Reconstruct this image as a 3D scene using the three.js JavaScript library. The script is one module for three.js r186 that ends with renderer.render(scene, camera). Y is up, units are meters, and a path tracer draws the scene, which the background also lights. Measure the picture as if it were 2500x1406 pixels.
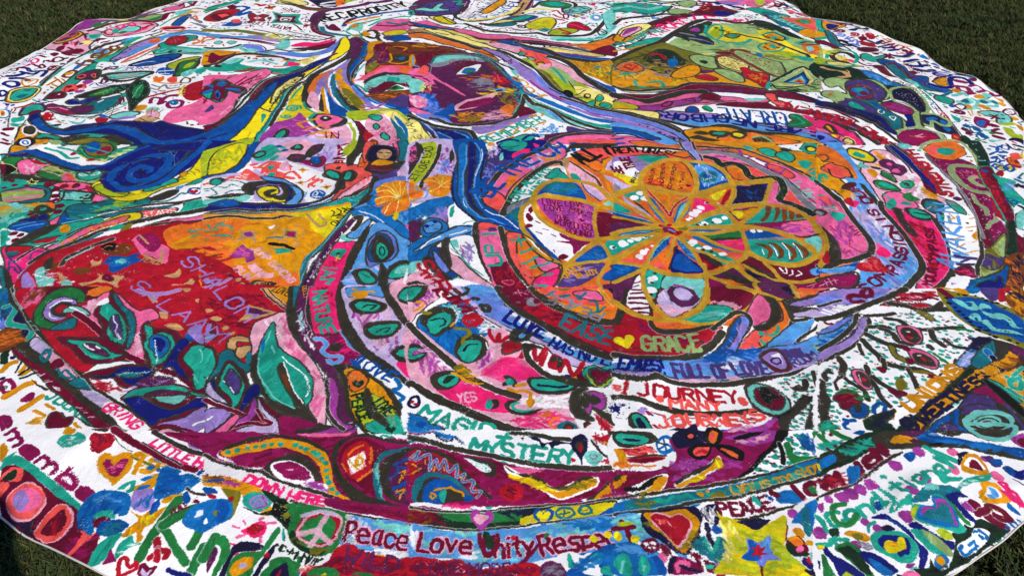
import * as THREE from 'three';
import { Sky } from 'three/addons/objects/Sky.js';
import { ImprovedNoise } from 'three/addons/math/ImprovedNoise.js';
import { MarchingCubes } from 'three/addons/objects/MarchingCubes.js';
import { RoundedBoxGeometry } from 'three/addons/geometries/RoundedBoxGeometry.js';

// ---------- camera, sky, sun, exposure (origin = centre of the cloth, y up, metres) ----------
const scene = new THREE.Scene();
const camera = new THREE.PerspectiveCamera(41.61, 1024 / 575, 0.05, 400);
camera.position.set(0.038, 1.6, 3.415);
camera.rotation.order = 'YXZ';
camera.rotation.set(-0.66759, 0, 0.04363);

const sunDir = new THREE.Vector3(0.565, 0.669, 0.485).normalize();
const sky = new Sky();
sky.name = 'sky';
sky.scale.setScalar(300);
Object.assign(sky.userData, { kind: 'structure', label: 'clear blue daylight sky', category: 'sky' });
const su = sky.material.uniforms;
su.turbidity.value = 2.5; su.rayleigh.value = 1.2; su.mieCoefficient.value = 0.004; su.mieDirectionalG.value = 0.8;
su.sunPosition.value.copy(sunDir);
scene.add(sky);
scene.environmentIntensity = 0.14;

const sun = new THREE.DirectionalLight(0xfff3e2, 4.75);
sun.name = 'sun';
sun.position.copy(sunDir).multiplyScalar(20);
sun.castShadow = true;
sun.shadow.mapSize.set(4096, 4096);
Object.assign(sun.shadow.camera, { left: -6, right: 6, top: 6, bottom: -6, near: 1, far: 40 });
scene.add(sun, sun.target);

const renderer = new THREE.WebGLRenderer({ antialias: true });
renderer.toneMapping = THREE.LinearToneMapping;
renderer.toneMappingExposure = 1;
renderer.shadowMap.enabled = true;

// ---------- helpers ----------
let seed = 20240;
const rnd = () => { seed = (seed + 0x6d2b79f5) | 0; let t = Math.imul(seed ^ (seed >>> 15), 1 | seed); t = (t + Math.imul(t ^ (t >>> 7), 61 | t)) ^ t; return ((t ^ (t >>> 14)) >>> 0) / 4294967296; };
const rr = (a, b) => a + (b - a) * rnd();
const perlin = new ImprovedNoise();
const clamp = (v, a, b) => Math.min(b, Math.max(a, v));
const smooth = (a, b, v) => { const t = clamp((v - a) / (b - a), 0, 1); return t * t * (3 - 2 * t); };
function valueNoise(n, cell) {           // tileable value noise, n x n, 0..1
  const c = n / cell, grid = Float32Array.from({ length: c * c }, rnd), o = new Float32Array(n * n);
  for (let y = 0; y < n; y++) for (let x = 0; x < n; x++) {
    const gx = x / cell, gy = y / cell, x0 = Math.floor(gx), y0 = Math.floor(gy), tx = smooth(0, 1, gx - x0), ty = smooth(0, 1, gy - y0), x1 = (x0 + 1) % c, y1 = (y0 + 1) % c;
    o[y * n + x] = (grid[y0 * c + x0] * (1 - tx) + grid[y0 * c + x1] * tx) * (1 - ty) + (grid[y1 * c + x0] * (1 - tx) + grid[y1 * c + x1] * tx) * ty;
  }
  return o;
}

// ---------- rim of the cloth: measured (angle, radius) pairs, uneven circle elsewhere ----------
const RIM = [[-3.049,2.631],[-3.017,2.631],[-2.988,2.628],[-2.930,2.603],[-2.893,2.624],[-2.817,2.695],[-2.770,2.730],[-2.697,2.535],[-2.582,2.594],[-0.805,2.676],[-0.704,2.531],[-0.626,2.656],[-0.543,2.649],[-0.431,2.692],[-0.356,2.623],[-0.289,2.614],[-0.272,2.682],[-0.186,2.648],[-0.112,2.616],[-0.070,2.575],[1.027,2.619],[1.074,2.631],[1.135,2.643],[1.900,2.639],[1.921,2.636],[1.945,2.631],[2.004,2.633],[2.032,2.628]];
function rimRadius(a) {
  const n = RIM.length;
  let wob = 2.625 + 0.035 * perlin.noise(Math.cos(a) * 3.1 + 7, Math.sin(a) * 3.1, 2.5) + 0.02 * perlin.noise(Math.cos(a) * 9, Math.sin(a) * 9 + 3, 5.5);
  for (let i = 0; i < n; i++) {
    const [a0, r0] = RIM[i], [a1, r1] = i + 1 < n ? RIM[i + 1] : [RIM[0][0] + Math.PI * 2, RIM[0][1]];
    for (const b of [a, a + Math.PI * 2]) {
      if (b < a0 || b > a1) continue;
      const t = (b - a0) / (a1 - a0), lin = r0 + (r1 - r0) * smooth(0, 1, t);
      if (a1 - a0 < 0.2) return lin;
      const edge = Math.min(b - a0, a1 - b), k = smooth(0, 0.12, edge);
      return lin * (1 - k) + wob * k;
    }
  }
  return wob;
}
// ---------- folds and unevenness of the cloth over the turf ----------
const CREASES = [[5,22,-0.990,2.003,-1.057,2.129,-1.128,2.253],[7,30,0.927,1.293,0.848,1.389,0.707,1.547,0.624,1.650],[5,25,0.528,1.693,0.504,1.731,0.477,1.803],[3,16,0.790,1.182,0.893,1.118,0.997,1.063],[3,16,0.071,1.666,0.035,1.724,-0.005,1.822],[6,24,-0.013,-0.932,0.074,-0.631,0.119,-0.411],[4,18,-0.714,1.824,-0.636,1.752,-0.551,1.630],[4,20,-0.710,-0.457,-0.502,-0.044,-0.476,0.000],[5,24,0.243,0.575,0.105,0.908],[4,20,0.682,0.409,0.819,0.347],[5,22,1.251,0.933,1.406,0.644],[4,18,1.051,2.195,1.170,2.111],[5,24,-1.227,1.072,-1.040,1.217],[4,20,-0.822,1.095,-0.634,0.816,-0.576,0.680],[4,20,-0.290,1.447,-0.201,1.373],[5,26,1.231,1.149,1.234,0.934,1.237,0.755],[4,16,0.583,1.386,0.636,1.218]];           // height mm, half width mm, then x z points
function clothHeight(x, z) {
  let h = 0.010 * perlin.noise(x * 1.7, z * 1.7, 0.3) + 0.009 * perlin.noise(x * 4.1 + 9, z * 4.1, 4.7) + 0.0034 * perlin.noise(x * 10, z * 10 + 5, 8.1) + 0.0009 * perlin.noise(x * 27, z * 27, 3.3);
  const ridge = 1 - Math.abs(perlin.noise(x * 2.3 + 31, z * 2.3 + 17, 1.9)) * 9;
  if (ridge > 0) h += 0.008 * ridge * ridge * smooth(-0.1, 0.3, perlin.noise(x * 0.9, z * 0.9, 12.2));
  for (const c of CREASES) {
    const hh = c[0] / 420, w = c[1] / 1000;
    let best = 1e9, side = 0, fade = 1;
    for (let i = 2; i + 3 < c.length; i += 2) {
      const ax = c[i], az = c[i + 1], bx = c[i + 2], bz = c[i + 3], L2 = (bx - ax) ** 2 + (bz - az) ** 2;
      const tt = ((x - ax) * (bx - ax) + (z - az) * (bz - az)) / L2, t = clamp(tt, 0, 1), dx = x - ax - t * (bx - ax), dz = z - az - t * (bz - az), d = Math.hypot(dx, dz);
      if (d < best) { best = d; side = (bx - ax) * dz - (bz - az) * dx; }
    }
    if (best > w * 8) continue;
    h += hh * Math.exp(-best / (side > 0 ? w * 2.6 : w * 0.7));
  }
  return h;
}

// ---------- the painting, drawn flat in the cloth's own plane (4 mm units from the cloth's far left corner) ----------
const SIDE = 5.4, PX = 4096, UNIT = 0.004 * PX / SIDE, MM = 0.001 * PX / SIDE;
const INK = { W: '#f4f4f5', K: '#37342b', B: '#131412', M: '#6b0b2b', G: '#8a1250', R: '#b01529', a: '#c79f38', C: '#fb605a', O: '#ec7726', A: '#dc991b', Y: '#ead72a', y: '#eee08a', L: '#aebf34', g: '#2a7841', f: '#9bb67a', D: '#1a2f20', E: '#7c7626', T: '#2aa48f', t: '#80d0c6', Q: '#1f6f7c', S: '#5f9fdc', c: '#176bad', U: '#0e4f98', N: '#141a68', I: '#1a1736', V: '#9c84c6', v: '#cbbbe2', P: '#7086d6', p: '#ea6f9e', H: '#fa2f78', F: '#f3b6cb', m: '#9c4094', w: '#57224c', b: '#74401c', n: '#c59d70', x: '#878792', z: '#4a3a72' };
const cv = document.createElement('canvas');
cv.width = cv.height = PX;
const g = cv.getContext('2d');
g.fillStyle = INK.W; g.fillRect(0, 0, PX, PX);
g.lineCap = g.lineJoin = 'round';
const shade = (key, k) => {               // a pigment laid on thicker or thinner
  const v = [1, 3, 5].map((i) => parseInt(INK[key].slice(i, i + 2), 16)), grey = 0.3 * v[0] + 0.59 * v[1] + 0.11 * v[2], rich = key === 'W' ? 1 : 'RMGO'.includes(key) ? 1.05 : 1.16;
  return `rgb(${v.map((u) => Math.round(clamp((grey + (u - grey) * rich) * (1 + k) + (k > 0 ? 14 * k : 0), 0, 255)))})`;
};
const pts = (a) => { const o = []; let x = 0, y = 0; for (let i = 0; i + 1 < a.length; i += 2) o.push([(x += a[i]) * UNIT, (y += a[i + 1]) * UNIT]); return o; };
function curve(P, closed) {              // Catmull-Rom through the points
  const n = P.length, at = (i) => closed ? P[(i + n) % n] : P[clamp(i, 0, n - 1)];
  g.beginPath(); g.moveTo(...P[0]);
  for (let i = 0; i < (closed ? n : n - 1); i++) {
    const a = at(i - 1), b = at(i), c = at(i + 1), d = at(i + 2), L = Math.hypot(c[0] - b[0], c[1] - b[1]) * 0.36;
    const k1 = Math.min(1 / 6, L / (Math.hypot(c[0] - a[0], c[1] - a[1]) + 1e-6)), k2 = Math.min(1 / 6, L / (Math.hypot(d[0] - b[0], d[1] - b[1]) + 1e-6));
    g.bezierCurveTo(b[0] + (c[0] - a[0]) * k1, b[1] + (c[1] - a[1]) * k1, c[0] - (d[0] - b[0]) * k2, c[1] - (d[1] - b[1]) * k2, c[0], c[1]);
  }
  if (closed) g.closePath();
}
const box = (P) => { let a = 1e9, b = 1e9, c = -1e9, d = -1e9; for (const [x, y] of P) { a = Math.min(a, x); b = Math.min(b, y); c = Math.max(c, x); d = Math.max(d, y); } return [a, b, c, d]; };
function streaks(key, P) {               // brush marks: the same pigment laid on thinner and thicker
  const [x0, y0, x1, y1] = box(P), w = x1 - x0, h = y1 - y0, n = Math.min(160, Math.round(w * h / 600) + 4), dir = w > h ? rr(-0.5, 0.5) : Math.PI / 2 + rr(-0.5, 0.5);
  g.save(); g.clip();
  for (let i = 0; i < n; i++) {
    const x = rr(x0, x1), y = rr(y0, y1), l = rr(8, 34), an = dir + rr(-0.5, 0.5);
    g.strokeStyle = shade(key, rr(-0.28, 0.26)); g.globalAlpha = rr(0.25, 0.65); g.lineWidth = rr(1.5, 7);
    g.beginPath(); g.moveTo(x - Math.cos(an) * l, y - Math.sin(an) * l); g.quadraticCurveTo(x + rr(-5, 5), y + rr(-5, 5), x + Math.cos(an) * l, y + Math.sin(an) * l); g.stroke();
  }
  g.restore();
}
function fill(key, P, straight) {
  if (straight) { g.beginPath(); P.forEach((p, i) => i ? g.lineTo(...p) : g.moveTo(...p)); g.closePath(); } else curve(P, true);
  g.fillStyle = shade(key, rr(-0.05, 0.05)); g.fill();
  if (key !== 'W') streaks(key, P);
}
const f = (key, ...s) => s.forEach((a) => fill(key, pts(a)));
const ringed = (w) => (key, a, gaps = []) => {   // a shape with its dark contour; gaps lists the sides that have none
  const P = pts(a), n = P.length;
  g.strokeStyle = INK.K; g.globalAlpha = 0.9; g.lineWidth = w * MM;
  if (!gaps.length) { curve(P, true); g.stroke(); } else for (let i = 0; i < n; i++) if (!gaps.includes(i)) { curve([P[i], P[(i + 1) % n]]); g.stroke(); }
  g.globalAlpha = 1; fill(key, P);
};
const F1 = ringed(11), F2 = ringed(15), F3 = ringed(21);
const p = (key, ...s) => s.forEach((a) => fill(key, pts(a), true));
function brush(key, w, P, closed) {
  curve(P, closed); g.strokeStyle = shade(key, rr(-0.05, 0.05)); g.lineWidth = w; g.stroke();
  if (w > 8) for (let i = 0; i < 4; i++) {  // bristle marks along the stroke
    const ox = rr(-0.3, 0.3) * w, oy = rr(-0.3, 0.3) * w;
    curve(P.map(([x, y]) => [x + ox + rr(-1, 1), y + oy + rr(-1, 1)]), closed);
    g.strokeStyle = shade(key, rr(-0.2, 0.16)); g.globalAlpha = 0.4; g.lineWidth = w * rr(0.08, 0.25); g.stroke(); g.globalAlpha = 1;
  }
}
const s = (key, w, a) => brush(key, w * MM, pts(a));
const o = (key, w, a) => brush(key, w * MM, pts(a), true);
const l = (key, w, a) => {               // a contour with bare canvas left beside it
  const P = pts(a); curve(P); g.strokeStyle = INK.W; g.globalAlpha = key === 'a' ? 0.25 : 0.6; g.lineWidth = w * MM + (key === 'a' ? 2 : 4); g.stroke(); g.globalAlpha = 1; brush(key, w * MM * (key === 'a' ? 1.15 : 1), P);
};
const blob = (x, y, r) => { const n = 7, P = []; const ph = rr(0, 6); for (let i = 0; i < n; i++) { const k = r * rr(0.8, 1.15), t = ph + i / n * 6.283; P.push([x + Math.cos(t) * k, y + Math.sin(t) * k]); } return P; };
const d = (key, r, a) => pts(a).forEach(([x, y]) => fill(key, blob(x, y, r * MM)));
function inside(P, x, y) { let c = false; for (let i = 0, j = P.length - 1; i < P.length; j = i++) if ((P[i][1] > y) !== (P[j][1] > y) && x < (P[j][0] - P[i][0]) * (y - P[i][1]) / (P[j][1] - P[i][1]) + P[i][0]) c = !c; return c; }
function spots(P, n, gap, put) { const [x0, y0, x1, y1] = box(P), got = []; for (let i = 0, k = 0; i < n * 40 && k < n; i++) { const x = rr(x0, x1), y = rr(y0, y1); if (!inside(P, x, y) || got.some(([a, b]) => Math.hypot(a - x, b - y) < gap)) continue; got.push([x, y]); put(x, y); k++; } }
const k = (key, r, n, a) => spots(pts(a), n, r * MM * 2.1, (x, y) => { curve(blob(x, y, r * MM * rr(0.7, 1.15)).map(([u, v]) => [x + (u - x) * 1.2, y + (v - y) * 0.85]), true); g.fillStyle = shade(key, rr(-0.1, 0.1)); g.fill(); });
const b = (key, len, n, a) => {          // loose dry-brush dabs
  const P = pts(a), [x0, y0, x1, y1] = box(P), dir = x1 - x0 > y1 - y0 ? 0 : 1.4;
  spots(P, n, 0, (x, y) => { const an = dir + rr(-0.7, 0.7), q = len * MM * rr(0.35, 0.8), j = () => rr(-0.15, 0.15) * q; g.globalAlpha = rr(0.5, 0.9); g.strokeStyle = shade(key, rr(-0.15, 0.15)); g.lineWidth = len * MM * rr(0.16, 0.42); curve([[x - Math.cos(an) * q, y - Math.sin(an) * q], [x + j(), y + j()], [x + Math.cos(an) * q, y + Math.sin(an) * q]]); g.stroke(); g.globalAlpha = 1; });
};
const e = (key, w, x, y, ax, ay, bx, by) => { const P = []; for (let i = 0; i < 12; i++) { const t = i / 12 * 6.283, c = Math.cos(t) * rr(0.96, 1.04), q = Math.sin(t) * rr(0.96, 1.04); P.push([(x + ax * c + bx * q) * UNIT, (y + ay * c + by * q) * UNIT]); } if (w) brush(key, w * MM, P, true); else fill(key, P); };
const h = (key, x, y, size, rot) => { const t = rot * Math.PI / 180, c = Math.cos(t), q = Math.sin(t), m = size * MM; fill(key, [[0, -0.2], [0.12, -0.4], [0.32, -0.46], [0.5, -0.26], [0.44, 0], [0.22, 0.26], [0, 0.5], [-0.24, 0.26], [-0.46, 0], [-0.5, -0.26], [-0.32, -0.46], [-0.12, -0.4]].map(([u, v]) => [x * UNIT + (u * c - v * q) * m, y * UNIT + (u * q + v * c) * m])); };
const q = (key, w, x, y, r, turns, rot) => { const P = [], n = Math.ceil(turns * 10); for (let i = 0; i <= n; i++) { const t = i / n, an = rot * Math.PI / 180 + t * turns * 6.283; P.push([x * UNIT + Math.cos(an) * r * MM * (0.1 + 0.9 * t), y * UNIT + Math.sin(an) * r * MM * (0.1 + 0.9 * t) * 0.95]); } brush(key, w * MM, P); };
const LETTERS = { A: '00 26 40|12 32', B: '00 06 26 45 44 23 03|23 42 41 30 00', C: '45 36 16 05 01 10 30 41', D: '00 06 26 45 41 20 00', E: '46 06 00 40|03 33', F: '46 06 00|03 33', G: '45 36 16 05 01 10 30 41 43 23', H: '00 06|40 46|03 43', I: '20 26', J: '36 31 20 10 01', K: '00 06|46 03 40', L: '06 00 40', M: '00 06 23 46 40', N: '00 06 40 46', O: '16 05 01 10 30 41 45 36 16', P: '00 06 36 45 44 33 03', Q: '16 05 01 10 30 41 45 36 16|22 40', R: '00 06 36 45 44 33 03|23 40', S: '45 36 16 05 04 13 33 42 41 30 10 01', T: '06 46|26 20', U: '06 01 10 30 41 46', V: '06 20 46', W: '06 10 23 30 46', X: '06 40|00 46', Y: '06 23 46|23 20', Z: '06 46 00 40', 1: '15 26 20|10 30', '!': '26 22|20 20', a: '34 14 03 01 10 30 33|34 30 40', c: '43 34 14 03 01 10 30 41', d: '34 14 03 01 10 30|36 30 40', e: '02 42 43 34 14 03 01 10 40', i: '24 20|26 26', l: '26 20', n: '04 00|03 14 34 43 40', o: '14 03 01 10 30 41 43 34 14', p: '04 00|04 34 43 42 31 01', r: '04 00|02 14 34', s: '44 14 03 12 32 41 30 00', t: '26 21 30|04 44', u: '04 01 10 30 41|44 40', v: '04 20 44', m: '04 00|03 14 23 20|23 34 43 40', b: '06 00 30 41 43 34 14 03', h: '06 00|03 14 34 43 40', y: '04 21|44 10' };
function t(key, w, high, text, a) {      // hand-painted lettering along a line
  const P = pts(a), seg = P.slice(1).map((b2, i) => Math.hypot(b2[0] - P[i][0], b2[1] - P[i][1])), L = seg.reduce((u, v) => u + v, 0), wide = (c) => 'Iil1! '.includes(c) ? 0.55 : 'MWm'.includes(c) ? 1.25 : 1;
  const unit = L / [...text].reduce((u, c) => u + wide(c), 0), hh = high * MM;
  let along = 0;
  for (const c of text) {
    const cw = unit * wide(c); let m = along + cw / 2, i = 0; along += cw;
    while (i < seg.length - 1 && m > seg[i]) m -= seg[i++];
    const k2 = m / seg[i], ux = (P[i + 1][0] - P[i][0]) / seg[i], uy = (P[i + 1][1] - P[i][1]) / seg[i], cx = P[i][0] + ux * m, cy = P[i][1] + uy * m, tilt = rr(-0.08, 0.08);
    for (const part of (LETTERS[c] ?? '').split('|')) {
      const Q = part.split(' ').filter(Boolean).map((v) => { const gx = (v[0] / 4 - 0.5) * cw * 0.74 + rr(-0.03, 0.03) * cw, gy = v[1] / 6 * hh + rr(-0.02, 0.02) * hh, sx = gx + gy * tilt; return [cx + ux * sx + uy * gy, cy + uy * sx - ux * gy]; });
      if (!Q.length) continue;
      if (Q.length === 1) Q.push([Q[0][0] + 1, Q[0][1]]);
      g.beginPath(); Q.forEach((v, j) => j ? g.lineTo(...v) : g.moveTo(...v)); g.strokeStyle = shade(key, rr(-0.06, 0.06)); g.lineWidth = w * MM * rr(0.9, 1.1); g.stroke();
    }
  }
}
// first coat: dabs, rings and scrolls all round, which stay visible only where nothing else was painted over them
for (let i = 0; i < 2600; i++) {
  const an = rr(0, 6.283), rad = Math.sqrt(rr(0.02, 1)) * 2.62, x = (Math.cos(an) * rad + 2.7) / 0.004, y = (Math.sin(an) * rad + 2.7) / 0.004, key = 'MTUNARHgVcSGt'[Math.floor(rnd() * 13)], u = rnd();
  if (y > 330 && y < 1110) continue;
  if (u < 0.45) d(key, rr(8, 26), [x, y]);
  else if (u < 0.7) q(key, rr(5, 10), x, y, rr(20, 50), rr(1, 2.2), rr(0, 360));
  else if (u < 0.8) h(key, x, y, rr(50, 110), rr(-40, 40));
  else s(key, rr(7, 22), [x, y, rr(-22, 22), rr(-22, 22), rr(-22, 22), rr(-22, 22)]);
}
// far left quarter
F3("m",[37,538,-5,-47,5,-64,44,-19,20,-7,24,-24,-18,39,-37,18,-9,29,-13,18,-6,29]);
F3("F",[37,538,3,-31,12,-22,21,-11,19,10,4,51,18,27,-29,-4,-22,-5]);
b("H",32,25,[39,534,2,-48,32,-12,21,46,-29,26]);
f("g",[61,450,4,-9,13,5,4,15,-11,1]);
s("g",26,[76,438,4,-7,10,1,0,8,-7,4,-8,-4]);
f("L",[87,425,5,-8,10,2,0,9,-10,3]);
d("Y",21,[94,421]);
F3("g",[106,425,-2,-15,19,-7,22,-3,1,15,-21,8]);
f("f",[114,422,9,-12,20,-8,-13,17]);
l("M",32,[68,475,10,-22,18,-21,28,-7,15,2,10,-12,0,-25,20,-12]);
s("G",22,[119,412,16,-25,11,-30,3,-30]);
F3("F",[92,484,6,-26,16,-25,27,-1,12,15,-10,27,-20,14,-18,5]);
F3("t",[110,465,7,-12,14,1,0,13,-20,11]);
o("R",14,[95,484,0,-13,9,3,1,13]);
o("H",14,[98,454,4,-9,7,8,-2,11]);
s("H",18,[122,487,10,-12,5,-9,5,-13]);
s("R",18,[130,442,6,-8,10,10,-10,12]);
o("H",14,[109,444,4,-7,9,8,-3,7]);
f("T",[101,475,1,-11,7,6,0,12]);
f("g",[112,480,4,-9,5,3,-3,9]);
F3("A",[38,515,-1,-20,7,-14,15,3,10,11,0,20,-10,13,-12,-1]);
F3("C",[42,514,-1,-17,7,-11,12,6,3,16,-8,12]);
f("z",[44,514,4,-8,11,1,0,10,-10,3]);
f("z",[48,494,4,-7,8,9,-4,7]);
o("K",6,[38,515,-1,-20,7,-14,15,3,10,11,0,20,-10,13,-12,-1]);
f("M",[69,489,4,-3,11,27,8,1,13,-15,-5,18,-19,-6]);
f("t",[74,492,20,-4,1,18,-8,5]);
f("T",[79,494,12,-4,1,12,-6,4]);
d("y",29,[88,523]);
d("K",12,[77,525,6,4,-6,1]);
o("M",7,[100,538,3,-8,10,3,1,11,-7,4]);
s("M",17,[107,520,5,-10]);
s("M",17,[112,525,5,-10]);
s("M",17,[106,537,6,-10]);
f("M",[59,550,-1,-9,7,-3,3,11,-4,6],[70,560,4,-8,12,-9,11,6,-2,8,-9,5,11,6,-13,-1],[58,565,3,-6,8,3,-2,9],[60,535,1,-8,7,3,-2,6]);
s("M",16,[72,543,15,8]);
o("M",14,[70,580,3,-8,8,4,1,7,-6,5]);
s("M",17,[64,585,12,3]);
s("M",15,[58,576,-10,-5]);
s("M",14,[48,605,3,-8,11,6,1,-7,9,9,-3,4,-7,-6]);
o("H",12,[45,588,2,-7,6,4,1,7,-4,1]);
s("H",14,[45,610,4,-7]);
f("M",[77,610,2,-9,12,2,3,10,-10,4]);
d("W",6,[81,608,6,1,2,-3,-3,6]);
d("K",13,[90,595,-8,-12,14,6,-11,-13]);
d("M",16,[95,579,7,6,-6,0]);
s("N",6,[38,573,5,3,0,-6,6,3]);
s("N",5,[33,589,1,-7,6,6,-1,-10]);
s("N",7,[25,593,3,-3,7,6]);
s("N",4,[46,566,-1,-11,6,7]);
s("N",9,[31,603,3,-4]);
s("N",6,[24,607,3,-7,6,6]);
s("N",9,[30,579,3,-4]);
s("N",22,[43,612,10,0,9,8,18,-2,3,16]);
s("N",22,[52,624,18,5,1,-7]);
s("N",28,[45,641,8,-4,4,-7]);
s("N",24,[51,647,11,-4,11,5]);
d("t",4,[51,618,7,-1,11,3,8,-2,-10,11]);
o("N",19,[51,662,2,-7,9,0,7,9,-7,5]);
o("N",17,[58,686,2,-6,8,6,-2,8]);
s("M",12,[36,619,5,-4,4,7,-4,3]);
s("M",7,[35,626,-2,-13]);
s("M",7,[34,639,8,6]);
o("A",10,[68,654,0,-9,14,0,3,8,-8,10]);
s("A",10,[72,651,7,-2,-2,6]);
F3("A",[76,702,-7,-23,6,-11,16,-4,8,9,1,26,-8,9,-9,1]);
F3("T",[77,696,-3,-15,7,-11,13,0,2,12,-2,15,-9,7]);
f("Q",[81,674,8,-3,-1,7],[82,692,9,-8,-1,12]);
o("y",8,[78,701,-8,-22,8,-10,14,-3,6,5,2,27,-10,9]);
s("N",8,[71,705,5,-3]);
s("N",6,[78,713,8,2]);
s("N",4,[68,691,-1,-6]);
d("N",10,[73,706,11,10,6,0]);
e("c",10,92,738,7,-1,5,9);
e("A",0,91,738,3,0,3,5);
e("R",0,91,738,1,0,1,2);
// ownership band of brown letters
l("K",28,[92,652,2,-36,13,-68,13,-33,13,-16]);
f("c",[112,614,-2,-20,6,-11,2,20]);
f("S",[112,559,5,-19,11,6,-3,22]);
f("S",[128,506,7,-13,7,3,-8,19]);
o("b",18,[108,631,2,-15,9,2,0,13]);
d("A",20,[112,623]);
o("b",18,[117,572,-1,-14,9,-1,1,13]);
d("E",16,[121,564]);
o("b",18,[122,552,1,-13,8,6,-2,14]);
o("b",18,[126,535,1,-8,7,3,-1,11]);
s("b",19,[130,523,4,-12]);
s("b",15,[113,594,4,-14,8,6]);
s("b",17,[114,583,15,6]);
s("b",18,[106,591,11,6,7,-1]);
s("A",15,[101,657,5,-16]);
s("A",11,[102,651,14,8]);
s("A",9,[100,638,15,11,3,14]);
s("A",10,[112,640,7,6]);
s("b",6,[101,657,5,-16]);
s("b",4,[105,654,12,8]);
s("b",4,[99,635,17,14]);
s("b",4,[108,637,13,9]);
s("T",23,[93,661,3,-42,4,-27,9,-40]);
l("K",17,[94,658,-1,-29,0,-26]);
s("W",22,[97,606,4,-25,8,-18]);
// teal, lilac, blue stripes
F3("T",[119,697,0,-51,5,-33,9,-32,11,-19,9,-4,-2,18,-15,45,-4,36,-6,22]);
f("T",[134,515,6,-21,12,-5,-7,17,-5,16]);
F3("T",[126,582,12,-26,5,-31,6,40,-10,22]);
F3("V",[145,576,1,-18,1,-29,11,-25,17,-16,0,22,-19,54]);
d("N",7,[148,547,4,-13,4,-12,-6,52,1,-9,-2,-22]);
s("E",16,[129,578,4,-29,9,-27,29,-43]);
s("S",38,[158,550,12,-32,9,-20]);
s("S",53,[176,494,15,-18,16,-14,24,5]);
d("C",31,[172,502]);
d("O",23,[173,498]);
s("C",28,[162,578,5,-19,19,-39]);
s("W",9,[164,578,7,-21,15,-33]);
s("E",11,[160,582,13,-20,16,-46]);
F3("T",[184,513,10,-13,12,-22,14,-1,4,11,-11,17,-17,22]);
F3("R",[191,508,1,-20,10,-7,11,9,0,11,-11,13]);
k("t",2,22,[192,504,3,-16,15,2,-9,21]);
s("O",15,[224,496,3,-6,8,5,0,-12]);
s("O",22,[227,504,5,-5]);
s("O",14,[238,502,1,-8]);
s("M",9,[221,512,10,-3,15,2]);
F3("t",[188,542,8,-15,15,-4,40,1,5,14,-27,3,-34,12],[3]);
s("T",23,[184,539,11,-14,21,-5,35,4]);
s("T",22,[194,538,8,-9,10,3,-2,10]);
d("K",13,[207,535,13,-2]);
s("K",11,[189,546,25,-8,27,-2,14,-5]);
f("W",[136,595,1,-11,27,1,10,9,39,12,-17,22,-22,9,-28,-17]);
// leaves on the left
F3("U",[176,590,5,-18,19,-20,22,-6,-2,22,-21,16]);
o("I",14,[176,590,5,-18,18,-22,25,-6,-2,23,-22,19]);
s("N",9,[188,564,16,6,14,1,-2,-13,-15,-2]);
s("W",6,[178,587,9,-12,12,-5]);
F3("L",[224,588,3,-14,8,-15,11,-9,7,3,-1,22,-2,24,-11,5]);
F3("g",[242,600,-6,-24,10,-11,6,-1,5,21,-3,24,-10,9]);
f("L",[245,593,1,-16,6,-8,1,19]);
o("K",12,[244,618,-9,-41,10,-16,8,-4,7,24,-4,27]);
s("c",9,[218,612,0,-13,10,-3]);
e("U",0,228,605,11,-1,4,11);
s("W",7,[219,607,17,-7]);
s("W",2,[223,597,8,17]);
s("W",6,[224,613,11,-2]);
k("N",4,60,[143,597,29,-6,35,-1,5,13,-24,6,-23,-1,-17,-1]);
o("w",13,[150,610,2,-10,9,-5,0,7,-6,2]);
s("t",16,[163,605,5,-7]);
s("t",18,[167,611,7,-4]);
s("P",10,[177,607,1,-10,7,6]);
s("P",9,[188,599,1,-7,8,9]);
F3("t",[156,626,7,-9,26,-6,22,0,-4,12,-20,9,-16,3]);
s("T",10,[157,624,17,6,20,-7,14,-10]);
s("C",10,[176,625,14,0,9,-6]);
l("K",23,[156,624,15,-8,40,-6,-6,20,-16,11,-21,-5,-12,-12]);
F3("K",[127,635,2,-13,16,-12,7,23,-9,4]);
f("w",[127,629,5,-9,9,-4,3,11,-9,8]);
o("C",7,[126,631,3,-6,6,3,-2,7]);
o("C",6,[142,626,3,-4,4,9]);
f("m",[139,644,4,-7,8,5,-4,10]);
k("K",4,26,[144,614,11,9,40,18,-2,9,-30,-9,-9,-9]);
s("w",13,[162,644,-2,-9,7,4,0,8,-7,-2]);
s("N",6,[152,655,3,-10,9,8,14,-7]);
s("N",7,[159,660,11,-4,13,-5]);
d("C",28,[130,659,12,-1,-4,10,-7,1]);
d("M",15,[130,659,12,-1,-5,11]);
o("R",6,[130,672,-5,-16,5,-4,7,4,8,-4,5,11,-12,11]);
f("m",[143,673,7,-6,4,3,-5,6]);
F3("D",[152,688,8,-16,18,-15,22,-7,-1,15,-14,14,-16,7]);
F3("g",[164,682,10,-17,16,-7,-3,13,-11,9]);
s("L",8,[170,677,10,-10]);
k("t",3,40,[180,661,19,-11,0,21,-16,14,-12,1]);
F3("D",[206,670,-1,-18,0,-12,10,-1,9,14,9,26,-3,21,1,17,-10,-19]);
f("g",[212,670,-2,-15,6,-7,7,15,1,23]);
s("t",5,[218,684,-2,-21,0,-12]);
s("K",15,[201,649,10,-29,1,-10]);
k("t",3,30,[201,659,14,-33,17,42,-2,41]);
F3("M",[121,694,0,-15,9,-2,7,7,0,8,-7,1]);
d("W",6,[129,683]);
s("N",6,[112,706,5,-6,14,3]);
s("N",6,[110,701,12,4,13,-7]);
s("N",7,[116,709,9,-4]);
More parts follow.
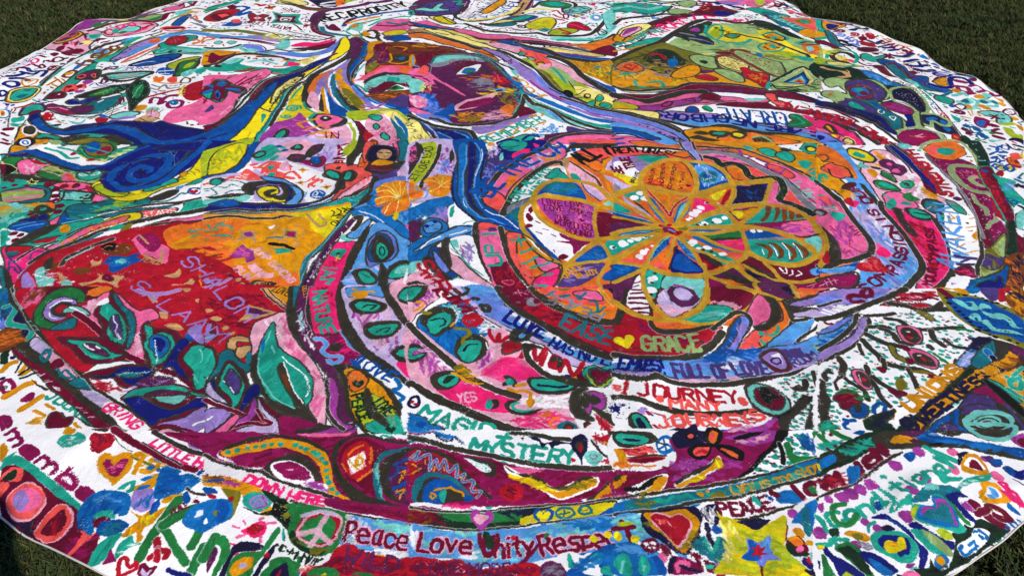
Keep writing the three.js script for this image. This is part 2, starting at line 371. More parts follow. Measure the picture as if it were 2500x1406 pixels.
F3("N",[147,700,6,-6,8,6,8,-12,10,-1,-6,13,-19,6]);
k("S",2,30,[148,694,24,-5,-9,15]);
F3("G",[130,719,1,-10,11,3,21,9,15,1,10,-4,2,8,-13,4,-19,0,-15,-7]);
F3("Q",[172,714,5,-16,12,-11,13,-7,2,20,-5,20,-10,9,-15,-1,6,-9]);
F3("w",[162,713,11,-4,10,2,1,13,-10,4,-11,-7]);
s("W",10,[183,698,3,-6]);
s("F",6,[132,716,13,1,12,4]);
o("K",9,[131,721,-1,-12,30,4,11,-10,8,-21,21,-8,8,25,-6,23,-10,14,-21,0,-22,-6]);
k("t",4,50,[136,729,25,6,30,-1,17,-32,5,5,-16,35,-36,-2]);
f("T",[203,683,-1,-12,5,5,1,9]);
o("M",9,[211,702,-7,-14,1,-6,6,11]);
f("t",[211,702,1,-6,6,2,-2,6]);
s("K",6,[205,728,3,-9,10,-15]);
s("K",6,[208,730,7,-14]);
s("K",7,[191,740,7,-9]);
s("K",3,[213,730,-7,-22]);
s("E",8,[194,742,4,-8]);
f("c",[197,731,6,-2,9,6,5,-1,-10,4]);
F3("t",[213,735,7,-10,11,-3,12,4,-9,9,-10,4]);
s("V",27,[219,745,9,-6,12,-4]);
f("R",[199,742,2,-6,6,2,6,1,0,9,-4,4]);
l("R",8,[140,745,-1,-11,6,-3,3,8,1,10]);
f("R",[141,750,-4,-10,4,-7,6,3,0,8,7,-1,-3,7]);
s("K",2,[140,727,8,9,9,10]);
s("K",4,[158,751,15,4]);
f("t",[148,757,4,-3,16,9,-1,4,-10,-4]);
f("t",[170,747,15,4,4,-10,1,12,-7,3]);
f("K",[153,762,11,-7,4,4,-7,4]);
// fuchsia round flower and pink plume
f("p",[277,744,0,-21,6,-14,10,-13,6,-18,2,-9,25,73,-18,-6,-16,10]);
s("R",17,[236,682,11,-10,16,-11,6,-9]);
f("R",[279,681,-8,-17,0,-19,10,-14,6,-3,15,44,-8,14,-8,1]);
s("Y",8,[268,667,0,-18]);
s("Y",12,[268,676,4,-7]);
s("Y",9,[267,646,-1,9]);
k("Y",5,18,[268,679,-3,-27,4,-10,8,33]);
s("G",19,[245,698,-2,-14,10,2,3,14,5,-6]);
s("G",24,[256,695,2,-15,10,-4]);
o("G",19,[266,699,4,-10,11,3,2,14,-9,4]);
e("c",0,272,695,5,-1,3,7);
e("W",0,271,695,1,0,1,2);
k("K",3,34,[234,676,18,-4,26,9,12,27,-19,7,-23,-6]);
f("A",[234,714,0,-10,10,0,2,11,-6,5]);
f("t",[248,718,2,-9,9,1,5,6,-7,6]);
f("n",[243,743,3,-7,6,-8,-3,-8,7,-6,11,10,4,13,-2,8,-9,6,-9,-1]);
f("F",[253,726,5,-8,9,9,0,8,-9,1]);
d("x",13,[258,733]);
s("K",4,[248,737,12,9]);
s("K",6,[248,723,-14,-4]);
s("K",3,[253,712,5,16]);
s("K",4,[260,711,-1,11]);
s("K",5,[268,716,-2,8]);
s("K",5,[250,744,8,5]);
s("K",5,[265,735,8,5]);
d("O",16,[228,629,2,-2,13,1]);
f("O",[221,628,1,-7,5,4,3,-6,5,9,-2,9,-6,0]);
f("C",[239,630,1,-9,8,1,4,13,-6,2]);
o("b",11,[257,634,1,-11,8,2,3,11,-7,2]);
s("A",13,[226,637,19,3,11,-3]);
s("x",12,[227,647,12,5,3,-7,9,12,9,-4]);
s("x",11,[227,656,11,5,1,-9]);
f("t",[249,609,14,-18,2,13,-7,17]);
f("T",[264,601,3,-14,5,-1,5,13,-6,11]);
d("N",7,[261,643,1,9,6,-30,4,-9,2,-5]);
o("K",6,[268,622,1,-4,3,4]);
f("A",[265,580,-7,-20,1,-11,10,27]);
// top left beyond the stripes
f("t",[156,385,3,-17,11,-9,4,19,-9,15]);
s("A",16,[158,429,13,-46,14,-14]);
s("A",16,[164,411,2,-9]);
s("A",20,[168,399,3,-12]);
s("A",22,[174,382,4,-10]);
s("A",20,[173,368,13,8]);
s("T",12,[157,443,3,-23,7,-28]);
F3("U",[173,436,-1,-26,5,-24,4,5,1,27,-1,22]);
o("C",20,[165,456,2,-10,14,-4,10,1,2,12,-14,6]);
f("b",[169,450,10,-5,10,2,-7,7]);
s("M",36,[169,452,19,-6]);
s("K",12,[155,468,8,-9]);
s("K",12,[160,476,8,-9]);
s("K",12,[153,485,12,-14]);
s("E",18,[171,479,17,-11,16,-14,23,1]);
s("M",12,[90,345,29,1]);
s("M",11,[111,381,11,-16]);
F3("p",[131,369,15,-31,9,13,-7,21]);
s("M",24,[135,329,13,4,-1,10]);
s("M",22,[158,351,7,-11,1,-15]);
s("E",16,[164,365,12,-12,18,8]);
s("K",9,[194,421,13,7,14,11]);
s("K",11,[192,407,15,7]);
s("O",14,[188,408,2,-14,9,17]);
s("x",20,[180,395,17,16,11,8]);
s("x",25,[201,424,18,9]);
// blue snake-river and left rim
F3("T",[114,742,-7,-15,-1,-14,13,-4,10,10,1,11,-9,1,-3,8]);
f("M",[121,739,-3,-11,9,-4,6,8,-1,8]);
o("w",10,[114,742,-7,-15,-1,-14,13,-4,10,10,4,13]);
F3("N",[128,751,-2,-10,4,-6,14,17,16,14,16,4,7,-9,19,-9,19,-5,25,0,25,3,4,-5,30,10,27,5,12,35,-75,7,-17,-15,-17,-8,-22,-3,-20,7,-20,-1,-18,-8,-16,-13],[13,14]);
F3("U",[133,753,4,-3,18,19,19,11,14,-4,17,-12,19,-4,21,11,18,10,18,17,62,-6,-3,-11,-17,-3,-15,9,-24,-3,-22,-15,-16,-9,-20,-5,-22,2,-17,12,-15,4,-19,-11,-15,-17],[9,10]);
s("I",11,[139,747,15,17,19,10,14,-5,14,-8,21,-5,17,8,19,10]);
s("I",6,[271,750,19,21,16,18]);
s("I",11,[280,757,29,2,24,3]);
s("I",6,[248,747,23,26,22,15]);
s("S",3,[156,759,13,6]);
s("S",4,[213,751,10,-3]);
l("R",14,[96,722,7,-6,7,-9]);
l("R",6,[102,738,-5,-16]);
f("T",[107,748,6,-1,6,-3,4,8,-4,5,-5,3]);
s("T",16,[115,763,8,0,4,-4]);
s("T",14,[118,766,9,2]);
l("K",5,[94,725,10,23,13,25]);
l("K",5,[147,810,-12,-17,-5,-16,-5,-25]);
k("W",2,12,[110,763,-7,-25,27,49]);
o("K",4,[102,751,1,-3,3,5]);
o("K",4,[104,759,1,-3,2,6]);
s("M",14,[116,785,9,4]);
s("M",11,[124,797,9,6]);
s("M",15,[127,806,11,4]);
s("M",23,[116,778,6,-3]);
F3("A",[146,810,-10,-19,-6,-19,-1,-8,6,2,20,18,20,13,2,11],[7]);
f("W",[133,776,-2,-11,9,-2,13,16,0,8,-9,1]);
f("K",[135,776,-2,-10,7,-1,10,12,0,8,-9,-2]);
F3("I",[144,807,-1,-10,5,-4,8,3,6,9,-1,7,-10,1],[5]);
e("W",0,152,804,6,-1,4,8);
e("c",0,152,804,4,0,3,5);
e("W",0,152,804,2,0,2,3);
F3("T",[157,791,6,-5,18,3,4,4,-10,3,-10,-1]);
f("K",[161,796,9,-4,14,4,-1,2,-12,0]);
F3("T",[189,798,5,-10,11,-9,21,1,27,9,13,10,-70,7],[5]);
F3("E",[198,802,7,-8,13,-6,20,3,13,10]);
F3("K",[187,793,9,-5,13,-4,-3,6,-11,8]);
F3("K",[228,785,15,2,20,11,-13,-1]);
f("N",[221,803,2,-5,9,1,4,3]);
f("f",[178,801,6,-5,7,4,-2,6,-6,1]);
s("g",36,[197,351,12,-12,20,-17]);
s("g",27,[197,370,9,-11,9,-31]);
s("T",41,[197,360,16,-17,19,-27]);
s("K",12,[200,379,12,-21,16,-19,7,-13]);
F3("R",[209,405,2,-23,9,-20,24,-3,2,18,-9,20,-11,13]);
F3("M",[214,391,6,-10,10,-6,9,8,-3,19,-12,1]);
p("C",[221,385,10,-8,8,6,-8,13]);
F3("R",[271,390,-4,-18,12,10,8,-5,8,3,-3,15,6,15,-12,-3,-8,9,-1,-15]);
p("W",[278,394,4,-8,8,7,-4,9]);
p("R",[282,395,1,-6,3,5,-1,5]);
f("M",[223,347,5,-8,11,6,0,10,-9,1]);
s("U",29,[240,347,7,-3,11,8,-6,13,-4,17]);
s("U",34,[252,381,12,-13]);
s("U",29,[243,425,10,3,12,-1,-3,-15]);
f("U",[250,409,9,-6,9,23,-7,6,-17,-5]);
d("C",29,[253,404,6,8]);
p("O",[281,344,14,-7,1,17,-8,-1]);
s("R",30,[273,340,5,-5]);
s("R",12,[284,334,7,14]);
s("R",24,[263,332,10,6]);
s("b",21,[284,349,12,-7]);
s("K",5,[268,407,7,3]);
s("K",6,[298,394,7,3]);
s("K",6,[276,432,7,-5,8,7]);
s("K",4,[295,425,8,8]);
s("K",7,[227,430,7,-6]);
s("K",4,[290,367,7,8]);
s("K",7,[262,356,14,3]);
p("T",[311,419,0,-27,-14,-31,19,12,27,-8,2,27,13,21,-25,-1]);
p("M",[315,412,0,-20,-11,-22,15,10,20,-5,0,18,10,14,-17,-2]);
p("W",[319,398,-1,-14,16,-2,1,18,-13,3]);
o("M",12,[323,397,0,-9,8,1,0,9]);
t("M",7,42,"SING",[307,353,30,10]);
t("M",7,41,"LIFE IS",[303,416,-34,-7]);
t("M",7,41,"WATER",[346,428,-31,-7]);
t("M",7,15,"THE",[312,421,-11,-37]);
t("M",5,15,"LOVE",[353,373,8,53]);
d("R",21,[363,414]);
l("b",12,[343,413,17,21]);
d("t",11,[240,439,15,-1,108,2,9,10]);
s("M",6,[227,442,15,11]);
s("M",8,[267,444,21,8]);
// top strip animals
F3("y",[293,318,13,-12,28,6,6,12,-38,3]);
F3("b",[303,321,43,15,32,0,29,-14,4,20,-30,8,-33,-5,-26,-16]);
F3("I",[342,301,39,-5,8,39,-14,2,-16,-13],[0]);
s("W",21,[362,314,20,-13]);
s("W",22,[363,321,21,0]);
s("W",19,[370,328,14,5]);
s("K",11,[298,312,29,14,35,12,28,1,-8,-43]);
f("O",[381,296,14,-2,11,38,-11,7]);
F3("L",[397,294,21,-3,25,12,-17,32,-20,-12],[0]);
s("R",21,[395,309,15,13]);
s("R",25,[412,312,7,4]);
s("R",19,[437,288,8,9]);
k("g",6,20,[398,293,29,-4,-2,41,-16,2]);
// reciprocity band
f("W",[372,389,6,-38,14,-26,26,-34,80,-11,6,44,-29,19,-44,20,-25,44,18,32,-24,-1,-18,-19]);
l("w",43,[366,394,4,-37,38,-30,28,-23,30,-20]);
t("B",19,98,"RECIPROCITY",[385,398,15,-17,28,-18,31,-23,43,-33]);
l("U",29,[417,410,2,-27,13,-16,28,-18,45,-20]);
f("M",[415,401,3,-23,12,-6,-9,20,0,17]);
F3("w",[368,403,2,-32,7,-11,-1,33,2,22,15,24,16,10,-12,0,-18,-13]);
l("M",23,[372,416,8,20,12,11,17,4]);
s("t",13,[381,414,12,20,20,7,14,2]);
l("Q",29,[387,418,10,20,35,11]);
f("M",[396,421,4,-18,17,24,-6,5]);
s("w",18,[391,409,9,16,14,3]);
s("A",22,[432,417,5,-14,10,-6]);
s("A",25,[420,401,14,-20,27,-18]);
f("t",[425,413,9,-19,11,12,1,22,-12,-3]);
s("T",20,[426,426,4,-18,13,-15,21,-21]);
F3("p",[459,418,8,-28,13,-17,30,-2,6,44,-28,12],[3]);
s("G",27,[467,399,17,2,29,-12]);
s("Q",24,[479,386,19,5,14,-9]);
s("T",18,[454,405,12,-24,20,-16,23,-8]);
d("A",27,[444,447,-10,-37]);
o("K",26,[451,440,7,-14,9,-1,8,21,-6,9]);
s("K",21,[473,446,8,19,15,11,28,0]);
f("A",[452,427,11,12,-7,9,-7,-12]);
F3("Y",[481,436,12,-14,19,2,-1,13,-20,11]);
F3("U",[490,456,8,-13,23,5,1,12,-19,7],[2]);
f("z",[483,453,8,-9,6,11,-5,9]);
s("T",14,[424,431,10,11,13,7,12,15]);
s("T",8,[443,428,12,32]);
s("n",11,[475,441,7,-13]);
s("L",12,[516,432,-18,11]);
// eyes and strands centre-left
l("E",45,[224,447,21,6,24,-3,43,13]);
s("g",17,[240,451,28,-5,21,10]);
f("S",[231,467,17,-2,22,6,24,1,24,13,-25,-5,-29,-1,-20,3]);
f("V",[290,468,28,17,21,5,20,2,-13,-10,-33,-13]);
l("M",25,[257,480,47,7,41,14]);
f("v",[320,493,22,5,17,-10,-7,16]);
l("M",13,[294,443,26,9,16,15]);
o("L",13,[316,473,1,-12,9,-10,15,11,-3,12,-13,6]);
f("Y",[320,471,4,-9,11,3,-3,8]);
f("L",[320,479,15,4,9,-9,9,-14,-2,21,-10,5]);
f("t",[342,509,4,-27,4,-13,9,23,-1,19]);
s("L",12,[337,521,8,-12]);
k("Q",7,30,[345,457,28,-7,45,15,-3,16,-49,-2]);
s("M",10,[341,441,23,10,24,5,27,9]);
s("M",11,[331,459,31,4,30,5]);
f("H",[361,499,12,-13,23,-2,15,-18,3,7,-12,21,-22,7]);
f("M",[373,510,22,-15,15,-13,8,-17,0,24,-16,21]);
f("K",[365,510,15,-7,24,-1,15,-17,-5,16,-18,10,-22,2]);
l("K",17,[349,481,24,-7,21,2,18,-23]);
f("P",[294,507,10,-5,16,2,13,14,44,6,21,-6,16,-17,11,-45,4,23,-5,28,-15,21,-21,10,-52,-9,-21,-9]);
f("S",[361,519,24,4,24,-10,-7,12,-23,6]);
f("t",[299,518,9,-5,13,4,-4,5]);
o("K",8,[294,507,11,-7,15,2,11,13,-8,8,-14,0]);
s("K",14,[333,518,13,-5,19,5,20,-4]);
f("t",[288,510,7,-7,7,15,25,8,22,-2,-9,8,-29,-4]);
s("O",18,[235,481,8,-3,5,7,-7,5]);
f("t",[254,500,3,-8,8,5,-3,8],[272,498,3,-6,10,3,-5,8]);
o("K",5,[254,500,3,-8,8,5,-3,8]);
o("K",5,[272,498,3,-6,10,3,-5,8]);
s("t",30,[250,524,21,-6,20,-6]);
l("K",21,[248,517,17,1,18,-6,9,-8]);
f("A",[253,531,39,-8,46,13,29,15,28,-10,5,-12,-2,18,-14,6,-22,-9,-29,-7,-40,-3,-9,16,-6,22,-10,4]);
f("M",[266,559,-4,-25,13,6,12,-7,6,-7,1,12,-8,19,-8,1,0,14,-8,-6]);
s("M",13,[258,545,13,6]);
s("M",14,[266,562,12,3]);
s("M",9,[276,575,2,-17]);
l("K",28,[270,580,12,-12,5,-19,8,-15,18,-6,30,8,26,11,18,5]);
l("M",16,[325,538,19,1,21,5]);
f("T",[273,590,10,-12,6,-15,11,-15,12,2,0,18,20,5,39,2,11,-8,13,-1,-9,18,-15,12,-18,-5,-22,-4,-39,11]);
f("t",[289,563,8,-15,12,-1,-2,11,-8,11]);
f("W",[313,546,21,-4,26,3,7,17,-15,5,-22,-3,-15,-4]);
s("t",21,[321,560,10,-9,12,3]);
s("t",15,[335,544,12,13,12,6]);
d("K",22,[273,581,13,-3]);
f("b",[312,595,14,-16,10,-3,-9,14]);
s("O",10,[363,555,14,-9]);
f("T",[369,568,1,-17,8,-7,11,12,-2,10]);
f("H",[374,568,-1,-14,8,-1,8,8,-5,4]);
s("C",13,[358,570,13,-2]);
s("C",11,[358,587,14,5]);
f("y",[380,553,11,-5,8,-12,10,-8,-5,19,-5,11,-12,-2]);
// yellow and navy strands
F3("Y",[365,790,7,-27,-2,-46,1,-20,5,-26,-2,-24,7,-33,12,-14,12,-22,20,-45,2,-45,-1,-24,4,-9,12,31,1,23,-10,24,-12,15,-8,23,-7,27,-12,28,-3,25,3,29,-2,40,3,67],[23]);
F3("y",[381,633,11,-26,10,-15,-3,30,-10,23,-2,30,-3,6]);
t("K",7,62,"GROUNDED",[399,606,-11,24,-2,31,2,45]);
f("T",[387,734,-5,-21,6,2,0,16]);
l("K",12,[391,706,-12,-7,-13,-10]);
d("K",21,[400,597]);
l("M",14,[371,653,12,-52,18,-36,29,-47]);
s("U",15,[376,653,14,-53,19,-33,14,-26]);
F3("N",[334,765,9,-14,11,-30,4,-34,3,-33,6,-32,14,-28,27,-44,13,-16,-12,33,-26,54,-7,32,-2,29,-3,23,-1,28,-3,21,-9,28,-15,10],[17]);
F3("U",[337,774,11,-13,10,-27,5,-25,1,-28,4,-31,7,-29,3,31,-4,36,-3,63,-7,30,-5,10,-16,1],[11,12]);
s("I",12,[346,781,11,-14]);
F3("M",[333,762,5,-11,16,-44,6,-23,2,-45,8,-27,11,-18,-8,1,-11,25,-6,35,2,23,-2,26,-7,15,-10,22,-11,9],[14]);
l("T",16,[349,705,5,-59,6,-33,16,-18]);
l("K",14,[340,728,8,-15,2,-17,2,-32,9,-54,31,-27,7,-18]);
F3("p",[317,716,0,-28,9,-24,14,-20,5,-19,6,-34,-1,-13,-14,8,-14,18,-39,14,43,124,11,-9,7,-30,0,-29,5,-28,-6,28],[9]);
F3("p",[320,745,-13,-56,6,-74,32,-34,13,6,-8,47,-8,40,3,34,-7,28],[0]);
b("F",29,21,[329,731,11,-39,0,-67,7,-37,3,61,-6,59]);
b("R",29,14,[307,689,5,-61,-19,-4,4,52]);
s("M",8,[325,636,6,-23]);
s("M",10,[330,639,7,-23,11,-15]);
s("M",8,[327,627,5,-20]);
s("M",11,[334,632,19,-24]);
s("M",8,[336,622,8,-27]);
s("M",6,[342,631,-1,-29]);
F3("T",[298,670,2,-10,-1,-18,2,-16,10,-1,12,12,15,7,6,9,-3,9,-18,-7,3,21,-5,9,-9,-5]);
F3("M",[295,667,-1,-18,7,-7,1,-13,11,-1,7,12,18,7,4,6,-4,5,-18,-6,4,21,-3,8,-9,-4,-4,-20],[0]);
f("c",[304,639,3,-10,8,4,-2,11],[317,648,19,1,3,6,-11,-1],[311,665,0,-9,8,12,-1,9],[296,664,7,-10,3,4,-5,11],[291,643,10,-1,2,8]);
f("N",[313,668,0,-6,5,9,-1,3]);
f("z",[315,711,1,-17,7,11,-5,11]);
// dark spine and teal edge under the yellow hair
l("K",36,[452,489,-5,35,-11,26,-16,30,-2,24]);
F3("w",[439,462,6,-7,13,13,4,31,0,30,-7,8,-5,-6,-6,-42]);
F3("K",[450,531,6,13,-1,29,7,26,9,22,-7,-9,-11,-32,-2,-28]);
F3("K",[411,608,6,-21,5,23,-1,29,4,27,9,25,-11,-14,-10,-34]);
F3("U",[457,576,1,-25,3,-29,0,-38,2,-13,9,19,0,31,-6,29,1,48]);
f("c",[462,558,4,-29,-1,-46,5,11,-1,42]);
l("K",14,[467,605,-3,-30,10,-51,1,-30,-6,-19,-14,-15]);
s("O",8,[466,599,7,18,14,18]);
s("t",11,[468,585,5,-25,4,-11]);
s("T",18,[394,787,3,-57,1,-33,-3,-28,1,-31]);
s("Q",13,[391,788,3,-71,-1,-57]);
l("K",22,[400,740,-1,-57,0,-30,1,-19,8,-16]);
k("W",2,60,[400,787,1,-26,1,-31,2,-1,4,56]);
// pink heart field: live in
f("m",[404,786,0,-57,5,-8,11,-4,1,-17,11,8,8,21,13,14,21,11,15,-7,6,31]);
f("F",[448,782,9,-32,29,-15,10,43]);
b("p",27,43,[409,780,-1,-46,23,-23,56,41,3,26,-71,7]);
b("v",32,28,[439,782,7,-38,41,-7,7,40]);
f("Y",[405,696,-3,-46,4,-16,5,-4,4,28,8,22,17,19,10,1,10,10,-15,10,-11,-4,-10,-13,-4,14,-16,12]);
s("T",11,[406,667,1,-24,2,-9]);
s("T",12,[423,677,8,17,12,10]);
q("T",12,414,693,38,2,0);
q("T",10,412,715,24,1.5,0);
f("T",[438,715,5,-11,13,1,13,-7,16,21,-4,16,-15,7,-12,-4,-11,-10]);
f("p",[444,720,5,-14,33,8,-2,13,-7,11,-12,2,-9,-5]);
o("K",13,[444,717,5,-11,16,1,18,12,-3,19,-19,4,-9,-7]);
f("K",[451,717,3,-7,8,2,3,7,-7,5],[466,736,9,-8,5,-14,3,10,-7,14]);
d("W",8,[457,715]);
t("A",12,99,"LIVE",[428,730,14,17,17,34]);
t("M",6,60,"IN",[468,767,16,-4]);
s("M",9,[489,779,7,-5]);
f("K",[411,772,0,-17,6,-9,8,5,1,15,-6,10]);
f("T",[413,767,1,-10,4,-6,3,3,0,10,-3,6]);
d("U",21,[430,772,11,-1]);
s("Q",16,[419,784,8,-4]);
// orange, lilac and teal face strands
f("V",[430,677,-5,-42,1,-32,20,-57,6,-12,0,25,6,34,11,31,15,23,17,22,15,16,-19,-9,-19,-22,-15,-23,-13,-44,-9,-13,-4,21,4,32,13,35,22,33,-19,-21,-16,-35,-6,-5,2,30]);
f("O",[420,648,-2,-31,5,-24,12,-25,-4,24,-5,24,4,49]);
f("A",[441,574,4,-7,5,13,7,29,13,18,18,29,10,25,-1,10,-11,-6,-17,-24,-14,-29,-11,-34]);
f("E",[460,631,12,5,18,29,8,19,-9,1,-18,-24]);
f("Q",[443,621,-4,-30,3,-3,11,44,17,35,17,24,16,4,-2,6,-18,-4,-19,-24,-12,-22]);
f("K",[451,629,11,15,18,30,15,19,-12,-4,-19,-28]);
t("y",2,14,"MASTER",[455,635,25,45]);
f("F",[425,666,0,-19,12,17,10,34,-8,-5,-10,-13]);
f("K",[439,661,-1,-15,16,54,-8,-5]);
f("A",[434,640,2,-9,6,21,12,39,7,14,-7,-2,-8,-28]);
s("O",8,[434,589,1,23,18,51]);
s("S",9,[439,634,10,29,10,28]);
f("U",[444,645,15,29,16,15,11,19,-15,1,-9,-4,-7,-22]);
b("P",36,18,[426,662,-2,-52,22,-50,21,64,-12,44]);
f("U",[462,609,9,12,15,26,19,22,17,10,33,27,-3,-22,-27,-17,-22,-10,-30,-40]);
f("P",[469,621,13,17,21,31,-7,1,-18,-28]);
s("S",9,[471,621,21,29,21,21,20,10]);
l("m",15,[495,679,13,4,13,2]);
l("m",14,[496,692,13,-8,10,-14]);
f("L",[479,700,13,-7,15,-1,21,-8,27,25,5,34,-18,-27,-14,-12,-16,1,12,18,-19,-1,-18,-6]);
f("y",[517,694,20,0,18,26,5,26,-20,-30,-14,-12]);
f("F",[506,725,12,-23,12,10,15,25,12,35,-33,3,-10,-28]);
b("p",28,28,[514,734,16,-17,25,54,-29,4]);
f("T",[507,708,4,-4,11,6,-2,8,-9,-2],[516,732,3,-6,5,8,-3,5],[529,754,1,-8,9,9,-1,8,-8,-3]);
o("K",7,[507,708,4,-5,12,7,-3,9,-9,-2]);
o("K",7,[516,732,3,-7,5,9,-3,6]);
o("K",7,[529,755,1,-10,9,10,-1,9]);
f("Q",[532,709,5,5,14,27,13,31,-13,1,-7,-31]);
f("c",[536,703,11,12,14,38,3,17,-17,-41]);
s("L",16,[487,727,11,22,4,28]);
f("K",[488,713,12,20,9,22,5,21,-8,1,-3,-29]);
f("M",[494,721,13,14,8,17,2,24,-4,0,-5,-23]);
f("R",[509,745,8,5,4,7,-8,10]);
f("b",[518,774,2,-10,7,2,2,9]);
// face: brow, eye and cheek
f("w",[479,577,-4,-49,2,-50,46,-10,42,3,48,26,40,54,26,47,8,28,-2,39,-12,33,-21,14,-36,5,-30,-8,-25,-17,-23,-23,-20,-7,-27,-28]);
b("b",67,72,[476,528,3,-47,45,-9,75,19,60,66,-29,-18,-57,-22,-65,36]);
b("p",58,36,[476,604,33,-44,41,6,46,51,-13,1,-43,-28]);
b("U",54,43,[520,667,39,-28,41,20,6,42,-28,-5]);
b("O",54,54,[597,702,29,-22,49,-28,0,34,-35,23]);
b("Y",42,25,[623,636,33,-25,26,3,-12,26]);
f("b",[481,527,-3,-38,11,-17,35,4,10,74,-27,-4,-17,30,-12,-6]);
f("A",[466,475,8,-9,12,3,-10,21,4,30,-7,23,-3,-33]);
f("M",[476,482,14,-6,12,49,-6,22,-9,15,0,-36]);
b("z",33,25,[482,577,-1,-65,10,-32,11,52,-12,44]);
b("A",27,18,[478,587,6,-46,12,-62,1,61]);
b("G",28,14,[489,541,-4,-60,15,44]);
f("K",[506,524,4,-11,20,8,2,15,-20,2]);
s("A",12,[502,513,5,18,-1,11,14,2,12,-8]);
d("c",18,[520,527]);
s("M",19,[493,480,20,13,16,17]);
s("A",9,[503,486,18,2,-2,12]);
f("E",[478,570,6,-25,10,9,-9,29]);
f("C",[475,601,15,-25,15,-23,30,0,3,24,-27,-4,-17,16]);
f("O",[520,565,16,-5,1,14,-10,1]);
f("p",[478,604,13,-22,18,-22,14,5,-23,23]);
f("K",[482,610,10,-21,19,-12,9,2,-19,16,-14,14]);
f("t",[486,619,5,-17,14,-11,34,-7,5,38,-19,-4,-19,8,-14,8]);
f("T",[514,593,13,-1,-1,13,-13,1]);
f("M",[493,631,7,-10,13,-15,30,7,1,9,-18,-2,-12,9,-12,4]);
s("M",13,[492,622,8,2]);
s("M",13,[491,628,8,2]);
s("M",9,[509,607,8,9]);
s("M",8,[520,606,5,9]);
s("M",7,[529,608,4,8]);
s("M",6,[538,607,3,8]);
f("W",[513,635,8,-13,10,-5,12,2,1,7,-11,7,-13,3]);
f("g",[517,628,9,-7,11,2,-4,8,-12,3]);
d("D",16,[526,627]);
s("K",6,[513,635,8,-13,10,-5,13,4]);
s("K",7,[515,636,18,-2,11,-8]);
f("b",[491,644,54,-12,3,18,-23,17,-21,-7]);
b("O",25,25,[494,646,14,-7,38,-4,-3,15,-32,7]);
b("K",20,18,[504,660,13,-16,24,-6,-16,29]);
f("z",[518,668,12,-16,17,-5,4,32,-20,-7]);
s("T",14,[474,617,11,9,6,11]);
F3("w",[504,320,11,-42,76,-11,2,31,-10,35,-28,14,-31,4,-17,-3],[1,7]);
F3("z",[516,337,14,-41,38,-21,18,24,-10,31,-30,18]);
k("I",9,20,[517,347,16,-56,52,-13,5,30,-20,32]);
F3("t",[514,328,12,-9,14,3,7,-26,7,-3,-4,25,15,1,-18,12,-19,2]);
s("T",19,[570,280,11,-4,-4,14,10,-4]);
s("T",18,[505,309,6,-5]);
o("T",13,[505,339,3,-8,5,14,-3,8]);
f("W",[595,322,19,-58,43,-6,-8,52,-30,42,-35,0]);
s("v",5,[584,333,7,-56]);
s("v",6,[591,342,13,-77]);
t("N",8,70,"ANHWEHRA",[633,251,-17,44,-26,56,-15,-7]);
t("U",8,58,"SOPHIA",[654,269,-8,37,-15,26,-16,7]);
F3("A",[617,319,12,-26,18,-34,7,5,-12,32,-18,27]);
F3("n",[666,332,15,-77,17,-2,-3,31,-16,37],[1]);
s("K",25,[590,298,-13,46,21,20,28,-8,24,-22,16,-11]);
s("K",16,[663,333,12,-26,8,-37]);
s("y",27,[597,360,31,-11,25,-20,22,-37]);
l("w",21,[698,253,-7,32,-9,35]);
F3("g",[708,267,20,-13,20,7,12,14,-16,13,-23,-2]);
f("T",[718,271,17,-10,16,13,-13,7]);
l("K",25,[698,289,17,-28,30,-10,23,18,-11,32]);
F3("t",[747,302,11,-16,23,-8,10,13,-11,17,-17,7]);
s("y",30,[685,310,23,-13,26,7]);
d("Q",10,[759,293,7,-6,8,7,7,-4]);
q("T",11,714,314,29,1.5,0);
F3("U",[648,358,18,-21,19,-7,20,7,-13,11,-35,13]);
F3("T",[651,365,30,-35,17,3,-19,16]);
s("w",11,[647,365,19,-23,32,-24,21,12]);
F3("y",[630,379,21,-24,19,0,-18,21]);
l("K",33,[620,375,25,-3,38,-18]);
F3("Q",[627,379,18,-2,16,-14,12,6,-21,16]);
F3("Y",[689,371,19,-25,19,-5,6,20,-10,33,-18,-3,-13,-7]);
b("L",32,28,[692,371,38,-28,-7,51,-18,-7]);
s("R",15,[729,309,8,-6,7,19,9,-1]);
s("R",16,[731,324,9,13,13,8]);
s("R",19,[735,347,11,3]);
s("R",13,[743,364,9,-10]);
o("M",11,[747,322,6,-6,1,19,-6,6]);
t("K",8,53,"BE",[757,313,15,-12]);
t("K",8,43,"KIND",[766,336,27,-32]);
F3("R",[753,370,6,-14,11,-2,16,30,-19,0,-11,-3]);
s("H",15,[755,363,9,3,12,12]);
e("t",0,798,332,10,-1,-1,15);
e("P",0,798,332,7,-1,-1,10);
e("W",0,798,332,4,0,0,6);
s("T",6,[797,355,0,16]);
s("T",13,[777,365,10,-9]);
o("T",13,[709,395,7,-9,7,8,-7,9]);
d("Q",21,[716,395]);
q("K",17,680,379,38,1.3,0);
s("K",16,[671,396,12,3,16,-9]);
t("M",7,54,"ECSTASY",[666,385,-26,15,-19,-16,-25,-1]);
l("K",29,[596,378,26,19,31,14,30,1,23,-3,23,10,52,-15,18,-29,15,-43]);
F3("L",[723,407,13,-19,19,-7,12,7,-16,20,-19,6]);
s("R",22,[739,387,15,12]);
s("R",25,[745,404,9,1]);
s("t",45,[729,431,24,-7,27,-1,19,-9,15,-32,10,-19]);
s("T",26,[736,435,23,-5,27,-1]);
k("Q",9,12,[741,434,49,-27,32,-48,-2,57,-46,14]);
o("K",11,[797,393,6,-14,7,17,-10,8]);
s("M",11,[800,384,6,12]);
l("K",27,[783,437,22,-15,16,-23]);
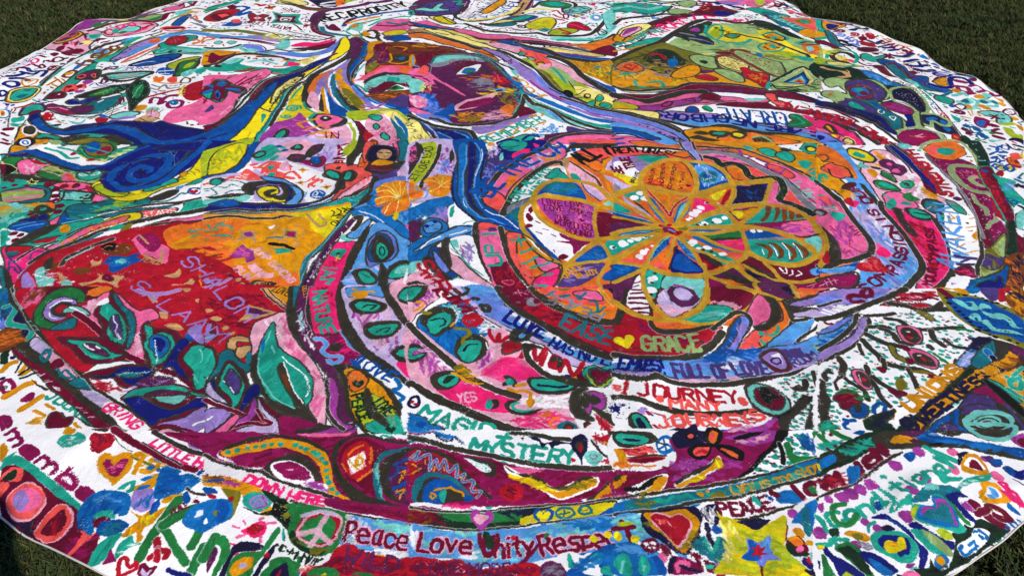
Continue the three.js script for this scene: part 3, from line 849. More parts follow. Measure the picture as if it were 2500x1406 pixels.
F3("t",[809,314,21,-28,-6,77,-11,11],[1]);
k("K",11,8,[791,286,42,-41,-3,41,-25,18]);
k("T",11,14,[774,258,60,-24,-5,67,-21,-17]);
s("K",12,[759,255,33,6,42,-22]);
s("K",10,[765,270,32,26,35,-30]);
// pink and maroon ribbon running right
F3("p",[512,382,24,-10,27,20,38,12,28,14,34,9,33,4,33,13,23,1,21,6,-21,2,-38,-8,-30,0,-60,-9,-48,-29,-32,-18,-31,4],[16]);
F3("M",[514,396,15,-5,22,4,28,12,23,19,22,14,27,5,30,-4,30,5,32,8,52,22,22,-23,-2,28,-57,-13,-62,-16,-33,-5,-30,0,-24,-10,-22,-18,-27,-18,-30,-1],[11]);
s("I",10,[696,456,9,-7,9,7,3,13,7,-5,8,-13,5,14,6,-9,6,9]);
F3("U",[512,380,19,9,48,14,-18,2,-29,-7]);
f("Q",[587,419,16,15,21,10,-8,1,-16,-6]);
F3("y",[540,353,21,2,15,12,4,13,-17,0,-15,-14]);
F3("Y",[547,357,13,-4,20,21,-6,7,-16,-9]);
s("K",11,[561,355,16,21,22,4]);
F3("y",[541,407,24,-3,28,14,28,26,28,9,-9,9,-30,-12,-60,-35]);
F3("C",[640,454,29,1,52,29,14,14,-22,2,-36,-18,-25,-9]);
F3("F",[632,467,17,-10,35,16,27,28,30,26,27,32,25,37,12,12,-2,18,-16,-23,-27,-23,-49,-57,-55,-43],[7]);
F3("U",[648,449,29,5,29,16,29,13,36,11,43,-1,-1,11,-43,5,-42,-14,-29,-16,-29,-12],[5]);
F3("y",[711,470,17,-2,29,8,29,1,14,6,-29,7,-36,-7]);
s("m",15,[731,483,26,5,28,4]);
l("K",45,[677,458,22,9,22,13,21,21,21,5,22,1,28,-7]);
l("K",25,[684,441,30,4,58,25]);
F3("O",[752,445,21,1,47,-34,-3,37,-30,16,-17,-6],[2]);
s("A",16,[758,444,24,-3,22,-15,16,-18]);
F3("M",[784,469,19,-18,15,-10,-2,24,-21,11],[2]);
// hair lines over the brow
F3("O",[517,423,24,-7,22,10,23,23,19,13,21,14,16,25,10,21,-18,-20,-22,-17,-24,-9,-31,-20,-21,-6,-15,2],[13]);
F3("A",[517,419,17,-11,25,6,23,23,22,17,25,18,-18,-2,-24,-13,-29,-22,-25,-5]);
F3("y",[538,408,23,1,25,19,24,22,40,31,-15,-2,-30,-17,-29,-21]);
l("K",29,[519,436,22,-7,27,14,50,34,20,5,34,52]);
l("Q",16,[517,419,22,6,25,10]);
s("K",10,[549,407,17,2,18,19]);
s("K",11,[555,419,20,10]);
s("b",11,[618,485,18,13,9,10]);
F3("V",[626,476,24,13,18,24,18,27,11,20,-17,-12,-17,-27,-18,-24]);
F3("Q",[613,497,18,9,15,24,24,46,9,22,-17,-21,-18,-36,-15,-24]);
l("K",17,[616,496,18,13,18,28,15,33,14,25]);
l("Q",14,[618,488,22,25,18,23]);
// face
f("b",[525,480,16,-10,24,5,48,22,25,27,15,27,14,32,-29,-45,-29,-26,-24,-4,-23,17,-6,22,-14,2,-9,-6]);
b("M",40,54,[525,484,40,-13,42,19,25,27,-32,-4,-35,12,-26,17]);
b("A",29,18,[525,484,21,-19,22,6,-14,13]);
f("M",[540,528,3,-19,10,-9,8,18,-3,22,-10,8]);
f("A",[530,521,5,-8,6,29,-6,15]);
s("S",9,[535,521,4,25,9,6]);
f("w",[560,533,12,-20,22,-6,23,1,18,13,4,24,14,13,18,38,-47,-15,-19,-4,-14,-12,-20,15,-11,-19]);
f("x",[561,540,6,-23,18,-9,23,-7,17,9,10,11,-6,7,-20,-5,-16,6,-10,15,-16,6]);
f("t",[563,536,4,-15,19,-12,22,-4,19,9,-18,2,-19,6,-16,13]);
s("Q",12,[562,540,5,-23,21,-14,20,-2,20,9,7,14]);
s("b",6,[586,530,3,14]);
s("b",6,[593,529,2,12]);
s("b",7,[600,524,2,11]);
s("b",7,[605,520,2,11]);
s("b",7,[612,516,3,10]);
s("b",7,[619,513,2,13]);
f("M",[595,557,5,-14,10,-11,17,0,6,10,-9,-2,-13,5,-10,15]);
f("W",[598,571,8,-19,10,-8,13,-5,-3,18,-11,12,-10,1]);
f("c",[605,563,4,-11,9,-3,6,5,-6,13,-8,1]);
d("g",18,[614,559]);
s("K",8,[596,564,7,-18,13,-9,17,2]);
s("K",8,[599,570,17,-1,12,-12]);
b("K",22,43,[603,580,27,-34,28,11,-4,21,-35,4]);
b("O",27,46,[600,581,24,-6,21,-16,20,25,3,19,-21,-4,-33,-10]);
f("R",[648,572,11,5,12,19,-11,8,-8,-12]);
b("C",22,18,[637,573,13,-15,10,33,-14,1]);
f("x",[615,596,17,-16,14,9,4,22,-15,8,-14,-8]);
b("w",37,43,[592,585,30,6,33,13,-38,23]);
f("p",[536,564,15,-9,10,9,16,22,35,42,5,12,-8,3,-33,-37,-19,-24,-19,-5]);
f("C",[548,569,5,-21,8,6,-2,21]);
s("x",5,[564,568,-1,-21,-5,-7]);
f("t",[541,597,10,-4,9,8,0,23,-9,10,-5,1]);
b("y",26,21,[553,634,5,-39,13,15,0,22]);
b("C",21,10,[561,633,8,-16,5,12]);
f("w",[570,587,25,27,20,23,12,-11,25,-18,26,-16,9,22,-1,37,-10,41,-24,19,-36,6,-27,-6,-21,-20,-16,-9,-5,-38,19,-8,18,-5]);
f("U",[554,640,14,-8,13,17,10,29,11,-19,5,28,-8,18,-16,-10,-13,-9,-13,-22]);
b("P",40,36,[550,647,24,-15,15,52,-16,10]);
f("F",[547,647,12,-4,12,13,-3,18,-12,1]);
b("p",30,18,[547,644,17,-2,6,29,-17,5]);
f("F",[606,682,1,-20,34,-31,15,-8,-7,19,-19,32,-14,7]);
f("G",[609,676,8,-15,24,-21,13,2,-7,15,-17,14,-12,7]);
s("M",8,[612,673,12,-13,15,-8,15,-10]);
b("Y",26,46,[623,633,24,-22,26,-9,9,18,-15,20,-13,-7]);
b("E",26,43,[656,629,13,-7,13,17,-9,30,-13,-16]);
b("O",30,36,[663,670,19,-25,1,29,-12,24,-13,-10]);
b("T",26,18,[671,596,14,18,1,37,-6,-6]);
f("O",[660,676,10,-18,8,11,-5,20,-10,-2]);
b("A",29,46,[603,696,18,-10,20,-2,1,19,-26,6]);
b("E",24,21,[615,703,16,-15,8,10,-11,12]);
b("F",34,28,[642,701,13,-27,18,15,-14,15]);
f("p",[554,681,13,5,16,9,-4,6,-26,-11]);
f("P",[561,695,17,-2,18,9,10,10,-19,2,-18,-9]);
s("T",13,[684,595,3,25,-1,31,-8,32]);
s("S",14,[650,617,11,-4,2,6]);
d("N",12,[656,619]);
l("K",25,[673,576,11,25,6,25,-4,39,-10,32,-21,15,-27,5,-26,-3,-23,-10]);
// bands right of the face
f("M",[683,680,6,-18,10,5,6,13,-19,14]);
f("T",[676,589,8,19,8,21,14,19,39,31,17,13,19,6,16,1,0,8,-19,-1,-29,-13,-44,-33,-14,-22]);
f("c",[658,540,9,26,14,22,16,31,16,17,37,31,24,15,24,6,0,8,-24,-6,-29,-16,-25,-18,-20,-19,-16,-23,-14,-28]);
f("V",[663,517,11,-1,12,24,14,19,13,16,31,48,17,20,21,10,19,4,-2,17,-24,-3,-24,-15,-23,-19,-18,-26,-18,-24,-14,-25]);
f("P",[697,560,13,12,29,46,17,22,20,16,24,6,0,9,-25,-6,-24,-21,-38,-49]);
s("m",17,[697,587,19,30,40,38,19,16,24,6]);
s("N",9,[721,604,15,17]);
s("N",9,[726,634,20,19]);
f("t",[666,535,9,13,6,27,-9,-13]);
t("A",10,45,"LOUR",[713,636,-15,-30,-8,-19,-11,-18]);
q("A",10,714,629,16,1,0);
o("w",6,[652,529,5,-11,6,10,7,-11,-1,11,2,3,-9,3]);
s("w",15,[658,536,8,6,7,10]);
f("t",[691,644,4,-9,13,16,36,40,17,12,36,4,-36,1,-24,-6,-24,-17,-15,-18]);
f("S",[715,668,12,10,15,18,-5,4,-15,-16]);
f("V",[629,723,19,-4,16,-10,36,-25,-12,20,-46,36]);
l("K",25,[690,629,10,23,15,10,34,31,24,14,23,6]);
l("K",18,[705,654,20,19,19,29,19,11,22,1,11,1]);
f("z",[741,710,19,6,36,-3,0,8,-36,6,-17,4]);
f("L",[685,515,11,2,10,14,34,31,19,18,20,24,24,22,-2,31,-18,-7,-19,-14,-17,-16,-18,-24,-16,-31,-14,-16]);
f("f",[713,530,17,5,19,26,9,32,-18,-18,-16,-18]);
f("y",[753,594,16,5,18,10,16,17,-1,13,-25,-10,-17,-10]);
f("E",[702,549,14,2,15,32,7,28,-28,-42]);
f("C",[679,485,17,-6,17,21,12,21,-3,19,-14,-6,-14,-24]);
l("K",28,[650,485,15,13,17,21,31,49,18,38,21,23,19,16,29,17]);
o("K",9,[679,500,4,-9,8,4,-5,10]);
o("K",9,[692,510,6,-8,6,11,-6,6]);
d("T",17,[684,498,14,12]);
e("K",0,710,527,6,-1,0,9);
d("Y",18,[710,527]);
f("F",[706,534,17,-9,-3,18,-11,1]);
s("T",15,[726,539,9,20,8,23]);
s("K",6,[747,578,7,25]);
f("B",[738,615,4,-10,6,2,4,12,-4,13,-7,-8]);
s("M",7,[753,622,7,-7,8,-10]);
s("M",10,[752,629,10,-1]);
e("K",0,769,622,5,-1,0,7);
d("y",13,[770,621]);
f("T",[766,648,6,-11,6,-2,-2,12,-5,8],[783,644,7,-7,8,5,-4,9],[780,629,5,-10,4,6,-4,8]);
o("K",7,[766,648,6,-12,7,-2,-3,15,-5,8]);
o("K",7,[783,644,7,-9,9,7,-5,11]);
o("K",7,[779,629,6,-12,5,8,-5,9]);
// gold field
f("A",[735,505,21,5,28,1,29,-11,-7,88,-15,-11,-33,-38]);
b("E",34,43,[742,508,42,7,26,18,-4,52,-30,-27]);
b("Y",28,21,[769,545,42,-34,-5,64]);
d("T",18,[789,528,20,-9,-5,32]);
o("n",6,[780,540,8,-19,9,17,-9,8]);
f("U",[768,559,19,21,19,15,-1,13,-19,-14]);
l("K",39,[722,499,20,13,13,20,10,27,10,19,15,22,14,14]);
// be happy strand end
l("K",15,[555,709,14,10,14,19,12,31]);
F3("y",[556,712,8,4,13,23,14,30,-27,3],[3,4]);
t("K",4,34,"THE WAY",[585,770,-13,-23,-15,-30]);
F3("U",[554,696,16,17,21,17,19,-2,15,9,11,21,2,7,-37,3,-10,-20,-17,-22],[6]);
F3("N",[587,733,14,-2,17,6,13,22,3,6,-16,2,-13,-21],[4]);
s("S",8,[592,737,16,14,8,16]);
s("S",8,[611,733,15,14,7,18]);
s("v",8,[573,718,15,20,10,30]);
l("K",25,[554,701,22,17,21,6,20,3,13,9,11,28]);
f("W",[642,743,18,-12,26,-21,19,-21,11,15,-27,29,-30,26,-13,5]);
t("T",11,66,"REMEMBER",[648,762,24,-19,26,-24,19,-20]);
s("A",10,[643,763,4,-8]);
s("A",12,[670,750,8,-8]);
s("A",10,[679,734,5,-11]);
s("A",12,[691,731,7,-9]);
s("A",15,[709,708,6,-4]);
s("A",11,[674,716,3,-5]);
s("A",14,[698,692,6,-6]);
s("A",8,[713,680,-2,8]);
s("A",11,[662,733,5,-8]);
s("A",11,[650,742,6,-8]);
F3("T",[662,762,11,-12,20,-12,12,-1,-16,23],[4]);
s("N",16,[661,759,12,-9,11,1]);
s("N",15,[689,749,9,-11,10,4]);
s("N",13,[693,758,10,-11]);
b("S",24,25,[710,721,15,-15,4,13,-12,12]);
b("c",24,28,[696,743,16,-22,29,7,-17,17]);
f("H",[705,752,7,-8,10,4,1,7,-11,3]);
F3("w",[717,736,26,-10,29,-3,24,-5,-1,5,-35,6,-24,13,-12,15,-8,-3],[3]);
l("K",18,[716,757,10,-14,20,-13,21,-7,29,-2]);
F3("p",[724,757,9,-15,20,-10,42,-9,-2,27],[3,4]);
F3("T",[829,301,21,-12,29,6,32,-19,17,-23,-27,-2,-34,-6,-34,5],[7]);
s("t",33,[830,281,27,-19,28,12,24,-19]);
F3("f",[922,269,18,-7,19,7,-13,20,-23,0]);
s("K",16,[832,261,36,-21,37,0,37,6]);
s("K",14,[830,291,43,0,29,1,26,-39]);
s("K",15,[929,242,26,-14,16,9]);
s("g",27,[886,227,31,6,35,-10]);
s("g",26,[923,289,16,3]);
s("T",24,[879,228,16,14]);
s("T",22,[846,299,25,-23,25,12]);
k("K",7,14,[844,243,76,-10,-10,53,-63,-2]);
d("m",17,[863,287,20,-28]);
F3("f",[941,230,25,-9,5,16,-19,13]);
s("N",27,[980,225,27,2,39,26]);
f("M",[953,285,18,-27,27,-20,29,17,24,7,21,18,16,36,22,39,23,28,4,-14,-23,-28,-22,-40,-18,-37,-24,-12,-34,15,-22,13]);
h("O",981,256,66,20);
h("M",980,255,47,20);
F3("p",[1010,210,45,-6,-7,33,-19,-3,-19,-8],[0]);
b("P",43,21,[1008,221,49,-17,-11,33,-24,-2]);
F3("p",[1057,204,54,-8,-38,43,-16,-3],[0]);
f("L",[1078,201,16,-2,-10,23,-9,1]);
s("g",10,[1071,218,7,15,19,-24]);
s("M",24,[1111,196,10,15,-11,18]);
s("M",16,[1126,200,1,26]);
k("I",19,16,[1107,213,50,-1,3,51,-34,-1,-18,-28]);
d("C",32,[1127,247,20,3]);
s("I",16,[1136,193,18,30,3,46]);
F3("T",[1053,252,26,-9,30,22,5,14,-24,3]);
F3("Q",[1077,259,23,7,28,82,13,7,-3,10,-27,-15,-23,-34],[3]);
t("t",14,84,"SUBDUED",[1081,278,16,27,17,36]);
F3("C",[1103,283,22,4,25,-8,1,34,-13,34,-13,-17,-14,-26]);
f("E",[1119,298,19,-10,8,14,-12,11,-13,-6]);
d("T",29,[1134,301]);
o("n",10,[1103,283,22,4,29,-11,-3,37,-13,34,-13,-17]);
s("T",15,[1159,278,-6,35]);
F3("A",[1111,350,19,-11,11,16,-4,14,-18,-2],[2]);
F3("M",[817,445,37,-68,45,-61,36,-24,27,-3,37,-20,34,-4,-39,29,-39,1,-33,23,-30,32,-23,30]);
F3("M",[875,357,24,-36,22,-22,25,-13,-44,58,-19,25]);
f("W",[877,392,14,-33,26,-31,29,-22,32,-14,34,-5,33,1,7,14,-15,25,-25,-6,-39,0,-30,9,-23,26,-18,37,-16,7]);
t("H",22,96,"MIRACLE",[883,396,22,-29,27,-31,32,-18,33,-2]);
s("H",21,[1007,298,6,18]);
s("H",13,[1024,296,-2,24]);
s("H",12,[1033,299,-8,20]);
s("H",15,[1041,293,1,24]);
s("H",34,[1017,306,15,-2]);
f("N",[990,280,13,-14,17,0,8,7,-15,9]);
l("K",31,[825,354,18,-26,66,-37,23,2]);
F3("y",[822,424,10,-44,25,-30,20,-7,5,13,-17,33,-20,20]);
F3("A",[819,425,7,-27,10,12,26,-20,19,-29,9,-20,-21,43,-27,38]);
F3("F",[830,402,12,-28,19,-15,4,8,-15,24,-13,15]);
f("m",[832,402,12,-30,18,-14,-8,19,-12,15]);
s("K",11,[831,423,13,-23]);
t("T",11,52,"LIFE IN ABUNDANCE",[820,453,29,-24,26,-41,30,-21]);
s("M",17,[826,448,16,-10]);
s("M",13,[856,420,10,-14]);
s("M",11,[874,379,3,13]);
F3("T",[835,447,31,-32,25,-12,5,12,-56,40]);
k("K",6,18,[832,452,62,-49,-2,21,-46,30]);
l("K",47,[813,496,23,-25,26,-27,27,-24,20,-36,20,-29,28,-32,35,-14,37,10,21,-8]);
s("A",17,[816,465,28,-15,19,-14]);
// peacock feathers field
f("f",[891,449,14,-35,27,-37,56,-48,65,-4,31,33,45,38,-49,170,-66,13,10,-62,-68,-14,-38,-34]);
f("K",[912,388,20,-29,34,-32,16,-2,-16,39,-16,19,14,7,4,29,-18,2,-19,-18]);
f("D",[1052,302,21,6,23,39,16,34,-17,-7,-30,-32,-16,-12]);
b("D",45,36,[916,400,31,-57,34,-13,-22,52,9,37]);
b("K",40,39,[1027,329,32,-28,37,46,-12,11,-36,-9]);
f("m",[941,362,8,-12,8,8,-6,10]);
s("x",21,[925,373,21,15]);
s("x",21,[935,398,17,6,11,12]);
s("N",16,[946,386,3,10,5,-9]);
s("N",28,[952,409,9,7]);
f("Y",[970,359,10,-20,19,-2,19,33,25,2,-17,23,-28,12,-20,-10,-9,-16]);
f("L",[966,381,19,-38,6,13,-11,32]);
o("T",15,[965,368,15,-29,12,3,-3,32,-14,23,-8,-12]);
f("E",[990,383,13,-15,11,7,-9,14]);
f("T",[997,380,8,-8,7,6,-10,7]);
o("K",11,[991,380,12,-12,12,9,-11,15]);
d("K",12,[984,348,5,8,5,2,5,6]);
f("Y",[1047,353,17,-6,5,8,-20,16]);
s("T",22,[970,340,-8,28,8,26,18,14,25,2,15,-15]);
s("K",11,[966,345,-7,24,5,4]);
f("Y",[1027,391,29,-21,14,16,11,20,31,49,-41,-11,-26,-18,-9,-23]);
f("L",[1034,448,25,-15,39,19,-18,14,-20,-13]);
f("A",[1050,380,16,-13,11,5,1,13,-11,14,-14,-7]);
o("K",15,[1050,375,17,-13,15,14,-9,22]);
d("T",22,[1063,387]);
s("T",16,[1049,371,19,-13,19,17,-6,18]);
f("A",[1035,424,14,-14,16,-2,3,12,-16,14,-13,1]);
o("T",15,[1031,424,16,-16,21,-1,2,17,-15,13,-19,3]);
d("T",25,[1054,421]);
d("K",10,[1045,414,-4,11,3,6,17,-6,4,-11]);
l("K",26,[1016,379,23,11,21,14,19,18,17,19,2,11]);
f("O",[1098,404,14,-10,10,7,1,16,-6,21,-13,6,-5,-16]);
o("K",15,[1095,408,17,-17,16,9]);
o("T",15,[1092,404,18,-17,20,4]);
f("t",[1104,419,8,-5,1,13,-9,9]);
d("C",29,[1112,435]);
f("T",[1072,451,15,14,22,1,-6,-10]);
f("y",[1085,434,9,11,-5,8]);
b("y",43,28,[914,413,38,28,78,-13,61,52,-55,-17,-88,3]);
b("T",37,25,[917,477,27,12,74,-76,-31,4]);
b("E",43,43,[905,418,35,9,24,29,83,-2,44,26,-41,-11]);
// red U-shaped soles
F3("f",[956,484,14,-17,12,2,14,18,17,16,6,11,-26,13,-19,-1,-14,-17]);
F3("f",[989,449,16,-2,19,18,23,16,1,29,-8,19,-15,-16,-34,-45]);
F3("y",[959,484,11,-13,14,6,16,21,-13,19,-18,-9]);
l("b",30,[958,476,-2,23,8,17,21,12]);
l("b",34,[956,476,15,-11,17,4,23,35]);
l("b",32,[988,449,-1,12,11,22,19,27,18,20]);
l("b",36,[988,449,12,-9,11,7]);
k("b",6,40,[964,475,21,-6,15,29,11,13,-22,10,-25,-16]);
k("R",5,46,[995,448,20,6,36,56,-10,15,-31,-36]);
s("M",39,[967,456,14,0]);
f("c",[1022,449,7,1,0,14,-6,1]);
// ochre collage left
F3("E",[813,504,23,-29,26,-27,30,-24,18,18,24,17,25,28,-9,59,-8,31,-69,14,-67,0],[10]);
F3("A",[811,522,17,-23,19,1,7,21,25,19,33,-33,17,2,1,25,22,-9,32,17,29,21,-6,10,-36,-6,-41,1,-37,11,-30,6,-30,0,-27,6],[17]);
F3("D",[858,484,24,-30,17,2,9,22,5,22,-22,13,-21,-8]);
b("K",35,61,[822,495,44,-36,43,11,12,36,-37,19,-29,-11]);
b("E",40,72,[812,519,62,-53,48,33,1,63,-77,25,-40,1]);
b("n",34,43,[821,510,46,-27,44,32,-14,37,-49,18,-32,-3]);
s("R",26,[868,471,12,-1,6,18]);
f("c",[888,495,13,-9,0,19,-12,12]);
F3("O",[814,526,13,-24,17,6,7,14,-10,15,-17,2]);
b("R",23,25,[820,525,11,-19,15,9,-8,19]);
o("x",8,[810,537,17,-31,17,-4,10,19,-11,23,-17,2]);
s("T",20,[835,569,1,13,10,5]);
s("T",20,[852,570,16,-5,4,13,-4,7]);
s("T",21,[817,553,18,-12]);
s("x",23,[865,541,16,5,19,5]);
s("x",11,[884,529,1,10]);
s("N",11,[880,533,7,-5]);
s("N",9,[898,545,3,6]);
s("Y",7,[887,566,1,10]);
s("Y",10,[883,573,13,-11]);
s("Y",9,[836,558,18,-26]);
F3("A",[887,546,21,-31,18,-5,3,14,-11,18,-21,13]);
F3("f",[923,476,10,-9,22,6,1,15,-2,22,-14,2,-14,-14]);
f("D",[933,490,7,-4,6,5,-7,10]);
f("w",[932,523,15,-1,-5,9,-12,3]);
F3("f",[949,521,18,-5,16,19,-2,21,-15,-5]);
F3("R",[920,547,15,-8,12,11,-7,7,-14,-3]);
F3("R",[986,528,10,-12,16,2,10,6,-6,25,-8,21,-7,-16,-11,-13]);
b("A",23,25,[987,528,33,-7,-9,39,-18,-19]);
d("R",31,[993,513]);
f("T",[1008,570,8,-21,3,6,-8,21]);
// triangle eye
F3("f",[1017,566,10,5,42,-14,19,-19,-12,41,-28,3,-28,6],[3]);
p("y",[1026,555,53,-59,1,46,-13,22,-34,0]);
p("f",[1028,551,47,-47,3,35,-12,18,-31,3]);
p("N",[1035,549,40,-38,-1,32,-8,14]);
p("c",[1041,548,30,-29,0,24,-5,11]);
p("t",[1044,548,24,-22,0,16,-3,10]);
p("O",[1050,547,12,-12,4,9,-3,8]);
p("R",[1052,548,8,-7,2,8]);
l("D",19,[1020,549,57,-56,7,10,5,28]);
s("D",12,[1019,559,4,16,22,-6,24,-12]);
f("D",[1086,495,21,-25,-17,61]);
b("D",34,21,[1017,579,49,-12,19,-22,-8,28,-43,12]);
// maroon ribbon and lettered bands
F3("M",[804,611,53,1,26,-19,18,-15,28,-6,54,1,25,10,27,0,23,14,10,8,-2,7,-24,-7,-30,-6,-21,-1,-26,-4,-26,-1,-50,12,-47,24,-26,-4],[9]);
b("w",38,46,[890,602,38,-20,53,1,64,12,-53,-1,-66,-2]);
F3("c",[814,594,18,4,29,0,10,3,-26,2,-24,0]);
s("y",8,[818,603,27,0,24,-5]);
l("K",25,[806,591,21,8,26,-3,28,-6,21,-15,28,-7,28,-3,26,4,23,8]);
l("K",55,[804,615,20,9,22,4,26,-12,23,-15,25,-6]);
F3("p",[803,633,21,-9,24,10,29,-15,23,-15,24,-3,19,8,19,1,12,5,27,-3,-10,10,-32,4,-27,5,-20,8,-33,4,-28,14,-25,-3]);
F3("m",[801,651,26,-9,29,-3,25,-11,33,-13,-5,13,-30,12,-27,14,-31,0]);
F3("L",[803,633,18,1,11,11,-11,9,-20,0],[4]);
b("A",31,18,[802,639,25,3,-3,9,-23,3]);
o("M",11,[861,639,9,-10,6,2,-8,13]);
o("M",10,[893,623,10,-4,2,9]);
F3("M",[914,615,7,-13,11,-1,7,8,-5,10,-11,4]);
f("M",[923,622,11,-5,10,7,-16,2]);
f("t",[972,612,17,-3,10,2,-15,8,-11,-1]);
F3("M",[931,638,14,-8,14,-4,12,1,25,-5,8,11,31,0,24,3,-3,10,-36,-6,-25,-3,-26,0,-26,2],[7]);
l("M",13,[860,651,19,-8,27,-9,26,-6,28,-9]);
f("W",[872,655,27,-14,57,0,38,-1,33,3,10,10,-35,29,-31,3,-35,-11,-12,-12,-26,2]);
f("U",[889,659,4,-12,8,-2,2,13,-6,8]);
o("M",8,[889,659,4,-12,8,-2,3,13,-8,9]);
f("g",[910,646,7,-4,6,11,-4,6,-8,-5]);
f("T",[913,645,6,0,0,10]);
t("U",14,132,"CREATE",[1013,647,-46,0,-39,0]);
k("M",3,40,[928,644,65,2,34,5,-25,28,-54,-3]);
F3("g",[1008,684,11,-15,7,5,-9,-13,5,-11,10,1,9,22,-13,12,-12,4]);
s("T",11,[1021,655,6,5,4,14]);
s("T",10,[1014,681,17,-7]);
F3("V",[851,657,20,1,25,6,30,0,7,14,27,3,23,5,25,1,23,6,10,4,-4,16,-22,-8,-23,-3,-23,-6,-46,-17,-51,10,-16,-7],[9]);
F3("S",[870,684,14,9,23,4,26,-8,21,8,18,4,31,2,31,18,3,-10,-31,-16,-35,-7,-30,-11,-30,0],[7]);
t("N",15,69,"WE ARE NEIGHBORS",[1053,722,-15,-19,-30,-16,-36,-8,-37,-13,-48,2,-37,-14]);
F3("y",[801,654,50,6,0,20,-14,-7,-19,-12]);
l("K",28,[844,678,32,16,24,6,25,-8,15,1,15,10,19,3,28,3,31,15]);
F3("P",[800,665,20,4,39,27,15,14,7,15,2,17,-19,2,-10,-16,-21,-16,-24,-11,-11,-5],[5,10]);
F3("V",[799,677,24,11,23,14,17,15,10,17,1,9,-17,1,-11,-20,-25,-19,-23,-14],[5,9]);
t("I",9,59,"BE HAPPY",[873,731,-17,-11,-15,-17,-17,-9]);
l("K",28,[800,662,20,4,20,12,19,15,15,15,9,20,1,14]);
F3("S",[798,691,42,20,21,19,8,13,-19,2,-14,-18,-21,-8,-19,-1],[3,7]);
F3("U",[797,705,14,3,21,9,15,12,-9,0,-23,-10,-19,-4],[6]);
l("N",14,[796,721,14,-2,18,9,20,17]);
F3("p",[795,726,19,1,21,5,17,13,-59,5],[3,4]);
F3("O",[813,739,17,-4,20,10,-28,3],[2]);
F3("A",[880,710,22,-10,23,-5,14,4,19,11,32,0,23,3,21,8,-2,7,-146,14,-3,-17],[7,8]);
F3("O",[917,725,25,-18,33,4,34,15,-30,7,-60,6],[4]);
F3("K",[910,712,3,-5,9,1,10,0,-9,11,-10,-1]);
F3("K",[934,713,5,-7,10,0,1,8,-6,7,-8,-1]);
F3("K",[892,714,8,-3,6,2,-7,3]);
f("T",[912,713,5,-4,10,0,-6,7]);
d("Y",23,[942,713]);
F3("K",[886,725,8,-3,17,8,13,8,-12,1,-13,-8],[3]);
q("K",17,968,725,44,2,0);
s("f",14,[959,718,10,-4,8,10,2,9]);
f("F",[1035,651,10,1,8,5,-4,15,-9,-5]);
f("H",[1036,648,16,12,-8,26,-4,-16]);
f("H",[1029,690,13,-12,3,5,-5,20]);
F3("C",[1002,596,11,-1,0,22,13,-1,0,12,-19,-7]);
t("R",15,77,"IENC",[1062,635,-18,-9,-15,-11,-20,-4]);
f("I",[1035,583,17,15,14,14,2,-7,-14,-14]);
f("T",[1160,278,9,4,-11,58,-11,-17]);
F3("A",[1158,326,13,-40,27,18,-19,19,-16,12]);
f("N",[1163,325,8,-24,16,7,-11,16,-11,8]);
F3("V",[1171,274,27,11,16,1,-11,13,-15,-3,-11,-8]);
s("M",19,[1192,303,13,-14]);
s("M",17,[1203,304,9,-11]);
s("M",35,[1209,305,7,9]);
s("M",27,[1188,296,10,-6]);
f("A",[1140,346,14,-1,2,13,-14,15,-11,5]);
s("T",46,[1148,341,11,8]);
s("T",36,[1134,374,16,-7]);
F3("Q",[1155,340,5,4,0,31,5,25,-10,1,-3,-25]);
F3("M",[1130,381,13,0,9,20,6,20,-6,1,-10,-19,-15,-11],[6]);
l("K",13,[1160,335,4,26,1,39,11,59]);
q("M",21,1177,335,43,1.4,0);
f("N",[1193,335,9,-8,7,4,-8,10]);
p("I",[1215,323,7,-3,8,-8,1,12,-9,8,-5,0]);
q("P",16,1174,356,36,1.3,60);
q("R",16,1196,353,33,1.4,0);
f("M",[1198,366,8,-5,1,8,-7,10]);
q("M",18,1203,368,26,1.2,0);
f("R",[1212,355,9,-3,6,10,-10,10]);
s("P",18,[1180,368,5,13]);
s("P",11,[1176,373,8,-10]);
s("P",14,[1180,381,13,-6,-4,18]);
s("P",22,[1182,389,7,8]);
s("I",33,[1167,378,8,4]);
s("I",31,[1166,391,8,8]);
s("I",26,[1172,382,9,16,5,8]);
t("R",15,75,"LOVE IS",[1267,409,-19,-27,-28,-36]);
d("A",15,[1239,365,6,8,8,16,10,3,8,-5,-31,-35]);
s("R",39,[1198,383,13,7]);
s("R",39,[1198,392,13,7]);
s("N",28,[1211,377,8,8,13,-10]);
s("N",22,[1218,402,13,-10,9,-5]);
s("N",27,[1224,405,16,-6]);
s("N",26,[1229,413,14,-6]);
s("E",8,[1211,373,7,16,17,-14]);
s("E",7,[1215,406,23,-21,4,6]);
F3("M",[1183,414,11,-9,14,2,2,8,-13,8,-10,-1]);
s("I",20,[1188,414,17,2]);
d("M",21,[1202,430,48,-70,3,50]);
o("K",5,[1210,425,4,-4,-2,8]);
F3("T",[1181,435,8,-3,6,13,19,-10,-21,26,-15,-14]);
s("M",31,[1217,431,6,11]);
s("M",18,[1212,443,14,-13]);
s("M",12,[1225,426,-8,20]);
s("N",32,[1229,433,15,0,19,-16]);
s("N",29,[1239,452,20,-10]);
s("N",35,[1237,467,11,3,17,-6]);
s("N",17,[1257,453,-3,20]);
s("N",36,[1243,481,12,6,11,-4]);
s("E",9,[1229,435,17,2,16,-16]);
s("E",8,[1236,463,20,-13,11,2,-2,16]);
s("E",9,[1246,488,18,-2]);
f("c",[1269,430,12,-17,2,18],[1274,455,12,-13,1,16],[1281,473,7,-4,7,10,-14,2],[1289,489,9,-6,6,4,-7,5],[1303,497,14,-5,3,6,-12,4]);
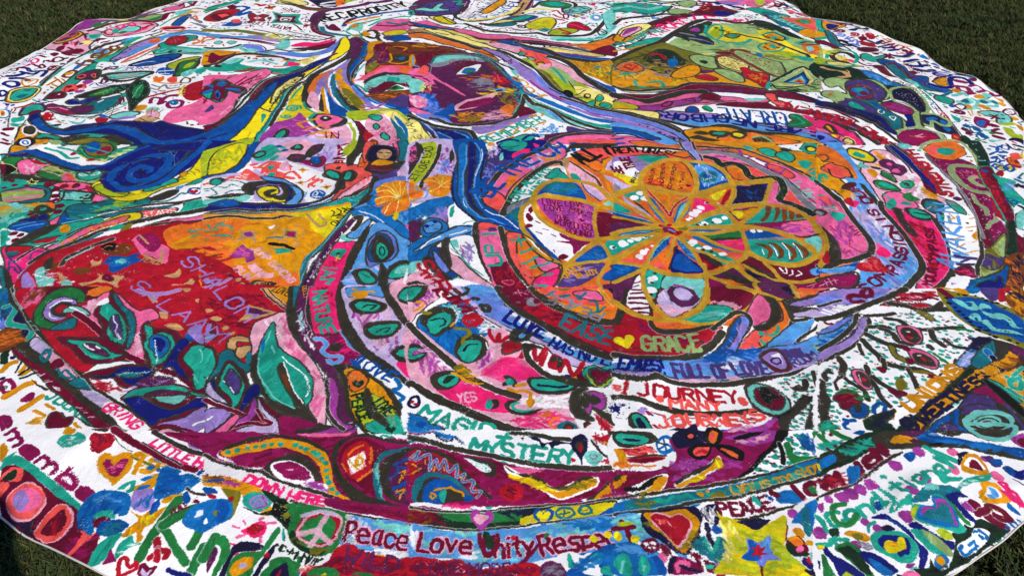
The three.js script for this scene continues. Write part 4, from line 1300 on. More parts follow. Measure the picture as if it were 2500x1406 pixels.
f("M",[1267,445,6,-5,3,7,-6,5],[1272,467,6,-3,4,6,-8,4],[1281,485,11,-2,-9,5],[1294,494,6,-1,-6,5]);
o("M",6,[1269,421,5,-5,-4,8]);
o("M",7,[1288,414,-2,13]);
t("M",6,38,"MOSS",[1228,453,2,19,10,24]);
f("M",[1228,490,9,-4,3,7,-9,8]);
F3("U",[1197,456,11,-5,12,7,7,18,0,25,18,6,-5,18,0,13,19,15,-9,8,-15,-8,-16,-2,-4,-20,-16,-48]);
F3("Q",[1202,467,15,6,5,18,-2,29,6,20,16,15,-20,-4,-11,-23,-8,-31]);
s("M",14,[1204,475,13,-9,1,18,3,15,-1,17,8,-8,6,14,-2,17]);
f("V",[1261,487,17,14,-13,5]);
o("N",16,[1260,498,12,-9,12,10,-17,9]);
f("M",[1251,517,10,-9,1,6]);
F3("A",[1249,524,19,-13,5,7,-12,18,4,7,-13,-6]);
l("N",32,[1240,535,12,9,14,-2,7,-21,7,-11,13,-3,8,8,-1,14]);
f("M",[1306,507,14,-9,-4,12,-10,6]);
s("G",38,[1282,520,10,3]);
s("G",29,[1272,538,15,2,-2,17,-13,-2,2,-13]);
s("G",23,[1294,536,13,-5,1,17,-12,8]);
s("G",26,[1308,541,8,13,-16,18]);
s("G",23,[1311,564,17,-8]);
s("G",26,[1276,565,13,-5]);
f("A",[1263,549,7,3,-1,10,-7,-2],[1283,570,11,-6,6,8,-13,4]);
d("t",29,[1303,565]);
s("t",27,[1257,570,13,-5,3,6]);
s("t",23,[1257,589,14,-8,3,6,-17,8,-1,-9]);
s("t",20,[1278,577,4,9,-14,20]);
s("t",22,[1284,583,14,-8]);
s("t",25,[1294,585,12,-4,-3,13,-11,1]);
s("t",26,[1257,608,18,-5]);
d("Q",20,[1266,585,25,-1,14,0]);
d("A",21,[1264,601,19,-5,3,6,28,-16,-5,43,-7,4,16,-60]);
s("A",14,[1313,567,5,13]);
s("A",6,[1265,604,-6,21]);
s("A",6,[1278,602,-5,16]);
s("A",15,[1240,633,8,5]);
s("A",8,[1257,614,-2,15]);
s("A",7,[1268,616,-3,15]);
s("A",13,[1268,645,11,-1]);
l("Q",23,[1230,566,10,6,17,-12]);
F3("T",[1229,579,8,-7,12,8,0,7,-9,7,-8,-6]);
f("T",[1219,571,2,6,-3,16,-5,7]);
f("U",[1238,600,7,-5,2,7,-7,4]);
o("M",11,[1247,599,11,-7,2,9,-10,10]);
q("M",21,1243,618,35,1.2,100);
F3("t",[1272,615,15,-4,13,4,2,15,-10,18,-13,1,4,-14,-9,-8]);
s("M",18,[1280,626,5,11]);
s("M",10,[1275,638,14,-13]);
s("M",23,[1290,610,5,3]);
d("I",9,[1290,637,5,-12,7,-4]);
o("M",11,[1302,612,12,-13,9,-1,-3,12,-12,10,-6,-2]);
s("M",9,[1311,605,4,3]);
s("M",9,[1308,613,5,1]);
f("G",[1250,644,8,-13,5,3,7,11,-13,18,-6,0,-3,-8]);
f("c",[1252,649,10,-6,2,5,-11,12]);
f("L",[1277,652,22,-7,2,5,-18,6],[1278,661,10,2,-2,13,7,2,-8,15,-11,-7]);
f("A",[1299,650,9,2,-8,15]);
s("M",32,[1267,656,4,3]);
s("M",21,[1260,671,9,-4]);
s("M",30,[1260,676,6,2]);
s("M",30,[1256,687,6,5]);
f("I",[1267,697,6,-7,9,-1,5,3,-6,13,-8,-1]);
d("t",18,[1255,671,-10,17,2,11,10,1]);
d("U",21,[1234,662,10,2,0,6,-2,13,1,6,-1,-8]);
o("Q",8,[1236,665,10,-4,1,11,-11,6]);
o("Q",8,[1236,684,8,-4,0,11,-9,6]);
d("M",19,[1227,671,0,11,4,-6]);
d("g",14,[1230,700,5,5,21,-26]);
f("T",[1228,628,4,6,2,11,-6,4,-2,-9]);
k("Q",6,30,[1244,593,-5,31,5,29,-10,50,-9,-7,3,-42]);
// seam with camino al forest lettering
f("W",[1198,519,10,16,8,29,4,56,-1,30,-5,28,-7,1,5,-40,1,-33,-4,-31,-9,-25]);
l("K",8,[1196,508,11,20,14,46,0,58,-3,32,-2,27,-5,20]);
l("K",8,[1192,533,10,20,5,29,0,31,0,32,-2,28,-6,33]);
t("K",5,48,"CAMINO",[1219,571,-9,-26,-11,-19]);
t("T",6,35,"TU",[1222,589,-1,-15]);
t("U",6,31,"EN",[1221,614,0,-21]);
t("R",6,27,"FORET",[1219,652,4,-38]);
s("T",16,[1215,517,6,20,5,36]);
f("t",[1211,521,9,-1,1,24,-7,4]);
// green paisley scrolls
F3("D",[1102,479,18,-2,19,5,38,39,16,33,6,19,-25,-4,-24,-11,-50,-15,-7,-34],[9]);
F3("c",[1155,502,20,9,11,23,14,16,-18,-5,-19,-15]);
b("S",29,25,[1157,506,20,15,13,26,-15,-5,-16,-19]);
F3("M",[1183,481,9,-1,4,28,4,7,-9,-2,-6,-14]);
s("M",17,[1166,460,7,18,14,-1]);
F3("L",[1109,455,35,11,21,17,-18,2,-26,-1,-19,-5],[5]);
F3("y",[1122,469,25,4,7,7,-18,10,-15,-6]);
s("T",19,[1114,477,10,7,20,1,11,-5]);
f("y",[1133,448,12,-9,8,7,-1,12,-13,5]);
l("K",35,[1149,470,-13,-7,-2,-19,12,-13,14,2,7,15]);
s("T",23,[1124,453,12,-25,22,-7,13,7,-2,24,-10,16]);
d("C",24,[1156,461]);
f("A",[1142,463,12,-9,-3,11]);
b("Y",38,21,[1116,430,26,-15,17,2,-32,28]);
s("n",26,[1105,493,10,10,9,6,9,13,-17,9]);
s("n",12,[1137,501,-3,21]);
s("n",8,[1088,538,-5,34]);
F3("f",[1094,541,15,-9,21,5,24,-6,17,8,2,23,-7,21,-16,14,0,36,7,17,-4,28,-17,7,5,-28,-13,-13,-19,-4,-19,-13,-3,-24,-9,-15,10,-13,23,10,-2,-26,-14,2]);
F3("Q",[1119,558,14,-18,20,-6,12,12,2,24,-16,24,-9,10,5,24,7,22,-7,26,-11,1,2,-17,-9,-19,-9,-17,-4,-24]);
F3("z",[1120,551,18,-15,19,1,10,19,-5,24,-16,14,-17,2,-12,-12]);
F3("G",[1117,565,13,-11,14,1,4,16,-9,21,-13,4,-8,-12]);
F3("c",[1121,568,9,-8,12,-1,2,13,-9,14,-8,1,-5,-9]);
f("M",[1129,577,8,-8,5,6,-6,9,-7,1]);
f("T",[1126,566,9,-5,3,5,-9,8]);
k("O",3,20,[1134,550,16,2,2,9,-18,-4]);
F3("z",[1093,609,14,-11,15,5,8,20,3,15,-17,-4,-18,-7]);
f("T",[1104,611,7,-1,9,17,-7,1,-9,-6]);
f("f",[1084,588,14,-14,7,12,-5,19,-14,1]);
d("O",14,[1088,588]);
o("W",6,[1136,629,7,-4,-3,12,-6,1]);
o("W",6,[1142,649,8,-1,-5,9]);
f("U",[1133,608,8,-1,6,26,-4,-2]);
F3("I",[1180,562,16,-9,6,13,3,19,-3,28,-5,13,-8,-6,-1,-18,-6,-12,-8,-8]);
f("I",[1147,597,9,-1,13,-7,1,12,-10,4]);
F3("G",[1149,606,19,-8,11,14,4,15,-9,10,-13,-5,-9,-11]);
b("m",27,25,[1151,609,19,-8,12,26,-17,2]);
f("N",[1166,637,12,-1,-12,36,-11,-2,8,-18]);
o("f",18,[1176,562,21,-12,13,15,0,32,-10,28,-12,4,-2,-11,-5,-18,-10,-8]);
k("W",2,40,[1179,568,23,-2,-3,50,-10,-17]);
F3("I",[1178,645,14,-13,19,4,3,23,-2,25,-6,21,-4,-13,-11,-9,-2,-19,-14,4]);
f("c",[1190,644,11,-4,2,8,-13,7],[1204,651,7,2,-1,14,-8,-2],[1199,671,8,5,-7,9]);
o("f",20,[1174,648,15,-16,20,1,9,17,-14,18,-9,-16,-10,18]);
F3("f",[1177,636,12,-10,-16,48,16,20,1,19,-17,2,1,-20,-9,-15],[4]);
f("R",[1199,695,9,-8,3,7,-9,17,-5,-2]);
d("O",14,[1205,696]);
f("D",[1212,692,9,-4,-3,23,-12,1]);
F3("G",[1138,691,10,-10,17,-1,15,7,2,13,-31,17,-13,1,-4,-9],[5]);
b("R",25,21,[1151,692,21,-5,5,13,-23,7]);
b("F",20,9,[1151,697,15,-6,0,7]);
f("O",[1162,712,14,-9,5,5,-6,7,-15,1]);
l("f",14,[1134,694,14,-15,21,-4,17,14,2,18]);
s("f",7,[1209,581,0,28,-2,27]);
s("f",8,[1210,600,-2,27,6,15]);
// ribbon: and resilience
F3("N",[1065,606,19,7,37,23,12,22,3,27,-3,9,-13,-13,-13,-26,-45,-37],[8]);
F3("I",[1072,617,17,4,17,14,12,16,9,24,-7,-7,-13,-22,-22,-12]);
f("W",[1094,662,12,-4,6,10,15,42,4,9,-20,2,-10,-35]);
F3("M",[1055,640,16,7,18,15,11,27,11,17,7,14,-12,1,-8,-19,-10,-20,-16,-21,-20,-9],[5,10]);
F3("m",[1055,643,22,18,20,31,9,15,-9,-2,-18,-28]);
l("K",31,[1051,655,18,12,15,18,19,36]);
l("M",16,[1060,624,20,10,16,22,3,8]);
t("R",12,78,"RESILIEN",[1097,664,-15,-18,-26,-8]);
t("R",17,63,"AND",[1126,719,-11,-16,-10,-26]);
l("K",21,[1103,650,13,21,17,48]);
f("T",[1131,715,10,1,0,8,-10,-5]);
F3("p",[1049,661,16,6,12,19,8,17,1,20,-29,3,-7,-17,-10,-14],[4,7]);
F3("H",[1049,663,12,-1,12,19,10,23,2,19,-12,1,-5,-19,-9,-18,-16,-4],[4,8]);
f("K",[1050,683,8,-12,6,5,2,13,-3,14,-5,-2,-6,-10]);
f("A",[1055,678,4,0,1,17,-3,-5]);
f("C",[1050,704,8,-3,6,4,-6,9,-7,-3]);
o("K",6,[1050,704,8,-3,6,4,-6,9,-7,-3]);
d("Y",12,[1056,708]);
f("y",[1063,716,8,-9,7,5,0,10,-9,3]);
o("K",9,[1064,717,7,-7,5,5,-2,8]);
F3("P",[1038,700,9,2,12,17,3,6,-22,2,-7,-8],[3,5]);
f("N",[1036,708,7,-1,1,6,-9,6],[1046,720,9,-3,-1,9,-10,1]);
F2("T",[143,834,21,0,25,6,34,17,19,5,19,-4,15,23,-3,16,24,17,-8,26,-21,16,-17,21,-9,18,-9,1],[13]);
F2("f",[149,837,15,-3,20,9,21,7,20,11,13,5,20,-6,12,18,-7,6,-43,-4,-23,-10,-21,-7,-18,-3]);
F2("g",[150,840,10,-6,8,6,1,17,-13,-3]);
F2("g",[196,861,13,1,15,5,11,16,-16,-5,-17,-9]);
b("L",28,32,[191,858,14,-8,35,16,19,-4,2,18,-28,-3]);
b("t",24,18,[235,860,24,2,1,16,-16,-4]);
F2("p",[168,847,10,-8,16,8,9,-1,-8,9,-2,13,-11,-1]);
b("F",24,18,[173,859,8,-18,18,14,-11,13]);
f("R",[176,839,17,5,0,4,-10,-3]);
s("F",4,[193,849,8,10,28,14,7,12]);
s("F",4,[198,848,31,17,11,9,4,14]);
f("p",[225,869,3,-6,12,11,6,14,-7,-2]);
f("C",[226,867,9,1,11,16,-10,-4]);
b("p",20,10,[230,879,-1,-10,8,13]);
f("M",[152,850,9,1,12,8,-4,11,-5,2]);
f("B",[159,852,14,7,-3,15,-3,2,-2,-10]);
o("y",4,[150,850,8,0,15,8,-2,11,-5,9]);
l("y",4,[177,866,9,4,11,11]);
l("y",3,[149,844,5,6]);
F2("K",[167,876,4,-6,12,-1,35,11,15,5,-3,2,-36,-9,-11,-1,-8,3]);
p("B",[195,881,3,-1,-1,-5,4,5,5,0,-2,3,4,4,-5,-2,-3,4,0,-5]);
o("y",4,[195,881,3,-1,-1,-5,4,5,5,0,-2,3,4,4,-5,-2,-3,4,0,-5]);
f("M",[176,883,2,-4,6,3,-2,3],[170,883,3,-2,3,3],[184,891,2,-3,4,1,-2,4],[195,889,3,-2,5,1,-3,4],[178,896,3,-2,3,3,-3,2],[218,888,1,-4,5,4,-1,4],[191,868,3,-2,3,3],[195,864,2,-2,3,3]);
F2("t",[232,904,-2,-17,6,-2,5,13,4,20,-11,1]);
f("W",[234,919,-3,-13,3,-6,10,7,1,11]);
F2("p",[227,889,6,-4,18,-1,16,6,2,8,-16,-1,-16,-3]);
f("C",[230,887,9,-1,11,5,-9,3]);
f("R",[258,889,11,3,1,5,-5,1]);
d("M",18,[232,896,6,12,12,18,4,10,-14,-14,-19,-34,28,1,-11,1]);
d("M",12,[242,916,-3,2,-3,27,-5,-4,18,2,-12,0,-6,8]);
F2("t",[240,900,16,1,16,2,3,11,-12,0,-17,-1]);
f("Q",[240,898,11,3,-5,2]);
s("K",9,[235,898,7,2,4,13,-1,7]);
s("K",8,[243,899,19,0,13,2]);
s("K",8,[251,914,12,1,14,0]);
s("B",8,[255,897,6,-3]);
s("B",4,[265,915,9,7]);
f("K",[270,905,4,-5,3,3,2,11,-4,0]);
d("K",8,[263,909,4,-4,4,5,-3,1]);
f("p",[275,903,5,-3,8,7,-5,8,-5,3]);
d("M",15,[281,918]);
F2("Q",[186,906,5,-8,15,-5,15,1,9,9,4,16,-11,5,-18,0,-9,-1]);
F2("f",[186,908,7,-6,15,-5,14,3,5,12,-10,5,-15,5,-7,1]);
s("p",9,[188,908,9,-6,12,-4,11,1]);
s("p",9,[194,919,11,-6,20,-4]);
s("p",9,[198,922,13,-4,13,-5]);
s("L",9,[190,914,10,-7,22,-4]);
F2("f",[193,925,20,0,22,-4,10,5,5,17,-22,-8,-20,15],[6]);
b("A",19,14,[221,928,4,-6,12,-1,-5,6]);
b("A",19,14,[198,933,5,-2,5,9,-6,0]);
d("t",17,[213,930,10,5,-16,-8,10,17,-4,11,8,1,-8,-6,12,-1]);
F2("K",[232,934,0,-7,7,-1,8,3,1,7,-8,2]);
d("T",11,[239,932]);
f("O",[235,921,8,1,5,9,-8,-5]);
q("T",10,220,944,26,1.3,90);
F2("N",[228,952,14,-8,1,-4,7,7,-4,4,-12,2]);
F2("U",[225,968,2,-11,21,-6,5,3,-2,10,-7,7,-10,0]);
s("S",7,[227,963,9,-6,6,-3]);
s("S",7,[232,967,8,-6,10,-5]);
F2("p",[255,950,10,-11,1,14,-3,5,-5,0]);
F2("U",[264,956,-4,-24,3,-9,14,0,10,-8,17,-5,19,-4,9,3,4,6,-14,12,-18,5,-15,8,-10,8,-8,8]);
F2("Q",[260,932,3,-9,17,-2,15,-10,35,-3,-2,11,-25,9,-19,11,-12,6]);
F2("g",[289,937,3,-11,10,-10,14,-3,-1,9,-12,6]);
b("L",27,21,[287,933,14,-19,17,-1,-15,15]);
b("T",30,36,[266,949,9,-18,25,-10,33,-10,-11,16,-32,17]);
f("w",[277,952,6,-4,10,-4,-4,5]);
s("t",12,[265,958,10,-6,33,-11]);
f("W",[218,968,11,1,20,5,-5,9,-3,8,-9,2]);
f("T",[220,973,2,-3,6,2,1,7,5,4,-1,5,5,6,-5,1]);
d("M",14,[232,974,8,2,-1,8]);
o("T",4,[220,971,3,-2,5,3,-1,5]);
// yellow crescent and blue spiral wave
F2("Y",[265,890,2,-10,10,9,11,7,19,-4,17,-7,16,-13,9,-22,2,-35,18,50,-16,14,-17,9,-9,12,-5,8,-16,5,-17,-6,-13,-6],[8]);
F2("L",[268,892,4,-7,12,9,19,3,-1,7,-15,0]);
b("E",24,25,[280,900,29,-4,32,-20,15,-35,0,17,-35,45]);
F2("T",[317,892,7,-7,7,-11,8,-4,4,5,-9,7,-9,11]);
d("A",16,[343,859]);
o("E",5,[340,861,2,-6,6,3,-2,6]);
F2("N",[141,831,22,0,11,-9,16,5,21,14,26,10,19,-4,13,-20,3,-19,10,-8,13,-18,43,-4,10,28,0,31,-7,20,-14,24,-18,11,-19,4,-13,-7,-9,-13,-2,-17,-10,1,-19,0,-26,-11,-18,-9,-18,-7,-22,1],[10,11]);
F2("U",[170,829,7,-3,17,7,21,12,23,8,15,-3,-3,6,-15,0,-26,-10,-20,-10]);
F2("U",[277,875,-8,-14,7,-17,23,-22,12,-8,13,-20,17,-9,4,12,-11,15,0,22,-6,22,-8,17,-15,14,-14,1,-10,-7],[5,6]);
F2("N",[277,871,-1,-10,10,-18,17,-13,11,-10,8,-12,6,-5,3,27,-14,37,-11,14,-13,3,-10,-5]);
s("U",14,[315,822,10,22,-4,17,-11,13,-12,-1,-8,-12,4,-10,10,-3,6,8,-6,4]);
s("U",8,[279,875,-1,-21,15,-21,15,-5,11,12,0,21]);
f("I",[298,861,4,-5,5,4,-3,4]);
s("S",2,[303,817,8,1,10,6,9,21]);
s("S",2,[321,824,0,-14,13,-1]);
s("S",2,[301,810,9,1,9,11]);
s("S",1,[325,826,6,11]);
F2("N",[293,806,39,-13,12,1,-7,13,-21,2]);
F2("g",[215,804,30,-8,10,18,-1,14,-7,7,-17,-3,-13,-10],[0]);
F2("E",[218,806,13,-6,14,3,7,14,-5,9,-16,-1]);
f("U",[221,813,0,-12,12,1,5,14,-7,5]);
f("G",[239,823,-1,-12,7,-5,5,9,-3,7]);
d("R",9,[226,812,17,0]);
o("T",8,[215,809,18,21,15,3,8,-10]);
d("R",17,[216,825,22,11]);
s("T",14,[181,816,15,4,18,14,11,1]);
s("T",13,[192,811,15,5,14,10]);
F2("T",[255,814,19,-11,-1,14,-9,8,-10,12,0,-9]);
b("y",25,25,[220,829,26,9,17,-20,8,-12,-4,16,-19,18]);
F2("T",[240,866,2,-4,9,5,5,-7,7,4,1,10,-8,5,-10,-3]);
o("W",5,[241,866,6,5,4,-2]);
o("W",5,[255,869,5,1,1,-6]);
F2("A",[147,826,-3,-15,18,7,-7,10]);
s("K",3,[148,829,-7,-18,-4,-9]);
// right of crescent
f("W",[333,911,6,-15,6,-11,8,-6,18,-6,10,29,-17,7,-19,3]);
s("K",31,[333,907,6,-6,9,-6]);
F2("K",[332,909,3,-7,9,-9,7,0,-1,7,-8,9]);
l("Q",10,[335,914,12,-2,6,-6,3,-8,6,1,1,-9,6,-3,6,2]);
h("R",368,895,35,-20);
o("U",7,[363,897,2,-8,9,1,-2,9]);
F2("T",[356,882,5,-10,8,-7,2,6,-8,9],[2]);
f("S",[347,885,7,-3,0,6,-5,3]);
// long ribbons down left
F2("T",[365,927,1,-11,17,-9,5,15,-18,8],[2]);
l("K",15,[312,928,17,-7,18,-5,18,-4,16,-10]);
F2("Q",[292,947,15,-10,15,-8,19,-4,23,-9,-4,10,-27,5,-24,11]);
f("W",[334,944,9,-12,21,-16,0,15,-18,8]);
F2("C",[324,937,16,-8,21,-5,-4,9,-20,9]);
t("W",5,37,"STARS",[337,944,27,-13]);
F2("Y",[282,978,9,-12,13,-13,13,-15,14,-3,4,10,-16,7,-11,9,-13,13,-6,10,-8,10,-8,2]);
F2("p",[271,995,10,-12,9,-15,15,-13,17,-14,0,9,-15,10,-20,24,-9,10]);
b("A",18,32,[277,993,22,-31,27,-25,-1,11,-29,29]);
t("C",5,31,"PEACE",[298,972,27,-24]);
F2("T",[242,995,4,-13,9,-13,13,-11,24,-11,9,-1,-11,17,-8,15,-11,7,-15,3,-9,7]);
F2("K",[241,991,5,-13,7,-14,11,-8,-1,9,-8,14,-8,10]);
f("A",[269,964,1,-7,7,2,2,8,-5,2]);
F2("R",[256,985,9,-6,10,-4,-2,7,-8,5]);
s("T",16,[255,990,13,-3,12,-2]);
l("K",12,[267,992,12,-17,8,-10,10,-6,6,-9]);
d("T",19,[299,951,-21,27]);
F2("H",[235,996,15,-3,9,0,12,2,3,3,-4,9,1,15,0,13,-1,10,-9,-11,-15,-22]);
F2("R",[249,1006,10,-12,-9,-1,-11,3]);
f("Q",[241,1003,3,-3,8,1,-4,5]);
l("K",10,[255,1013,8,-19,14,-12]);
o("z",7,[258,1030,-9,-21,-3,-1,8,5,12,12,1,5,-11,-10]);
o("z",7,[265,1009,-1,-10,9,0,-2,7]);
l("K",26,[270,1015,5,-14,13,-11,27,-26,28,-19,20,-11,26,-11]);
l("Q",14,[271,1035,1,-17,7,-14,22,-21,11,-12]);
f("T",[315,966,5,-11,10,3,-6,5]);
f("E",[326,965,1,-10,6,-1,-1,20]);
F2("p",[351,953,11,-8,30,-13,1,5,-33,13],[2]);
F2("R",[342,959,9,-8,11,-6,-5,7,-8,8]);
l("K",13,[334,966,17,-13,18,-5,25,-9]);
F2("K",[247,1021,11,9,10,14,4,7,-4,0,-12,-14],[3,5]);
s("Q",9,[249,1024,9,13,9,14]);
// red field shalom
f("R",[271,1036,0,-17,4,-15,14,-12,18,-13,15,-7,13,-13,26,-7,25,-9,9,-1,34,98,-152,11]);
f("R",[305,1049,-21,-28,8,-18,25,-21,29,-19,30,5,38,29,15,43]);
b("R",31,72,[304,1047,-20,-41,33,-24,49,-17,47,32,14,41]);
f("b",[288,1019,1,-6,6,3,0,9],[322,997,7,-10,16,-1,1,13,-11,3],[311,1026,6,-6,10,2,-6,9]);
f("O",[364,960,19,-11,13,-8,18,52,-15,-2,-10,1,-15,-11]);
b("O",25,25,[367,960,20,-14,20,32,-17,13]);
f("A",[379,985,3,-11,14,-8,8,12,-2,12,-8,0]);
s("T",8,[389,962,7,-8,4,2]);
s("T",6,[387,960,5,6,4,-2,-5,-6]);
s("T",9,[393,970,10,-5]);
f("B",[319,990,4,-6,7,0,3,8,-4,5]);
s("O",4,[323,991,2,-3,4,1]);
f("p",[343,977,9,-9,14,13,12,6,7,24,-16,-10,-11,-3]);
f("G",[345,973,12,-7,12,18,-3,10,-13,-9]);
s("n",8,[345,970,12,12]);
s("n",9,[374,990,3,17,-16,-8]);
s("n",7,[374,990,7,21]);
p("U",[342,1024,-4,-11,-6,2,1,-11,15,-1,7,-8,2,9,9,2,-9,8,-5,8,-5,5]);
f("c",[339,1016,1,-8,11,-4,1,9,-5,5]);
f("t",[342,1011,4,-5,5,4,-2,4]);
f("n",[319,1010,8,1,0,-5,3,9,-5,3]);
f("n",[389,1027,8,-4,2,-7,4,10,-5,3],[400,1037,9,-1,4,-7,4,1,-1,11,-12,1]);
f("n",[325,1042,9,-4,4,-6,-4,-4,9,2,11,-1,4,1,-2,7,2,8,-7,-4,-12,-2,-9,6]);
f("M",[340,1033,3,-5,8,6,-3,4]);
f("O",[331,1047,7,-4,10,3]);
f("K",[281,1015,2,-10,5,7,4,19,-5,-4]);
l("K",17,[298,1017,-1,-9,6,-9,8,-10,14,-11]);
s("t",7,[298,1011,6,-8,5,-6,4,-5]);
k("F",3,26,[292,1006,19,-17,29,-19,8,16,-26,44,-16,4]);
f("V",[273,1036,1,-8,18,21,-11,1]);
s("p",4,[274,1028,18,21]);
f("t",[279,1026,5,-5,7,11,11,6,1,10,-8,1,-9,-11]);
b("W",20,28,[281,1029,6,-5,29,12,2,11,-22,2]);
f("t",[308,1038,7,1,6,8,-8,0]);
f("n",[300,1029,4,1,8,9,-2,2]);
F2("L",[366,865,-18,-59,36,-32,7,-1,2,29,1,31,-4,16,-12,7],[0,2]);
F2("Y",[371,861,-10,-47,15,-25,13,1,3,39,-3,22]);
b("L",34,36,[367,857,-4,-53,24,-16,3,45]);
s("E",3,[357,832,9,-5,11,1]);
s("E",3,[361,838,12,-3,0,-7]);
s("E",2,[362,829,6,9]);
F2("U",[390,788,8,-8,3,32,-3,29,-5,11,-24,15,-3,-4,19,-10,8,-20,-1,-27],[0,5]);
s("N",9,[370,869,14,-7,11,-10]);
s("N",5,[391,790,2,25]);
F2("N",[348,806,25,-24,-11,1,-20,7],[1,2,3]);
// lilac vine panel
f("v",[402,821,-2,-34,9,-16,74,-7,8,38,2,35,-3,15,12,14,-12,32,-19,4,-20,0,-24,2,-44,3,-13,-38,28,-19,13,-10]);
f("W",[406,832,10,-5,25,-2,47,17,11,20,-2,20,-16,17,-18,-30,-31,-16]);
f("W",[370,871,19,-8,20,1,17,28,-4,12,-37,10]);
b("m",35,25,[406,800,22,-26,24,8,-13,34,-23,-3]);
b("V",30,21,[458,805,22,-26,9,37,-6,20]);
f("F",[403,814,9,-24,27,-17,25,8,-7,19,-20,16,-15,3]);
f("T",[402,812,0,-11,5,-5,6,-1,12,11,-9,16,-9,-1],[404,794,9,-8,10,6,-6,10]);
f("K",[399,813,2,-10,8,-4,5,8,-4,9,-6,1]);
f("T",[403,812,2,-7,5,-2,1,5,-4,5]);
d("T",15,[422,800,6,-9,-1,12,-3,16,3,-4]);
d("U",14,[423,789,9,9]);
f("K",[436,793,3,-7,7,-2,4,6,-2,9,-8,-1]);
f("T",[441,794,1,-8,5,5,-2,3]);
f("G",[467,824,5,-20,7,6,1,13,-6,7,-22,-6,-11,-6,20,-2]);
f("K",[456,807,-1,-11,4,-15,8,-5,4,2,-1,17,-6,9,-2,7],[439,819,3,-10,12,-4,5,5,-7,14,-9,-1],[462,816,3,-9,9,3,2,11,-4,5,-7,-4]);
f("w",[460,793,4,-12,4,-1,-3,15],[444,818,4,-8,7,0,-7,9]);
f("U",[463,814,4,-7,6,6,-1,9,-5,-2]);
t("R",10,27,"LOVE",[486,779,4,18,1,27]);
s("M",10,[485,779,6,9]);
s("M",16,[493,790,4,2]);
s("M",18,[491,800,8,-4]);
s("M",17,[488,809,10,1]);
s("M",15,[490,818,9,4]);
f("K",[493,829,3,-4,4,3,-2,6]);
f("C",[419,840,4,-12,10,-1,6,6,-4,9,13,8,-5,7,-12,-6]);
s("C",18,[406,832,4,-3]);
s("C",14,[410,836,9,1,2,9]);
s("C",17,[415,833,6,-7,8,2]);
s("C",13,[436,838,4,-9,8,6]);
s("C",9,[443,831,6,10]);
s("C",15,[446,850,7,-5,9,8]);
s("C",17,[443,857,13,-1]);
d("T",19,[427,837,5,13]);
o("C",9,[422,837,4,-6,7,5,-3,7]);
o("C",8,[425,850,6,-5,7,4,-4,6]);
f("F",[435,834,6,-9,7,16,-6,3]);
d("A",13,[462,840,2,22,28,6]);
s("A",8,[458,840,8,-1]);
s("A",4,[460,834,3,11]);
s("A",8,[460,863,8,-2]);
s("A",4,[463,858,4,9]);
s("A",8,[487,868,9,-1]);
s("A",4,[490,863,4,10]);
d("K",5,[461,839,3,24,28,5]);
t("C",9,52,"MC",[468,859,11,9]);
s("C",10,[474,870,-1,-6,6,4]);
t("S",4,22,"PEACE",[475,892,0,-14]);
e("U",0,487,883,8,-1,2,8);
o("W",5,[482,884,2,-7,2,6]);
s("W",6,[482,887,9,0]);
s("W",4,[487,877,5,4]);
s("W",3,[486,879,1,10]);
f("C",[389,871,4,-12,7,-5,5,-13,20,17,-7,5,-23,2,-3,8]);
b("W",16,14,[393,863,12,-14,13,10,-14,5]);
d("K",32,[383,872]);
d("T",19,[383,873]);
s("C",13,[373,879,3,-2]);
s("Q",7,[376,888,7,-4,8,-13,12,-3,9,5]);
s("Q",6,[382,886,9,9,-5,4]);
s("Q",6,[388,882,9,1,2,-6,8,3]);
s("Q",7,[399,894,6,-6,12,-1,5,5]);
s("Q",8,[378,892,3,-2]);
f("t",[383,907,24,-6,13,-8,4,5,-4,6,-34,12]);
f("K",[381,902,11,-3,14,-5,14,-3,-10,8,-18,6]);
s("M",5,[404,894,8,0]);
// spiral
F2("S",[423,854,23,6,18,13,8,15,-2,16,-9,-1,4,-18,-9,-11,-21,-9]);
F2("N",[414,877,3,-8,13,-5,18,2,11,12,3,15,-5,8,-5,2,5,-10,-3,-13,-11,-7,-14,-1,-6,13,1,7,-5,-5]);
F2("K",[412,882,2,-11,7,-4,13,1,-11,7,-2,12,2,5,-6,-3]);
F2("Y",[431,892,-4,-10,4,-6,9,-1,7,6,2,7,-5,3,5,3,9,3,-5,6,-10,-1]);
F2("K",[436,887,4,-5,5,1,-4,5,2,5,8,1,4,-8,-5,-10,-7,-5,6,-1,7,10,2,11,-5,7,-9,-2,-5,-3]);
s("V",7,[424,877,10,-7,13,3]);
s("K",8,[425,860,34,10,10,7,4,11,-2,14]);
l("K",19,[415,908,24,0,23,-2,19,-5,12,-9,9,-14,3,-16,-1,-15]);
l("c",10,[482,905,12,-7,11,-14,5,-19,0,-6]);
F2("N",[388,922,6,-6,19,-9,21,3,25,-2,22,-5,-8,6,-18,5,-29,4,-37,7],[9]);
F2("U",[390,916,18,-11,9,5,-11,6]);
F2("Q",[391,930,17,-6,25,-2,28,-6,22,-8,35,-22,13,-9,5,-18,3,20,-5,16,-7,8,-15,1,-18,11,-18,5,-47,7,-19,4]);
b("T",32,28,[465,917,36,-16,27,-17,7,-17,-2,24,-39,22]);
l("K",13,[391,930,25,-11,39,-1,28,-10,26,-15,18,-15,7,-27,6,-3]);
F2("f",[485,847,3,-16,18,-6,12,6,11,12,-12,17,-18,-6]);
F2("C",[482,825,12,-5,22,2,15,8,6,21,-7,21,-25,21,0,-11,6,-13,-9,-24,-13,-1]);
F2("F",[516,873,18,-26,0,12,-11,19,-14,15]);
b("C",25,28,[512,844,15,-10,5,17,-16,26]);
